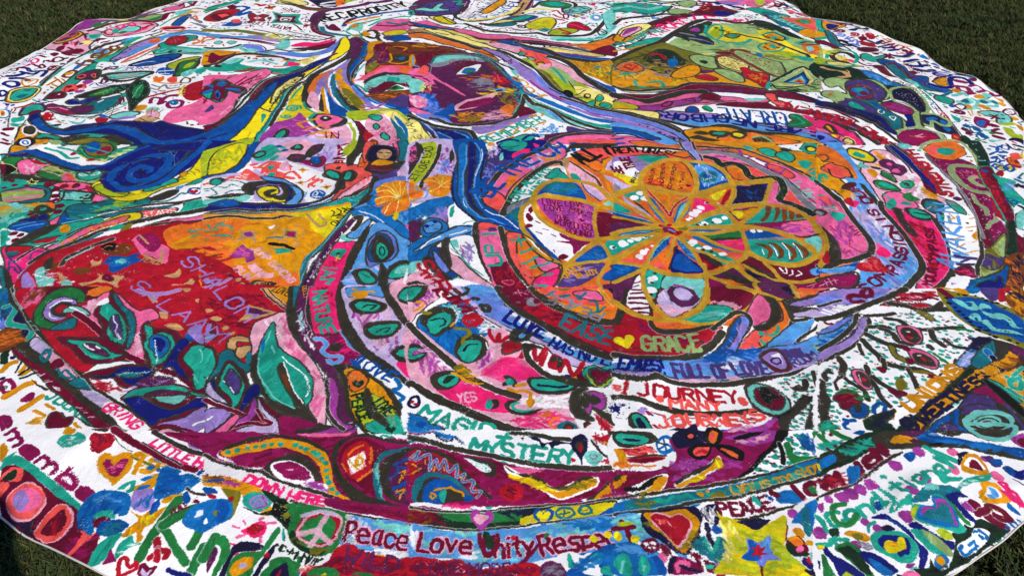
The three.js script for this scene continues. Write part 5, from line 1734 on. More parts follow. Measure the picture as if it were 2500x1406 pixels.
F2("K",[486,844,1,-10,9,3,6,6,0,6,2,-13,6,-2,7,8,-3,13,-9,-2,-4,-1,-7,0]);
F2("K",[501,852,4,-5,2,10,0,14,-3,7]);
f("T",[486,840,4,-5,8,8,2,6,-6,1],[506,851,0,-13,5,0,0,13]);
d("K",12,[496,829]);
F2("K",[502,805,3,-14,1,-21,5,-1,3,21,-5,19,-1,12,-3,2],[2]);
f("L",[493,792,5,-19,7,-6,-1,24,-4,12]);
F2("M",[516,818,10,-6,28,2,5,4,-5,20,-20,-4,-10,-8]);
F2("O",[516,822,1,-22,2,-24,8,-6,-3,20,1,20,-1,16],[2]);
F2("C",[515,790,1,-21,8,6,-1,24,-1,16],[1]);
s("R",5,[514,820,6,-5,3,7,-4,4]);
s("R",6,[515,825,6,0]);
F2("p",[546,773,5,-10,6,24,-1,23,-4,-14],[0]);
b("m",27,18,[549,787,3,-19,6,28,-2,14]);
F2("Q",[558,810,-3,-23,-5,-19,9,-1,6,19,-1,18],[2]);
// little dark-haired portrait
F2("I",[522,804,0,-14,3,-11,12,-1,11,5,4,13,1,12,-8,0,-8,6,-10,-2]);
f("n",[531,794,4,-7,9,1,3,7,-2,9,-5,3,-6,-4]);
F2("A",[529,817,7,-10,16,5,-8,6,-8,1]);
s("I",7,[532,793,4,1]);
s("I",7,[540,793,5,0]);
s("M",4,[538,800,3,1]);
F2("w",[526,828,13,-1,15,1,5,-10,0,14,-30,2]);
F2("K",[527,830,12,-4,10,-2,8,-10,11,-5,-12,14,-6,16,-16,-3]);
s("G",10,[531,830,13,0,12,-3]);
F2("z",[535,840,12,-3,17,-19,-3,24,-18,8]);
f("v",[559,832,6,-19,4,-4,4,30,-10,5]);
b("F",21,14,[560,836,7,-23,5,26]);
// teal diagonal strand
F2("Q",[501,1035,-1,-18,0,-19,4,-22,7,-14,4,-24,6,-18,5,-13,11,-30,2,-31,-2,5,0,24,-12,46,-10,46,-7,16,-4,16,2,21,2,14],[17]);
l("Q",12,[504,1035,-1,-22,2,-30,7,-23,6,-27,7,-23,8,-19]);
F2("K",[532,895,5,-16,1,-33,3,4,-2,29,-2,21,-5,6]);
F2("S",[527,908,9,-13,8,-1,7,7,31,5,7,58,-14,-12,-17,-19,-17,-13,-13,-3],[4]);
F2("P",[542,882,-3,-19,6,-13,28,-9,9,65,-22,2,-15,-9,-5,-5,5,-4],[3]);
b("c",32,36,[540,894,-1,-31,10,-14,-4,52,34,9,4,17]);
F2("c",[528,910,9,-8,19,2,15,21,16,18,2,21,-21,-18,-18,-19,-20,-6],[4]);
s("W",5,[539,913,14,10,11,11,10,12]);
s("W",6,[533,912,13,6]);
// orange flower
f("A",[542,871,5,-11,11,-9,8,-3,9,5,6,49,-8,8,-3,11,-3,-5,-7,1,-5,-9,4,-12,-11,-1,-4,-9,5,-8]);
b("O",28,72,[542,873,16,-20,17,3,6,42,-20,17,-15,-21]);
f("O",[558,915,-2,-11,8,-12,8,0,0,15,-7,8]);
s("y",5,[544,874,10,-4,10,9]);
s("y",4,[547,862,9,3,9,12]);
s("y",3,[557,853,4,12,6,11]);
s("y",3,[564,850,4,26]);
s("y",6,[545,886,9,-5,9,0]);
s("y",4,[559,913,2,-17,6,-12]);
s("y",3,[569,914,0,-26]);
s("y",5,[548,895,9,-6]);
s("y",3,[571,854,-1,22]);
d("y",14,[566,880]);
f("Y",[568,922,0,-11,3,-1,2,9,-2,6]);
// golden field
f("A",[395,942,-4,-12,28,-4,37,-5,28,-7,27,-12,12,-3,-5,34,-7,29,-9,25,-2,21,1,27,-72,5]);
f("O",[411,989,-16,-47,18,-5,20,-3,-5,21,-6,19,13,18,14,24,26,6,23,-8,3,21,-72,5]);
f("Y",[470,922,24,-7,29,-14,-6,30,-6,26,-16,-12,-5,-14]);
f("R",[416,1003,15,1,29,22,7,11,-38,3]);
b("A",33,43,[411,934,65,-12,28,36,-11,33,-54,-28]);
b("O",28,28,[422,996,13,-17,45,28,17,13,-31,0]);
b("O",30,18,[394,939,26,-9,23,12,-31,23]);
b("M",27,25,[418,1008,17,-1,24,20,5,10,-36,2]);
f("b",[408,981,11,6,7,6,-6,8,-5,-1]);
l("K",14,[393,938,18,-7,33,0,28,-4]);
l("b",6,[391,930,28,-4,37,-5]);
t("B",5,25,"YO JO YO",[521,905,-6,17,-4,15]);
s("B",5,[506,912,4,3,-1,8]);
s("B",6,[511,908,5,5,-2,6]);
s("B",7,[516,907,6,4]);
s("B",8,[511,921,5,-2]);
s("n",12,[486,923,9,11,7,9,5,-3,0,-5]);
s("n",11,[496,920,9,10]);
o("n",9,[436,956,3,-5,6,6,-2,5]);
f("n",[429,950,7,5,10,-1,2,-2,-2,7,5,13,-9,-8,-11,8,3,-11]);
f("m",[435,956,5,-3,4,6,-6,2]);
f("W",[454,945,6,-4,-2,7]);
o("n",7,[462,961,2,-19]);
p("n",[470,949,15,2,2,13,-16,-2]);
p("E",[473,951,11,2,1,9,-12,-2]);
p("G",[475,953,8,1,0,7,-8,-1]);
s("n",12,[464,962,14,6]);
s("Q",7,[458,963,8,-2,7,2]);
d("n",12,[488,970]);
s("n",6,[480,944,10,5]);
s("n",5,[490,960,1,-8]);
s("B",15,[463,971,8,2,7,1,9,5]);
f("T",[466,977,6,1,5,0,11,5,-14,4,-2,-6]);
s("T",8,[398,946,7,8,2,-9]);
s("T",12,[408,945,4,-4]);
s("T",11,[400,957,8,1,2,-5]);
s("T",10,[411,948,9,-1,4,7]);
s("T",12,[408,965,11,-2,8,1]);
s("T",10,[416,971,5,-9]);
s("T",8,[411,973,10,9,6,1]);
s("T",9,[416,989,6,-1,-2,-8]);
f("T",[405,975,1,-5,4,3,-1,5]);
f("m",[433,994,2,-10,5,-9,5,5,6,3,6,13,-6,5,-4,-8,-6,3]);
b("p",18,14,[435,990,6,-11,11,12]);
t("F",7,24,"JUMP DANCING",[448,980,16,14,17,17,16,19]);
t("F",7,26,"UNDER THE SUN",[454,1006,14,15,11,-1]);
t("F",8,26,"SUN",[442,1011,18,15]);
s("n",12,[457,978,12,11]);
f("n",[473,997,9,4,5,8,-8,-5]);
f("K",[463,1033,2,-8,11,1,9,2,-6,8,-13,1]);
f("n",[468,1035,0,-8,12,2,-2,5]);
t("B",4,29,"LOVE",[471,1037,11,-3]);
d("n",10,[441,1016,11,10,5,6]);
f("V",[424,1027,3,-8,6,3,-1,9,-5,3]);
l("V",11,[428,1039,9,-6,7,-8]);
s("V",13,[423,1023,8,-2]);
// iamnature strand
F2("w",[508,1034,1,-18,6,-49,8,-28,10,-18,2,3,-6,15,-6,21,-5,26,-3,21,1,27],[10]);
b("W",14,36,[510,1031,3,-34,6,-31,8,-34,-2,34,-8,57]);
s("I",6,[509,1032,2,-27,6,-32]);
f("W",[526,953,9,-29,10,-1,3,14,-7,28,-13,-1]);
f("t",[524,956,5,-5,9,6,-1,6,-6,-1]);
F2("S",[531,952,15,-25,2,3,-7,25]);
l("K",23,[533,924,4,-2,0,9,-3,11]);
F2("H",[520,1034,-2,-23,5,-45,9,-2,7,-1,-1,21,0,27,1,21],[7]);
b("R",21,14,[522,1030,-1,-38,12,-20,1,31]);
f("T",[522,985,1,-9,11,-1,-1,11,-2,3]);
d("K",8,[528,982]);
s("Y",5,[527,987,5,4]);
s("Y",4,[529,985,0,8]);
t("T",10,43,"IAM",[521,1001,0,16,3,20]);
F2("K",[540,1032,0,-27,-1,-24,6,-35,2,-7,2,25,-4,20,-2,21,1,27],[8]);
F2("S",[545,1032,0,-30,1,-22,3,-26,2,-17,11,-4,17,19,10,9,9,67],[7,8]);
F2("P",[559,1001,-6,-21,0,-23,8,-10,12,9,7,22,-3,13,-10,6]);
F2("U",[559,992,-5,-19,3,-16,2,-7,9,6,7,19,-2,16]);
b("v",32,43,[546,1028,0,-35,13,8,26,-2,6,-16,6,42]);
F2("K",[559,983,-2,-13,3,-17,12,16,3,12,-5,13,-6,-2]);
f("T",[562,981,-2,-13,3,-4,6,7,3,11,-4,8]);
o("D",5,[564,979,0,-10,4,7,0,8]);
F2("K",[548,1015,0,-7,8,-1,9,7,3,7,-3,7,-9,-1]);
f("T",[552,1016,0,-6,7,1,8,10,-1,4,-6,1,-5,-4]);
s("D",4,[555,1015,7,3]);
F2("K",[570,1012,0,-12,4,6,4,23,-5,1],[3]);
F2("K",[577,1017,1,-16,7,-8,8,-2,3,24,-11,3],[3]);
F2("T",[578,1016,3,-12,7,-7,6,0,2,13,-13,7],[3]);
f("t",[583,1010,1,-8,10,-4,1,9]);
f("p",[582,935,3,-2,2,12]);
F2("F",[581,1027,15,-14,2,15],[1]);
// coral ground of the flower
f("O",[672,874,42,-71,78,-35,92,-4,79,52,37,91,2,54,-52,52,-45,35,-53,14,-65,-11,-50,-23,-42,-44,-28,-51]);
b("C",48,108,[672,874,42,-71,78,-35,92,-4,79,52,37,91,-50,106,-98,49,-65,-11,-92,-67]);
b("p",42,54,[883,771,79,51,38,85,-47,95,-32,-94]);
f("v",[564,772,50,-15,6,56,-3,22,4,41,-21,13,-20,2]);
b("m",30,28,[596,778,18,-11,5,64,-17,1,-11,34]);
b("P",31,18,[599,824,10,-33,6,22,-9,19]);
f("w",[566,786,5,-15,7,9,1,23,-7,27]);
b("p",27,18,[564,776,9,-5,2,33,-5,18]);
f("L",[575,770,15,-8,5,21,0,25,-5,21,-4,17,-7,7,-5,-4,1,-23,6,-23,1,-19]);
t("K",5,33,"LET LOVE LEAD",[577,853,12,-35,1,-44]);
f("K",[570,766,6,4,5,14,-4,24,-5,27,-2,-13,5,-21]);
l("K",18,[597,769,0,33,-4,24,-5,22,-1,15]);
f("K",[612,807,-3,-18,2,-12,4,14,-1,14]);
d("A",18,[654,763]);
f("A",[589,850,3,-8,8,-5,11,-1,7,5,1,23,-6,14,-10,1,-7,-7,0,-12]);
b("O",29,43,[590,852,10,-15,18,4,0,25,-15,11]);
s("y",5,[590,850,7,-3,10,10]);
s("y",4,[598,872,7,-7,3,-8]);
s("y",4,[608,840,1,15,7,-9]);
s("y",6,[618,862,-8,-1]);
s("y",3,[599,839,7,14]);
f("A",[574,847,6,4,12,21,-1,8,-7,11,-4,0]);
f("O",[574,851,5,4,2,12,10,5,-4,11,-9,-2]);
s("S",7,[576,862,6,1,5,4,9,5,-3,10,-8,3,-5,6]);
s("S",5,[581,855,3,10]);
f("z",[647,853,-1,-33,3,-32,11,-11,18,17,14,-8,4,-5,-11,22,-17,21,-9,20,-6,23]);
b("P",26,25,[648,849,4,-48,12,17,-9,39]);
f("N",[663,762,49,-14,5,9,-18,24,-18,13,-14,1]);
f("T",[664,765,9,-9,21,-1,-5,19,-11,4,-9,-4]);
f("t",[665,800,0,-16,3,-3,1,16]);
s("N",7,[664,767,12,1,9,-5]);
s("N",7,[669,776,9,-3]);
f("H",[678,787,7,-10,7,-5,6,-1,-2,10,-8,3,-6,10],[701,756,7,5,-3,7]);
b("v",27,14,[649,773,13,-11,1,24,-10,8]);
// left sky and swoops
F2("c",[582,906,16,-17,17,-9,8,4,-2,15,-12,1,-18,16,-6,15],[7]);
F2("V",[602,913,5,-13,10,-1,3,15,-2,16,-13,-10]);
F2("w",[585,929,10,-6,1,19,-1,22,-7,-9],[4]);
b("c",36,43,[582,906,36,-22,3,11,-31,32]);
F2("t",[592,983,12,-4,11,15,12,11,9,4,4,7,-10,-1,-14,-12,-14,-11,-9,2],[9]);
F2("c",[590,968,8,-13,13,-11,23,-13,13,0,-1,16,-13,4,-14,3,-9,14,-3,14,-8,10,-6,0],[11]);
F2("S",[596,975,15,-22,21,-19,14,1,-11,13,-18,8]);
s("W",6,[601,970,6,-12,9,-7]);
s("W",7,[625,947,10,-4,5,-4]);
F2("c",[597,944,1,-14,5,-8,8,0,8,6,3,9,-3,5,-9,4,-6,6]);
F2("S",[600,938,0,-8,9,-5,6,7,-2,9,-9,4]);
d("N",10,[602,934,7,-7]);
s("N",4,[606,933,2,-2]);
s("N",4,[609,939,4,0]);
f("W",[623,928,-4,-25,4,-8,10,3,11,17,1,11,-11,5]);
f("T",[622,917,-1,-13,3,-7,1,11,-1,9]);
l("T",5,[636,929,3,-4,6,-2]);
f("W",[624,967,0,-12,17,-8,6,8,3,18,7,21,8,20,-9,-5,-12,-11,-9,-9,-8,-8]);
f("t",[625,958,7,-3,3,12,-4,-1]);
b("V",22,28,[637,977,5,-17,5,-3,3,37,-6,-5]);
F2("F",[627,978,9,5,10,15,17,18,6,7,-16,1,-13,-14,-12,-14],[4]);
s("T",5,[624,952,5,13,9,15,9,15,12,11]);
s("R",3,[628,969,7,8]);
s("R",3,[636,964,4,11]);
F2("K",[620,969,0,-12,4,-4,0,15,5,25,-2,6,-4,-18]);
F2("w",[617,969,4,9,5,18,5,12,-5,-6,-6,-18]);
F2("U",[609,976,3,-9,6,11,8,20,10,11,-6,6,-8,-10,-9,-17]);
F2("P",[612,975,5,6,12,21,-5,3,-7,-14]);
f("W",[594,998,10,-8,10,10,16,18,10,-4,20,10,-62,4]);
f("t",[594,995,8,-5,4,3,-10,19]);
F2("K",[606,990,3,-6,6,10,16,21,-5,2,-10,-13]);
F2("F",[596,1012,11,-7,19,12,8,9,-36,2],[3,4]);
s("R",11,[606,1011,4,-5,3,4,-3,5]);
s("R",13,[617,1025,3,-4,5,-1]);
s("R",11,[617,1016,5,4]);
F2("K",[597,1024,7,-3,7,4,2,2,-15,1],[3,4]);
// central blue strand
F2("U",[612,757,31,-3,6,24,1,32,-4,23,1,25,5,27,11,16,13,8,10,12,14,13,13,18,9,18,5,16,1,6,-4,-6,-7,-18,-11,-14,-10,-13,-27,-11,-16,-5,-13,-13,-11,-14,-6,-14,-4,-20,0,-33,1,-27],[0]);
F2("c",[618,776,4,-17,5,7,3,37,-1,35,2,33,5,19,10,18,12,10,-14,-3,-11,-17,-6,-23,-4,-49],[1]);
F2("N",[630,758,6,7,3,46,-1,39,1,24,6,23,7,12,-11,-15,-6,-27,-2,-38],[0]);
s("S",7,[636,760,7,19,1,23,-3,27,0,29,5,24,7,18]);
s("S",7,[627,766,2,42,-1,26,3,33,6,27,13,21,12,3,14,9,14,6]);
s("W",4,[644,774,2,18,-5,45]);
s("W",4,[632,883,2,11,3,5]);
s("W",5,[655,904,7,6,10,3,16,18]);
s("I",8,[618,831,2,37,5,23,13,21,15,15,16,6]);
s("I",7,[649,788,-2,44,2,30,8,26,15,20]);
s("N",7,[666,924,16,6,15,8,14,17]);
// be the change arc
F2("p",[652,885,5,-24,10,-26,12,-21,16,-24,19,-18,19,-11,4,21,-12,13,-13,10,-26,37,-10,25,-5,24,-1,15,-9,-7]);
F2("C",[653,883,6,-18,7,3,8,15,-3,19,-10,-4]);
f("O",[672,856,3,-17,11,-14,-2,19,-8,15]);
b("v",31,32,[679,821,26,-36,28,-19,-1,16,-31,33]);
b("A",27,18,[708,792,15,-16,9,11,-16,11]);
l("K",25,[652,877,6,-24,8,-24,13,-21,15,-20,16,-15,9,-16]);
t("U",19,91,"BE THE CHANGE",[659,880,9,-20,11,-24,14,-21,16,-17,19,-18,14,-8,70,-19]);
F2("C",[740,750,54,-5,1,-10,-52,10],[0,1,2,3]);
l("b",14,[687,858,12,-24,13,-18,9,-16,7,-5,6,3]);
l("K",31,[673,908,6,-25,6,-20,11,-24,13,-21,10,-14,13,-5,4,15]);
f("W",[680,890,3,-15,9,-21,16,-29,13,-14,11,-3,5,15,2,12,-19,6,-13,18,-6,18,-10,12]);
F2("T",[715,837,4,-9,5,-11,4,-2,3,8,7,8,-2,5,-11,3]);
t("T",10,35,"LOVE ALWAYS",[684,888,13,-35,26,-34]);
t("T",9,32,"WINS",[699,875,18,-30]);
F2("x",[676,900,3,-8,20,-13,3,4,-24,26]);
f("Q",[678,909,10,-12,2,22,-4,2]);
F2("K",[739,775,3,-10,51,-12,1,-8,-35,6,-14,4],[2,3,4]);
F2("C",[750,774,8,-8,18,-7,17,-4,-2,20,-14,10,-3,26,-13,-11,-8,-12],[3]);
F2("O",[751,778,6,18,14,15,5,-16,-12,-13]);
t("B",18,87,"ALL C",[755,799,21,-21,21,-6]);
// flower of life, left petals
f("F",[734,801,3,-10,8,9,13,10,11,14,6,23,9,23,-14,-3,-26,-36]);
l("b",14,[741,795,25,31,6,17]);
f("n",[733,803,2,-16,6,4,-3,25,4,15,6,10,9,29,-5,-1,-8,-26,-6,-14]);
f("T",[741,822,6,0,5,12,-8,1]);
f("v",[753,844,12,8,8,19,-11,-5]);
s("N",6,[752,840,8,20,9,13]);
f("U",[705,879,5,-17,12,-15,22,-6,8,10,3,22,-12,-3,-21,1]);
f("Q",[711,864,13,-17,20,-4,3,12,-17,8]);
b("c",29,25,[710,872,18,-21,20,0,1,18]);
f("m",[705,884,9,-6,16,-1,16,2,17,5,1,18,-5,36,-13,-4,-19,-11,-14,-19]);
b("p",32,28,[710,888,22,-8,28,8,-3,42,-28,-14]);
t("M",5,40,"LOVE LOVE",[710,889,44,-3]);
t("M",5,37,"LOVE MAKES",[712,899,25,-2,25,9]);
t("M",5,35,"THE",[724,914,14,-1]);
t("M",5,37,"WORLD GO",[721,920,18,5,20,1]);
t("M",5,33,"ROUND",[733,935,24,1]);
h("M",750,911,24,20);
f("W",[694,919,0,-19,6,-9,5,1,6,18,16,18,17,11,11,4,-18,36,-9,0,-9,-13,-12,-19]);
f("M",[697,902,3,-6,3,4,-3,7],[695,911,3,-4,5,7,-4,4],[695,926,3,-4,4,3,-4,4],[725,975,4,-6,5,4,-5,6]);
s("M",5,[705,918,4,3]);
s("M",5,[705,935,5,3]);
s("M",5,[711,930,5,1]);
s("M",5,[719,938,4,3]);
s("M",3,[721,963,1,4]);
f("G",[727,935,9,5,19,5,-6,9,-6,10,-4,5,-1,-16,-14,-4,12,-2,-7,-5]);
f("M",[766,893,16,6,-3,32,-15,5,0,-19]);
f("P",[739,977,8,-10,16,-16,8,14,-4,7,-15,4]);
f("U",[740,980,8,-13,15,-17,8,17,-8,7,-11,4]);
b("c",23,21,[746,973,16,-19,7,13,-15,7]);
f("z",[723,1016,4,-14,10,-14,11,-7,18,-4,-2,14,-10,12,-13,11,-11,4]);
b("V",22,21,[727,1012,11,-23,25,-9,-13,22]);
t("A",6,29,"DANCE",[730,1005,19,-18]);
t("A",6,27,"IN JOY",[741,1004,20,-10]);
f("U",[765,995,10,-10,-2,17,-9,1]);
f("w",[763,1011,10,-3,-1,8,-8,0]);
f("t",[772,877,6,-6,6,1,-1,10]);
f("S",[774,888,8,2,0,5]);
f("T",[769,946,9,-4,-2,23,-4,-3]);
f("C",[734,1019,12,-5,13,-2,1,5]);
// gold petals outline
l("a",26,[701,883,9,-7,16,-5,21,2,16,7,10,3,10,-1]);
l("a",20,[701,883,4,20,12,19,14,11,15,8,16,0,17,-6]);
l("a",20,[701,881,6,-22,11,-12,19,-10,18,1,14,7,9,18,6,11]);
l("a",17,[700,885,-9,16,0,25,7,17,9,21,11,13,9,9,8,-1]);
l("a",14,[765,883,-3,27,0,31]);
l("a",15,[719,1020,8,-19,6,-16,12,-19,18,-25]);
l("a",15,[735,987,13,-7,19,-7,9,-7]);
l("a",13,[763,941,7,16,3,13]);
l("a",10,[762,1017,-3,-11,7,-20,10,-15]);
s("A",11,[776,813,3,25,5,28]);
s("A",13,[776,810,3,-16,12,-17]);
f("v",[779,810,3,-14,9,-14,-2,23,-7,5]);
f("v",[777,821,10,6,-1,10,-5,-5]);
s("A",18,[774,813,8,-3,6,8]);
s("A",15,[772,875,6,-6,6,-3]);
s("A",14,[768,887,5,-6,10,5]);
// up joy arc
l("K",19,[648,926,0,21,6,25,4,16,7,17,7,18]);
F2("C",[651,927,9,-2,12,8,0,17,-12,12,-6,-6]);
F2("p",[652,940,9,-3,11,1,4,30,4,18,8,19,9,16,-25,2,-7,-18,-7,-19,-4,-20],[6]);
F2("M",[665,993,14,-7,8,18,10,17,-23,2],[3]);
b("R",25,25,[668,1002,14,-13,13,29,-17,4]);
b("p",26,21,[654,943,17,-2,7,42,-15,-2]);
o("p",4,[676,1013,6,-3,4,2,-3,5]);
t("T",13,49,"UP I",[675,991,-4,-23,-4,-30]);
f("z",[660,939,2,-7,7,1,-3,5]);
l("K",21,[671,931,4,24,5,22,8,19,11,18,5,7]);
F2("C",[678,939,14,2,4,15,10,16,12,11,9,7,-7,27,-15,4,-12,-19,-10,-22,-4,-22]);
F2("O",[688,954,6,-6,12,25,9,14,-8,17,-12,-4,-6,-24]);
F2("A",[693,943,6,5,7,12,13,19,-3,1,-12,-13]);
F2("p",[704,977,14,6,6,6,-13,7]);
F2("H",[704,1010,16,-16,5,-1,-5,23,-14,5]);
b("C",29,28,[679,944,10,32,17,34,-13,-13]);
f("W",[696,946,6,7,11,18,6,6,-10,-9]);
s("T",8,[688,943,3,17]);
s("T",14,[682,951,12,-1]);
s("T",12,[691,970,11,-8]);
s("T",11,[693,985,6,-3,7,-7]);
s("T",12,[700,991,10,-3]);
s("T",10,[711,988,6,-5]);
s("T",12,[711,1002,8,-2]);
s("T",12,[705,1015,9,3]);
F2("O",[793,750,73,-7,1,15,-9,-4,-29,-7,-36,3],[0,4,5]);
F2("C",[793,760,16,-4,18,6,18,3,10,11,15,3,21,-13,11,3,16,-4,20,15,16,19,13,21,10,24,4,41,-21,-14,-19,-8,11,-35,-21,-14,-15,-16,-17,-12,-15,6,-24,-5,-18,-15,-28,1,-23,4],[24]);
l("K",22,[793,755,24,-4,23,0,18,3,13,4]);
F2("p",[869,743,8,-6,8,10,3,9,9,-1,17,8,26,10,18,19,2,18,-14,-17,-20,-9,-37,-9],[0]);
t("B",11,57,"REATURES!",[792,770,28,-5,20,3,16,8]);
F2("O",[877,737,47,-1,23,5,40,25,17,20,7,15,-5,18,-17,-16,-18,-19,-19,-14,-26,-10,-22,-5,-18,-1],[0,5]);
F2("A",[886,737,87,-9,19,19,18,3,13,8,-17,61,-17,-27,-18,-24,-27,-17,-33,-9],[0,4]);
F2("p",[958,783,14,-4,16,17,17,27,-15,50,-6,-15,-4,-24,-11,-23],[3]);
F2("C",[960,783,15,5,8,17,-12,6,-10,-15]);
t("m",11,80,"PEACE",[978,793,-19,-15,-18,-12,-11,-14,-32,1]);
t("t",11,53,"I AM",[993,869,2,-29,-9,-26]);
l("K",19,[870,736,12,11,21,3,25,0,20,6,22,14,18,17,12,15,6,14]);
F2("T",[957,747,11,-5,9,8,-5,11,-8,-4]);
F2("T",[976,755,13,-6,6,12,-7,10,-10,-6]);
f("T",[997,770,10,-3,5,6,-10,13,-5,-7],[1001,791,11,-8,2,9,-7,9]);
d("T",26,[946,744,19,5,39,61]);
F2("T",[1007,743,9,-13,12,-2,2,8,-4,15,-12,1],[1,3]);
d("K",29,[1019,741]);
d("Y",17,[1019,742]);
f("K",[983,745,6,-5,8,6,-6,3]);
f("K",[1018,759,5,2,-2,5]);
s("O",13,[1001,756,11,3]);
s("O",8,[996,798,15,-11]);
F2("V",[869,743,13,-6,4,41,0,11,-5,5,-1,-11,-5,-16],[0]);
s("S",8,[873,748,5,9,3,19]);
l("K",10,[870,738,3,22,7,18,2,15,4,-6,1,-12,-3,-18,0,-20]);
l("x",35,[887,764,21,-2,21,10,18,19,24,29,7,22,4,24,5,18]);
s("K",7,[889,759,20,-2,23,10,35,36,10,18,10,28,4,20]);
F2("O",[912,796,10,-5,8,6,7,17,-9,5,-12,-5]);
s("A",18,[915,796,11,-3,4,13]);
F2("p",[941,861,14,-38,7,-1,-7,26,1,12,12,11,-14,-3]);
l("D",32,[893,774,9,5,5,11,12,-4,12,8,2,16,8,6,14,-4,10,4,0,19,-9,19,10,9,10,11,5,9]);
k("O",2,90,[894,772,15,13,23,5,3,20,32,-1,0,26,-10,21,23,25,-9,-7,-19,-14,12,-38,-33,-8,-18,-22]);
// left white petal and lettering
f("V",[791,779,23,-4,31,6,6,5,-14,8,-15,12,-13,23,-21,-13]);
f("T",[816,777,21,-4,12,10,-17,11]);
b("x",32,18,[793,782,26,-3,9,18,-17,8]);
f("W",[790,791,10,-5,8,6,5,17,4,7,-8,13,-14,-11,-6,-9]);
t("M",11,38,"BE",[799,817,-4,-20]);
t("M",11,37,"TRUE",[812,805,-6,-29]);
f("Y",[788,814,9,3,14,10,1,12,-9,1,-9,-12,-6,-6]);
t("K",5,16,"BRAVE",[806,836,10,-23]);
f("v",[787,827,10,10,10,7,-13,7,-9,-1]);
f("x",[786,837,6,10,0,8,-7,1]);
// petals of the flower
f("O",[816,843,1,-17,6,-18,14,-14,17,-9,12,6,5,20,0,19,-4,21,-14,-1,-16,-4]);
b("A",40,39,[823,817,23,-24,21,9,-2,37,-26,2]);
b("R",26,10,[818,839,15,-16,17,19]);
o("M",10,[816,843,1,-19,7,-18,14,-14,18,-6,11,6,5,21,-1,21,-5,19,-13,-3,-16,-6]);
t("M",4,15,"PASSION",[823,843,10,-38]);
t("M",4,15,"AND STRENGTH",[837,841,9,-48]);
t("M",4,15,"COME FROM",[845,845,14,-51]);
t("M",4,14,"WITHIN",[856,846,9,-37]);
h("M",864,836,22,20);
f("U",[871,791,12,-6,14,8,11,15,1,17,-19,10,-15,9,1,-21,-1,-15]);
f("S",[876,799,11,-10,13,13,5,17,-14,10,-10,5,-2,-17]);
f("Q",[880,812,9,-9,10,5,-3,14,-14,5]);
f("U",[883,812,7,-5,5,6,-7,7]);
b("W",18,21,[874,795,13,-6,19,28,-8,7,-22,18]);
f("T",[794,857,10,-7,11,2,-4,18,-8,-3]);
d("W",19,[811,855,-6,9,11,1]);
f("v",[793,861,9,12,11,14,6,18,-9,-6,-11,-18]);
f("K",[803,869,7,7,10,24,-7,-13]);
f("A",[820,851,18,-1,21,6,-9,19,-11,17,-3,8,-6,-18]);
b("O",34,18,[825,855,29,1,-14,29]);
l("R",9,[820,851,6,16,6,15,4,16,3,-9,11,-18,10,-13,-16,-5,-16,-3]);
f("c",[817,861,7,6,5,21,2,22,-6,-7,-5,-20]);
f("t",[818,863,4,8,6,26,-5,-7]);
f("c",[838,913,4,-19,7,-16,12,-12,0,6,-6,19,-10,14]);
f("t",[842,903,6,-19,12,-14,-5,17,-8,12]);
f("N",[872,853,11,-7,7,-3,-10,11,-8,3]);
f("O",[877,856,10,-8,22,-15,-3,17,-8,19,-6,8,-4,-10]);
f("Y",[883,854,13,-11,8,-3,-10,17,-7,5]);
f("R",[892,877,0,-10,14,-27,4,-3,-5,19,-7,15]);
b("W",10,18,[879,858,9,7,8,6,-7,2]);
f("H",[847,912,10,-19,11,-30,8,2,5,9,4,7,-17,17]);
d("W",18,[870,880,-10,13,5,-6]);
d("W",9,[853,902,-2,6,26,-39,-21,30]);
d("K",8,[878,869]);
f("N",[916,831,15,0,20,-10,-7,24,-10,21,-14,-1,-16,5,8,-22]);
f("I",[917,837,28,-9,-11,34,-25,4]);
b("U",22,14,[918,839,25,-6,-10,27,-21,4]);
f("M",[896,884,10,-5,23,-7,-8,14,-15,16,-2,-5]);
f("A",[899,884,11,-5,17,-5,-9,12,-13,12]);
f("Y",[900,886,8,-5,3,6,-6,9]);
s("N",8,[896,882,10,-3,11,-2]);
s("N",7,[896,884,8,16]);
f("t",[852,913,13,-10,23,-14,6,3,3,14,-29,6]);
f("T",[854,913,13,-10,22,-13,7,14,-20,6]);
d("W",20,[882,902]);
d("W",13,[869,907,21,-11,-26,15]);
d("K",7,[869,909,-7,1,15,-5]);
f("T",[910,905,8,-15,16,-17,11,-2,15,8,13,10,-20,7,-21,6]);
f("b",[924,899,9,-12,5,-18,5,2,-5,15,-9,14],[937,898,7,-14,2,-12,5,0,-4,14,-7,11],[947,897,5,-21,5,-1,-5,20],[955,894,4,-17,4,4,-3,11],[963,890,3,-8,8,5]);
s("K",7,[908,907,51,-11,16,-5]);
f("G",[910,909,43,-11,-11,17,-13,-1,-12,-2]);
f("p",[945,904,14,-6,21,-4,-3,22,-14,5,-12,1,-7,-7]);
b("m",29,18,[935,912,17,-12,26,0,-4,16,-23,4]);
f("K",[951,922,12,-1,14,-5,-2,5,-14,3]);
f("U",[906,918,13,-3,14,6,8,6,-16,2,-17,3]);
d("W",11,[914,917,6,0]);
f("x",[908,930,35,-4,-8,4,-24,2]);
f("T",[906,932,28,-1,21,-5,9,12,0,13,-11,10,-14,6,-17,0,-12,-6,-6,-9]);
f("b",[912,938,4,0,5,4,4,7,-4,11,-5,4,4,-12,-4,-7],[923,936,6,1,6,8,-1,10,-6,8,-2,-1,4,-9,-3,-11],[935,934,6,2,6,6,0,12,-8,10,-3,0,6,-10,-1,-11],[946,933,7,2,6,6,0,10,-7,7,-2,-1,4,-7,-3,-10]);
s("W",6,[924,941,3,8,0,9]);
s("W",6,[937,936,3,12,-2,13]);
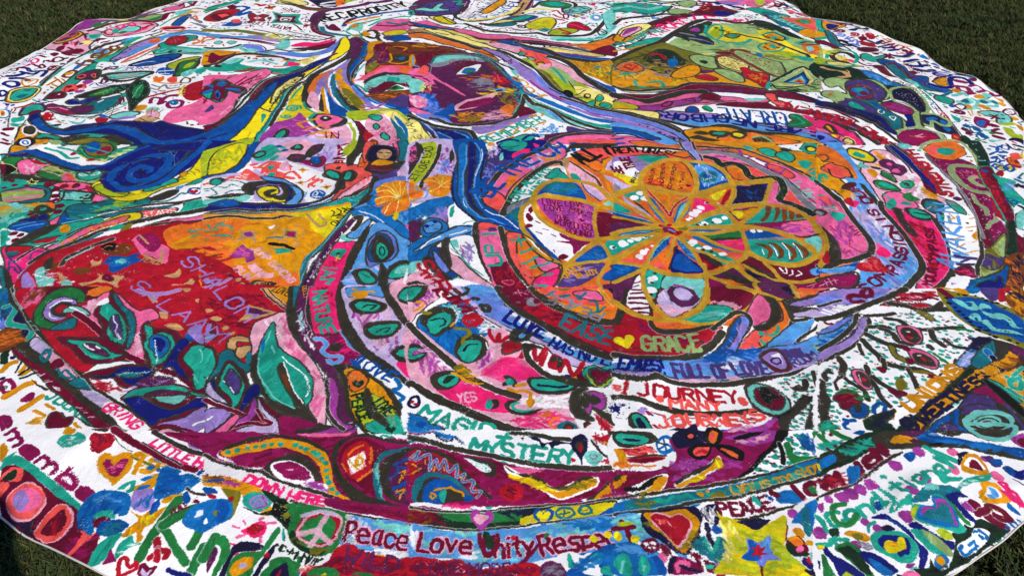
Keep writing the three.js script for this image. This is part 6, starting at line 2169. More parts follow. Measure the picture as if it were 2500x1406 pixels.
s("W",6,[948,935,3,10,0,12]);
s("W",5,[915,950,0,8]);
s("U",3,[937,940,2,8,-2,11]);
s("U",4,[949,939,1,10,0,8]);
s("U",3,[925,942,1,8,-1,10]);
f("t",[960,928,16,-7,-8,26,-2,-10]);
// centre
f("M",[780,899,26,7,12,6,-8,5,-19,6,-14,7]);
f("w",[779,912,21,0,10,5,-33,11]);
f("U",[782,890,12,4,24,17,-12,-3,-24,-11]);
s("t",6,[782,891,18,8,15,8]);
f("T",[784,874,7,5,9,13,-12,-1,-6,-3]);
f("c",[781,936,10,-9,14,-5,14,1,-27,11]);
s("t",5,[785,934,14,-6,14,-4]);
f("T",[774,965,4,-25,33,-9,9,1,-13,12,-19,12]);
d("W",21,[786,948,13,-10]);
d("W",12,[793,943,14,-8,7,-4,-38,22]);
d("K",7,[777,953,31,-19]);
f("C",[783,972,32,-30,6,-2,-8,14,-10,21,-9,1]);
f("O",[785,971,17,-20,17,-12,-9,14,-9,12]);
d("W",16,[804,960,-5,6]);
d("W",8,[808,956,5,-6,-13,19]);
f("c",[808,974,5,-18,10,-16,9,-9,-2,10,-10,17]);
k("N",5,16,[809,972,6,-18,15,-21,-2,12,-10,17]);
s("t",3,[810,970,8,-20,14,-19]);
f("O",[810,980,9,-15,12,-17,4,-2,-12,37,-6,-1]);
f("C",[809,981,8,-8,5,10,-7,1]);
f("K",[823,983,6,-17,4,-17,4,-3,-5,16,-6,21]);
f("N",[825,986,6,-24,5,-11,9,15,9,13,-1,8,-9,2,-12,1]);
f("U",[828,981,5,-19,6,-4,9,16,4,10,-14,3]);
f("c",[838,934,4,3,10,32,-7,-5,-5,-12]);
k("S",5,10,[839,935,7,15,5,16,-8,-8]);
f("t",[849,919,12,-3,16,1,12,-1,-15,4,-16,3]);
f("c",[851,921,14,-4,19,0,-16,4]);
f("g",[856,927,18,-3,14,-5,12,-2,1,12,-31,2]);
f("K",[864,933,16,-3,20,-1,-1,3,-24,3]);
f("c",[853,931,10,-1,12,8,13,10,5,6,-13,0,-12,-9]);
f("H",[874,936,17,-1,11,-3,-3,20,-9,-4]);
b("C",16,10,[884,939,16,-3,-2,13]);
f("T",[846,935,9,6,13,12,14,15,3,5,-12,4,-10,-8,-9,-10]);
d("W",16,[864,948,12,12,-20,-8,10,12,-13,-25,-4,4]);
d("K",8,[861,960,7,4,4,6,-6,-15,-7,-3]);
f("C",[873,949,14,8,7,5,-4,7,-8,-9]);
f("M",[854,957,7,6,10,14,-12,7,-2,-8]);
b("R",19,10,[856,964,8,13,-6,2]);
f("K",[855,954,8,6,10,18,-6,0]);
// lower ring
F2("U",[773,982,8,-5,9,1,8,6,-9,8,-10,5,-7,5],[6]);
b("c",22,10,[775,984,15,-3,-11,13]);
F2("M",[771,1009,8,-8,11,-6,6,-1,-6,21,-19,1],[4,5]);
F2("w",[771,1006,12,-6,9,-4,-5,18,-16,2],[3,4]);
f("W",[793,999,4,-5,-2,20,-7,1]);
s("M",7,[791,1005,5,-2]);
s("M",7,[790,1011,4,-2]);
F2("T",[799,1014,3,-22,3,-6,10,1,5,4,-7,22],[5]);
d("W",13,[809,998,-4,6,1,-5]);
d("K",7,[810,991,-4,14]);
f("K",[818,993,3,-1,-4,11,-3,10,-3,0]);
F2("t",[819,996,7,-1,11,2,14,-1,0,14,-36,3],[4]);
f("m",[822,1011,4,-3,7,1,5,2]);
F2("G",[854,1010,1,-16,9,4,7,10,0,1],[3,4]);
F2("w",[863,991,12,-7,11,1,4,9,2,8,-15,-5]);
F2("K",[871,986,8,7,13,9,-1,5,-10,-6]);
F2("M",[891,975,9,-10,8,4,8,12,7,12,-14,-2]);
F2("K",[891,975,12,10,13,7,6,2,-13,1,-13,-6]);
F2("I",[890,987,11,7,7,9,-3,3,-8,-3]);
F2("w",[894,1001,13,-4,14,2,9,2,0,4,-34,2],[4]);
F2("M",[915,973,11,1,18,-6,14,-6,6,-2,-7,27,-16,6,-15,-1,-7,-8],[4]);
s("W",6,[931,975,-1,7,-3,0]);
s("W",5,[936,977,-1,6,-4,3]);
s("W",6,[941,978,2,4,-6,4]);
s("W",8,[925,977,2,2]);
f("S",[951,977,7,-5,3,1,-3,10,-5,0]);
F2("G",[932,999,13,-4,10,-3,-3,11,-20,2],[2,3]);
s("F",3,[942,1002,10,-6]);
s("F",2,[945,1004,5,-6]);
// gold petal outlines
l("a",32,[785,858,29,-15,16,3,19,7,16,2,16,-9,19,-12,17,-8,23,-4,15,-5]);
l("a",22,[813,844,3,-22,9,-18,16,-15,18,-6,10,6,6,19,-2,26,-6,23]);
l("a",21,[854,785,38,2,13,12,7,21,-2,28,-13,25,-10,12]);
l("a",17,[956,816,-11,29,-9,22,-18,23,-16,18,-3,5]);
l("a",19,[914,831,-7,25,-7,14,37,-7]);
l("a",17,[888,881,8,7,3,20,4,10,0,17,-3,22,-15,17,-13,10,-14,6]);
l("a",21,[864,858,16,-2,7,15,10,9,10,-8,22,-4,22,-2,16,9,9,18,1,21]);
l("a",24,[840,913,17,-7,16,-14,17,-11]);
l("a",14,[864,862,-19,41,-7,10,-4,0]);
l("a",14,[815,847,4,20,6,19,7,25]);
l("a",17,[784,864,15,15,11,14,11,16,5,5]);
l("a",15,[781,901,15,4,26,11]);
l("a",23,[777,931,12,-6,19,-6,15,0]);
l("a",19,[776,940,32,-9,15,-7]);
l("a",21,[774,975,14,-13,34,-32]);
l("a",11,[832,929,-11,11,-10,21,-6,16]);
l("a",9,[837,932,-6,17,-6,17]);
l("a",12,[839,932,6,11,5,15,7,29]);
l("a",13,[844,926,4,22,14,10,12,14,11,8]);
l("a",18,[848,922,15,8,15,14,13,9,9,3]);
l("a",24,[843,919,16,-4,21,-2,19,-3,20,2,15,4,14,7,11,10,6,14]);
l("a",16,[846,923,22,1,18,-4,13,-5]);
l("a",23,[900,954,9,10,12,6,17,0,14,-6,13,-12,6,-13]);
l("a",24,[803,979,18,12,13,2,12,1,10,-4]);
l("a",13,[857,975,-2,19,-2,16]);
l("a",13,[803,980,-4,17,-1,17]);
l("a",17,[775,976,14,2,14,4,-7,6,-13,10,-10,8]);
l("a",17,[881,974,8,17,9,16]);
l("a",17,[858,993,11,8,6,8]);
l("a",19,[912,971,6,13,6,12,14,0,18,-7]);
l("a",15,[891,977,10,14,10,5,13,0,6,9]);
s("E",22,[828,915,7,7,7,4]);
s("E",22,[821,923,14,-1,14,-5]);
b("A",24,36,[820,926,8,-13,18,1,4,8,-13,8]);
f("G",[827,917,8,-1,4,4,-8,4,-4,1]);
f("M",[831,924,8,-3,5,4,-6,4]);
d("R",10,[825,915,9,-2,10,10,-6,4]);
s("S",7,[832,920,6,3]);
F2("A",[1030,728,8,5,12,13,8,26,4,20,-5,22,-8,-1,-7,-10,-10,3,5,19,3,16,-6,12,-11,1,-3,-24,-14,-14],[14]);
F2("O",[1031,733,13,4,10,21,1,23,5,20,-3,13,-9,-10,-4,-17,-8,-16,-11,-3,-3,-14],[10]);
F2("C",[1020,784,12,-10,10,6,5,13,-1,9,-12,-3,-10,-6]);
b("O",38,25,[1028,743,17,4,11,59,-12,-4,-13,-30]);
f("C",[1027,788,10,-1,3,14,-12,3]);
s("K",9,[1036,776,10,6,2,11,-2,11]);
s("K",8,[1024,756,7,-1,2,7,-8,8]);
s("K",9,[1027,786,-1,14,8,5]);
f("T",[1012,799,7,-3,3,8,-8,10,-6,-2]);
b("A",36,28,[1013,801,16,7,3,29,-9,9,-10,-28]);
// blue watercolor compassion band
f("S",[1040,727,16,-6,3,20,1,33,-1,36,1,17,-3,25,-3,27,4,22,1,24,2,23,-4,17,-12,16,-18,17,-38,3,26,-56,10,-17,-3,-47,2,-19,19,-26,-4,-31,13,-1,2,-34,-5,-21]);
f("v",[1031,854,18,-26,8,7,-4,29,1,26,-11,19,-15,5,-2,-25,-3,-11]);
b("v",45,72,[1035,812,16,7,4,33,4,73,-3,37,-30,34,-27,2,28,-70,-2,-43]);
b("P",36,36,[1035,880,14,29,5,53,-31,32,-13,3,34,-47,-13,-40]);
b("W",33,28,[1049,852,4,46,4,38,-16,11,-4,-48]);
b("S",35,28,[1037,825,12,7,-2,32,-17,13]);
b("S",31,28,[1054,942,3,23,-26,29,1,-12]);
f("H",[1024,860,6,-8,7,1,-7,11]);
f("R",[1020,855,10,-9,-1,16,-7,-2]);
f("K",[1028,827,7,-11,10,-3,1,7,-11,9,6,8],[1050,815,4,4,3,16,0,22,-4,1,-2,-18]);
t("M",12,40,"COMPASSION IS OUR",[993,1008,18,-16,22,-19,21,-31,4,-20,0,-21,-7,-26,-1,-27,-6,-33]);
f("p",[1023,933,8,-6,7,17,-6,7,-7,-2,-4,-4]);
f("H",[1024,941,8,-7,5,8,-5,8,-7,-2]);
f("R",[996,966,8,-5,6,-1,1,-8,8,-2,4,4,0,10,2,9,-10,3,-17,-2]);
b("C",23,14,[1000,966,18,-13,2,14,-13,8]);
f("U",[961,973,15,-2,15,-5,13,-12,7,-4,-12,14,-6,11,-35,6]);
f("S",[960,975,35,-6,-7,7,-20,4]);
// pink inner band
F2("p",[1004,819,5,12,6,20,5,56,0,21,-6,14,-15,11,-16,9,2,-14,1,-21,-3,-17,-4,-7],[11]);
b("m",37,36,[998,844,14,11,5,56,-4,28,-24,15,-2,-37]);
b("C",35,14,[1002,832,12,23,-5,24,-10,-23]);
f("T",[998,882,7,-3,9,3,-8,12,-6,3,-2,-8]);
t("t",7,36,"E I",[1008,865,-14,3,-1,-27]);
s("T",10,[999,842,6,0]);
s("T",9,[995,868,13,-3]);
s("R",5,[974,948,7,-3]);
s("R",4,[1003,926,-1,7]);
s("R",5,[993,947,6,-4]);
s("R",6,[989,908,4,7]);
o("M",5,[1010,906,4,-3,5,3,-5,4]);
o("M",4,[1011,917,7,-6,2,3,-6,3]);
l("K",26,[1005,814,8,17,6,47,2,26,3,17,-2,14,-8,14,-32,15,-11,5,-9,1]);
F2("K",[983,921,4,3,1,15,-5,20,-10,7,4,-18]);
l("a",16,[979,903,1,18,-2,17,-9,22,-6,10]);
f("R",[969,957,8,-12,-3,19,-5,1]);
f("t",[974,921,3,4,-4,15,-6,6]);
d("K",32,[989,880]);
d("x",18,[988,882]);
// lower leaf
F2("G",[955,993,15,-8,19,-6,4,4,-9,14,-12,4,-20,2],[5,6]);
o("K",10,[953,992,18,-9,22,-6,1,6,-9,16,-15,3]);
s("F",3,[953,1001,11,-8,10,-4]);
s("F",3,[961,991,0,8]);
s("F",3,[965,988,1,9]);
s("F",3,[970,988,1,7]);
// outer black band and coral compass band
F2("F",[1091,738,14,-2,11,9,5,23,2,19,-2,26,0,17,13,15,8,11,4,16,-4,19,-15,36,-20,42,-22,4,5,-27,13,-35,2,-21,-2,-15,-6,-11,-24,-2,-11,-11,0,-24,-1,-24,1,-16]);
b("W",41,72,[1094,742,27,22,-4,66,-20,34,-29,-5,-4,-33]);
b("p",35,32,[1069,830,35,-11,-1,29,-30,14,-8,-19]);
b("A",33,25,[1070,784,24,-22,2,-25,7,19]);
b("A",31,25,[1116,822,11,3,-4,17,-10,-7]);
F2("H",[1058,867,15,-13,6,19,9,14,14,-1,-1,19,-5,24,-4,17,-13,25,-17,21,-22,5,23,-33,3,-23,1,-27,-5,-25]);
b("R",36,54,[1065,867,14,21,20,17,-17,58,-37,31,19,-33,4,-40]);
b("F",30,18,[1068,851,14,14,-13,1]);
b("F",27,18,[1074,931,-19,61,-10,2]);
F2("p",[1068,838,16,-7,9,9,1,20,-19,6,-9,-3]);
l("K",25,[1059,853,-2,16,5,37,1,37,-3,18,-13,18,-17,18]);
F2("K",[1070,864,4,2,-2,19,2,16,0,11,-5,-9,-1,-18]);
t("M",10,29,"YOUR COMPASS",[1054,994,13,-21,14,-26,8,-26,5,-23]);
s("M",10,[1053,985,9,-2]);
l("K",26,[1102,883,0,18,-1,21,-7,24,-8,20,-15,18,-12,11]);
// flowers
f("g",[1068,809,11,-1,9,6,2,12,-11,1,-9,-5],[1082,795,3,-10,7,7,-1,17,-6,-4],[1094,813,7,-9,10,-3,1,9,-9,11,-9,1]);
f("T",[1071,813,9,-1,7,10,-10,-1],[1095,813,7,-7,7,2,-5,9,-8,3]);
o("K",9,[1067,811,8,-4,10,5,5,15,-13,0,-9,-5]);
o("K",9,[1081,795,7,-11,6,10,-3,16]);
d("K",16,[1102,812]);
k("T",4,30,[1097,802,20,-6,-6,26,-18,8]);
f("K",[1059,741,10,-9,13,4,8,12,-2,14,-10,6,-11,-2,-6,-9]);
f("Y",[1060,745,8,-8,13,4,6,12,-5,10,-11,-2,-8,-6]);
f("T",[1064,750,7,-6,7,5,-2,7,-7,-2]);
f("t",[1061,778,7,-12,1,7,6,4,-9,6]);
f("w",[1089,764,9,-8,9,2,2,7,7,4,-2,14,-11,10,-9,-2,1,-11,-6,-4]);
f("p",[1096,768,6,-4,0,6,-4,3],[1097,784,4,-6,5,3,-1,5]);
f("A",[1068,787,9,-3,0,11,-7,7]);
s("K",24,[1078,779,6,1]);
f("g",[1089,835,11,-5,-1,6,5,8,-12,5,-4,-6]);
f("T",[1063,859,7,-11,7,-4,-1,10,-6,8,-6,5],[1068,834,4,6,1,10],[1079,854,7,-5,5,6,-6,2]);
f("K",[1102,850,8,-9,10,1,6,8,-3,12,-8,8,-8,3,-5,-6,-2,-7],[1080,863,9,0,11,5,2,11,-7,6,-12,-1,-3,-9],[1108,873,9,-3,7,5,0,11,-8,8,-9,-1,-3,-7]);
f("Q",[1104,854,6,-8,9,0,4,8,-4,10,-10,5,-6,-6]);
f("T",[1083,867,7,-2,8,7,2,7,-8,3,-8,-3],[1108,876,10,-2,4,7,-3,8,-9,0]);
s("x",7,[1108,853,6,2,-3,8]);
s("x",4,[1116,855,-3,10]);
s("D",10,[1087,872,11,3]);
s("D",9,[1112,880,4,3]);
s("F",3,[1103,863,7,-6]);
d("g",9,[1068,857,27,-21]);
// awaken
f("W",[1130,846,14,6,2,20,-8,24,-11,31,-25,48,-18,-1,15,-45,5,-25]);
t("S",14,77,"AWAKEN",[1087,969,21,-27,12,-32,15,-57]);
s("A",4,[1110,897,-1,7]);
s("A",6,[1129,895,12,-4]);
s("A",6,[1122,870,2,11]);
s("A",5,[1110,936,14,-4]);
s("A",5,[1108,915,10,-5]);
s("A",5,[1106,927,11,-6]);
s("A",6,[1139,878,7,-3]);
s("A",5,[1116,883,11,-6]);
s("A",4,[1124,920,9,-7]);
f("A",[1129,909,10,-11,-7,16]);
s("z",20,[1099,942,17,4]);
s("z",17,[1094,957,17,-1]);
s("z",13,[1100,952,10,-6]);
F2("M",[1086,969,15,-11,3,6,-2,11,-12,0]);
b("H",19,9,[1085,970,13,-5,3,9]);
F2("T",[1131,845,7,2,2,14,-2,9,-6,-5]);
k("E",3,16,[1128,850,15,-2,3,24,-13,1]);
f("T",[1077,985,7,-5,7,1,-6,9,-9,4]);
f("W",[1079,978,17,-1,-13,17,-16,1]);
f("A",[1050,996,14,-3,8,2]);
// navy tongue and strength band
F2("N",[1110,728,14,-3,8,16,5,21,2,23,-2,22,-6,22,-4,-2,-3,-14,1,-27,-2,-22,-8,-16]);
f("M",[1123,804,3,26,-7,-6]);
l("K",19,[1120,715,7,19,5,19,2,24,3,20,-1,19,-6,15]);
l("K",10,[1111,721,9,45,-2,21]);
f("W",[1133,726,7,12,4,42,1,35,2,29,-1,12,-6,-11,-5,-16,4,-26,2,-27,-3,-28]);
f("V",[1127,717,9,6,-1,11,-9,-10]);
d("t",20,[1132,724,6,-3]);
t("R",17,52,"STRENGTH",[1140,837,7,-22,0,-26,-1,-35,-5,-26]);
f("w",[1139,839,6,-4,4,5,-6,4]);
f("x",[1129,846,7,-1,1,8]);
// plum band with dots
F2("G",[1154,739,33,14,11,18,-9,23,-5,27,-7,29,-4,16,-1,18,-9,23,-17,20,-11,-1,11,-25,10,-30,2,-28,1,-55,-5,-22]);
F2("M",[1154,819,4,20,-2,32,-8,26,-7,29,-8,0,12,-36,5,-38]);
k("F",3,90,[1156,744,33,32,-17,84,-8,40,-28,23,18,-52,5,-79]);
F2("O",[1155,727,13,-12,26,-10,7,18,-4,15,-18,14,-15,-4,-8,-9],[1]);
f("C",[1159,726,10,-8,9,2,-10,18,-10,1]);
q("T",19,1177,733,35,2,0);
l("f",17,[1151,727,11,-14,23,-9,18,3,4,22,-4,30,-8,19]);
l("f",25,[1199,771,-15,-6,-13,1,-7,15,-1,22,4,17,11,9,4,6]);
l("f",22,[1188,816,-9,-8,-1,-13,10,-3,4,11]);
l("f",15,[1164,831,-3,16,3,12,-3,11]);
l("f",14,[1150,894,8,-10,8,-5,3,-9]);
b("p",24,14,[1171,780,13,-3,2,15,-12,1]);
l("K",8,[1152,737,2,29,2,29,-1,32,-4,29,-8,31,-11,31]);
l("x",9,[1154,777,1,54,-5,31,-11,50]);
F2("f",[1131,933,10,-7,15,-17,7,-6,-19,39,-12,17,-12,10,-12,6,-3,-3,7,-15,15,-13]);
f("E",[1126,935,12,-7,2,8,-11,14]);
F2("z",[1116,951,12,-11,12,2,-2,10,-17,11]);
b("E",28,14,[1107,970,18,-20,34,-43,-27,49]);
o("E",7,[1105,972,13,-23,13,-16,10,-7,21,-21,-18,41,-15,17,-19,12]);
l("K",15,[1133,918,-9,22,-12,17,-7,15]);
l("W",6,[1169,873,3,11,-7,23,-14,25]);
// persever strip
F2("D",[1213,706,15,-1,-7,35,-11,30,-9,-2,9,-24,1,-22],[0]);
k("t",5,8,[1216,711,10,-1,-12,45,-7,1]);
F2("M",[1198,771,7,-5,7,4,-8,32,-10,42,-9,32,-9,3,3,-22,14,-65]);
t("R",13,35,"PERSEVERE",[1177,877,12,-36,8,-34,3,-36]);
d("U",17,[1202,777]);
o("T",6,[1199,769,15,-2,-29,113,-10,2,15,-90]);
F2("T",[1207,784,-4,29,-5,27,-3,28,2,3,17,-32,-1,-29,-2,-20],[4]);
f("W",[1236,709,45,-4,-52,103,-14,-3,-5,-17,7,-28]);
F2("D",[1175,884,9,-2,-9,24,-15,32,-10,-3,15,-28]);
F2("M",[1177,899,4,3,-15,32,-4,-1]);
f("W",[1194,856,15,-9,-29,59,-3,-7]);
F2("t",[1191,868,12,-9,-18,35,-4,-3],[1]);
s("U",15,[1217,755,8,-3]);
s("U",12,[1225,738,13,-9]);
s("U",15,[1224,745,8,-3]);
s("U",18,[1237,717,6,2,-3,7]);
s("U",16,[1240,731,10,-3]);
s("U",14,[1245,716,6,-3]);
t("U",10,33,"BRAVO",[1221,771,20,-27,20,-32]);
d("Y",26,[1226,766,8,2]);
o("U",11,[1217,769,11,-8,3,7,-9,8]);
o("U",12,[1228,766,12,-8,-3,12,-9,7]);
f("R",[1240,746,13,-8,0,14,-5,15,-8,-2]);
b("A",20,18,[1238,751,14,-11,-3,24]);
f("R",[1210,784,12,-11,-5,14,-5,5]);
f("C",[1251,733,12,-6,1,12,-12,6]);
f("Y",[1263,732,6,-3,-6,13]);
s("I",15,[1260,707,3,10,11,1]);
s("I",18,[1269,706,9,4]);
s("Q",10,[1235,786,9,-8]);
s("Q",21,[1228,793,5,6]);
f("T",[1208,795,12,-3,6,6,-10,5]);
t("S",6,35,"WINE",[1205,821,22,-17]);
f("M",[1220,805,8,-5,-6,9]);
t("U",8,44,"GO",[1198,848,16,-9]);
s("I",25,[1225,804,4,4]);
s("I",20,[1203,851,2,4]);
s("T",16,[1200,832,12,3,-3,12]);
s("T",20,[1202,819,7,8]);
// orange-brown lower right
F2("b",[1145,942,20,-6,-28,54,-18,1,13,-22],[1,2]);
b("I",23,36,[1149,945,14,-7,-25,50,-11,0]);
b("O",19,28,[1145,944,13,-3,-19,45,-17,3]);
F2("U",[1087,994,9,-12,15,-6,18,-10,11,-11,-9,18,-14,19],[6]);
F2("N",[1097,991,12,-10,7,1,8,-8,-7,18]);
s("Q",9,[1089,993,12,-10,13,-6]);
// rim beyond the seam
F1("Q",[264,1052,7,-1,10,17,6,5,14,22,-6,3,-5,0],[0,6]);
F1("I",[284,1070,12,8,15,14,10,16,-2,7,-6,-4,-9,-13,-5,-4]);
f("P",[284,1087,6,2,7,9,-7,0]);
f("K",[280,1079,4,-1,7,8,-1,5]);
b("U",22,25,[266,1054,5,0,14,17,11,17,-11,1]);
l("T",17,[280,1074,6,-3,5,8,2,13,11,4,11,3,3,9,2,10]);
F1("b",[292,1102,3,-4,9,2,11,11,2,7,-5,5,-7,2],[6]);
b("O",24,25,[293,1103,10,-2,12,10,-9,10]);
f("D",[307,1127,5,-4,6,10,-1,6,-4,0]);
f("W",[312,1123,12,8,25,19,11,10,16,9,12,11,13,8,13,9,-66,4,-35,-62,5,0]);
s("A",18,[317,1145,1,-6,4,-4]);
s("A",13,[330,1145,1,-7]);
s("A",15,[333,1147,4,-6]);
s("D",6,[327,1146,-1,-11]);
s("D",9,[331,1148,4,-8]);
s("D",9,[334,1151,8,-6]);
d("I",8,[318,1131,3,21]);
o("G",12,[329,1164,-6,-8,3,-3,6,4,2,6]);
q("K",4,327,1160,11,1.5,0);
s("A",22,[332,1168,9,-11,4,-2]);
s("A",21,[350,1180,4,-6,4,-6]);
s("A",10,[360,1181,9,4]);
s("A",10,[365,1175,7,4]);
s("A",10,[393,1192,7,4]);
s("A",11,[390,1197,6,1]);
b("A",16,18,[361,1189,5,-3,3,6,-3,2]);
f("G",[344,1171,2,-4,3,-3,3,2,1,5,-5,3]);
F1("M",[374,1192,-2,-8,3,-2,5,2,3,3,5,0,2,4,-2,4,-6,1,-4,0]);
f("K",[342,1151,9,6,9,4,-2,1,-8,-4]);
t("T",8,25,"JOURNEY",[360,1168,17,9,19,11,17,8]);
f("K",[388,1185,10,4,13,7,-8,-3]);
// dark plum seam band with lettered strip
F1("M",[312,1120,25,16,14,9,27,20,27,18,21,13,9,0,-21,1,-13,-9,-12,-9,-13,-10,-15,-9,-12,-11,-15,-10,-14,-10],[5,6]);
b("W",14,32,[321,1129,38,26,33,24,26,17,-15,-8,-32,-23]);
F1("K",[315,1118,5,-3,21,17,16,12,17,13,18,13,29,18,9,8,-8,-2,-34,-23,-18,-14,-18,-13,-16,-10]);
F1("K",[271,1051,6,0,13,17,20,22,9,11,-4,-2,-17,-17,-16,-14],[0]);
l("K",9,[273,1051,12,14,32,34]);
F1("F",[322,1115,1,-6,8,4,9,8,19,14,10,8,11,10,7,3,12,10,11,6,-4,7,-12,-8,-13,-9,-11,-11,-11,-7,-13,-10,-14,-12]);
F1("v",[322,1115,2,-6,15,11,-3,6]);
F1("v",[380,1159,7,-3,22,15,-3,7,-14,-9]);
F1("Q",[372,1155,3,-5,8,1,7,7,-12,1]);
f("W",[406,1178,3,-7,16,9,23,15,-18,1,-12,-9]);
f("M",[350,1140,-1,-6,4,-3,7,6,-4,4]);
o("Q",11,[338,1130,-1,-8,5,3,1,9]);
s("Q",8,[362,1148,1,-6,8,6]);
s("Q",8,[357,1141,8,8,8,0]);
t("H",7,33,"BRING A",[406,1179,15,7,13,9,11,7]);
s("t",11,[278,1056,8,9,10,11]);
s("t",5,[319,1099,22,17,9,6]);
b("t",15,36,[298,1076,9,3,17,22,26,21,-13,-8,-27,-23]);
l("K",10,[320,1102,33,26,16,12,12,10,10,8,16,10,30,17,10,7]);
// round shell
F1("R",[281,1050,93,-6,55,-4,22,64,-17,-3,-11,19,-14,8,-25,1,-7,15,-29,-19,-24,-23,-11,-11,-14,-12],[0,1,2]);
F1("M",[290,1050,56,-4,-1,16,-17,-1,-24,1],[0]);
b("p",29,28,[294,1073,-9,-20,18,-1,0,16]);
b("b",26,18,[293,1068,-3,-15,15,-4]);
F1("O",[337,1052,6,-6,10,-1,0,9,-10,4],[1]);
b("O",20,14,[336,1057,11,-9,3,6]);
F1("p",[339,1073,7,-8,4,-11,7,-3,29,21,10,-3,9,10,-7,6,1,12,8,15,5,14,-8,-3,-12,-10,2,-13,-10,-18,-24,-21,-5,4,0,14,12,17,-16,-14]);
b("F",29,21,[341,1070,9,-7,5,14]);
b("F",27,21,[403,1124,-6,-28,12,20]);
F1("g",[316,1094,-8,-13,-2,-15,2,-11,9,-6,10,0,9,7,3,9,-6,0,-10,-4,-9,5,0,12,7,11,12,3,6,-8,6,7,-2,5,-14,3]);
F1("Q",[329,1099,11,-15,5,7,-1,6]);
F1("V",[316,1082,-3,-14,7,-7,10,1,5,6,-7,-1,-8,2,1,9,7,6,6,-1,-2,4,-7,2]);
F1("K",[321,1078,-1,-9,8,-2,5,4,-6,-1,-4,4,0,4,3,2,6,0,-2,3]);
f("R",[323,1076,0,-5,5,-1,5,3,2,5,-6,1]);
s("W",4,[319,1079,4,6,5,1]);
s("W",6,[317,1073,5,-8,8,-1]);
F1("t",[329,1076,4,-5,9,2,8,7,-10,-3,-9,1]);
s("W",5,[332,1072,8,3,8,6]);
// branch with leaves
l("M",20,[339,1078,15,10,15,12,15,13,13,9,24,10,11,3,14,6,14,10,9,3]);
F1("M",[354,1078,-1,-9,4,-10,-2,-10,9,16,14,13,11,16,5,16,0,7,-11,-3,-12,-13,-5,-12]);
F1("Q",[358,1053,15,15,10,8,7,11,6,16,1,13,-3,-6,-5,-16,-11,-17,-15,-15]);
F1("T",[359,1078,-4,-8,3,-5,8,6,12,11,7,10,6,14,0,6,-10,-5,-8,-9,-3,-10]);
F1("z",[371,1088,-2,-8,3,-1,9,13,7,14,-3,-1,-8,-8]);
s("W",4,[369,1080,4,6,5,5,2,7,8,9]);
f("W",[350,1068,3,-8,3,-1,2,5,-4,4]);
F1("M",[340,1108,26,-1,13,1,19,15,-1,5,-11,5,-11,1,-11,-8,-9,-8]);
F1("T",[348,1110,20,1,9,4,11,7,8,1,-15,7,-10,-4,-10,-9]);
F1("w",[363,1114,6,0,8,4,9,7,-8,-1,-8,-4]);
s("W",6,[363,1114,5,4,5,2]);
s("W",6,[373,1116,4,2]);
s("t",3,[360,1117,11,9,9,2]);
F1("M",[399,1096,-2,-8,2,-4,7,7,12,1,10,6,5,12,0,14,-5,9,-9,-2,-6,-9,-6,-10]);
F1("T",[401,1094,-2,-6,6,3,3,7,7,-3,8,4,5,9,1,12,-4,9,-4,2,-5,-8,-9,-11,-1,-9]);
F1("c",[411,1112,-2,-12,7,-1,7,6,2,10,-3,8,-6,-7]);
f("N",[410,1102,4,-1,7,5,0,10,-6,-5]);
s("W",3,[412,1104,3,7,5,9,3,9]);
F1("N",[430,1132,-1,-12,1,-17,6,-2,2,9,-3,10,7,10,10,12,-9,-4,-9,-8]);
F1("M",[437,1124,-1,-9,5,-12,11,4,16,47,-7,1,-5,-11,-9,-8],[3]);
F1("T",[441,1124,-1,-5,3,-11,10,2,13,38,-4,5,-6,-9,-2,-8],[3]);
s("t",4,[449,1112,5,8,0,7]);
s("t",4,[453,1136,7,10]);
F1("M",[379,1148,4,-5,12,-5,6,-4,14,-2,10,4,-1,10,-6,10,-9,-1,-11,-8,-8,2]);
F1("N",[383,1146,13,0,5,-9,15,-3,8,3,-3,9,-6,7,-11,-6,-10,1]);
F1("Q",[402,1145,5,-3,11,0,-6,4]);
s("t",4,[402,1145,5,-3,8,-1,7,-3]);
f("W",[384,1150,7,2,19,6,9,-4,3,-9,9,-4,11,4,-11,9,-8,5,-5,7,-10,1,-14,-9]);
b("R",20,25,[384,1150,15,3,12,7,-11,3]);
F1("w",[420,1154,2,-9,11,-3,10,5,-17,11]);
b("V",17,18,[411,1165,12,-17,17,-3,-13,13]);
F1("T",[415,1168,4,-9,24,-9,8,1,8,5,11,2,-14,2,-2,7,-10,1,-13,-4,-11,1]);
F1("w",[429,1163,8,-6,13,0,8,1,-10,2,-9,0]);
F1("t",[436,1164,9,-2,11,-2,-2,7,-10,1]);
o("M",5,[415,1168,4,-10,12,-5,15,-3,12,5]);
F1("M",[430,1165,15,4,10,-1,5,-8,3,0,-5,11,-9,1]);
F1("N",[417,1169,8,-3,26,8,9,-6,5,-6,6,-1,2,7,-11,7,-9,4,-8,10,-9,-6,-9,-5],[5]);
F1("M",[446,1194,2,-10,8,-4,6,-6,12,-4,4,14,-11,6,-15,5],[4]);
F1("V",[448,1189,6,-5,8,-4,6,-7,6,-3,5,16,-8,7,-12,-5],[4]);
s("W",7,[470,1186,4,-3,4,-1]);
s("M",8,[446,1194,6,-6,12,1,11,5]);
F1("F",[452,1195,4,-4,12,3],[2]);
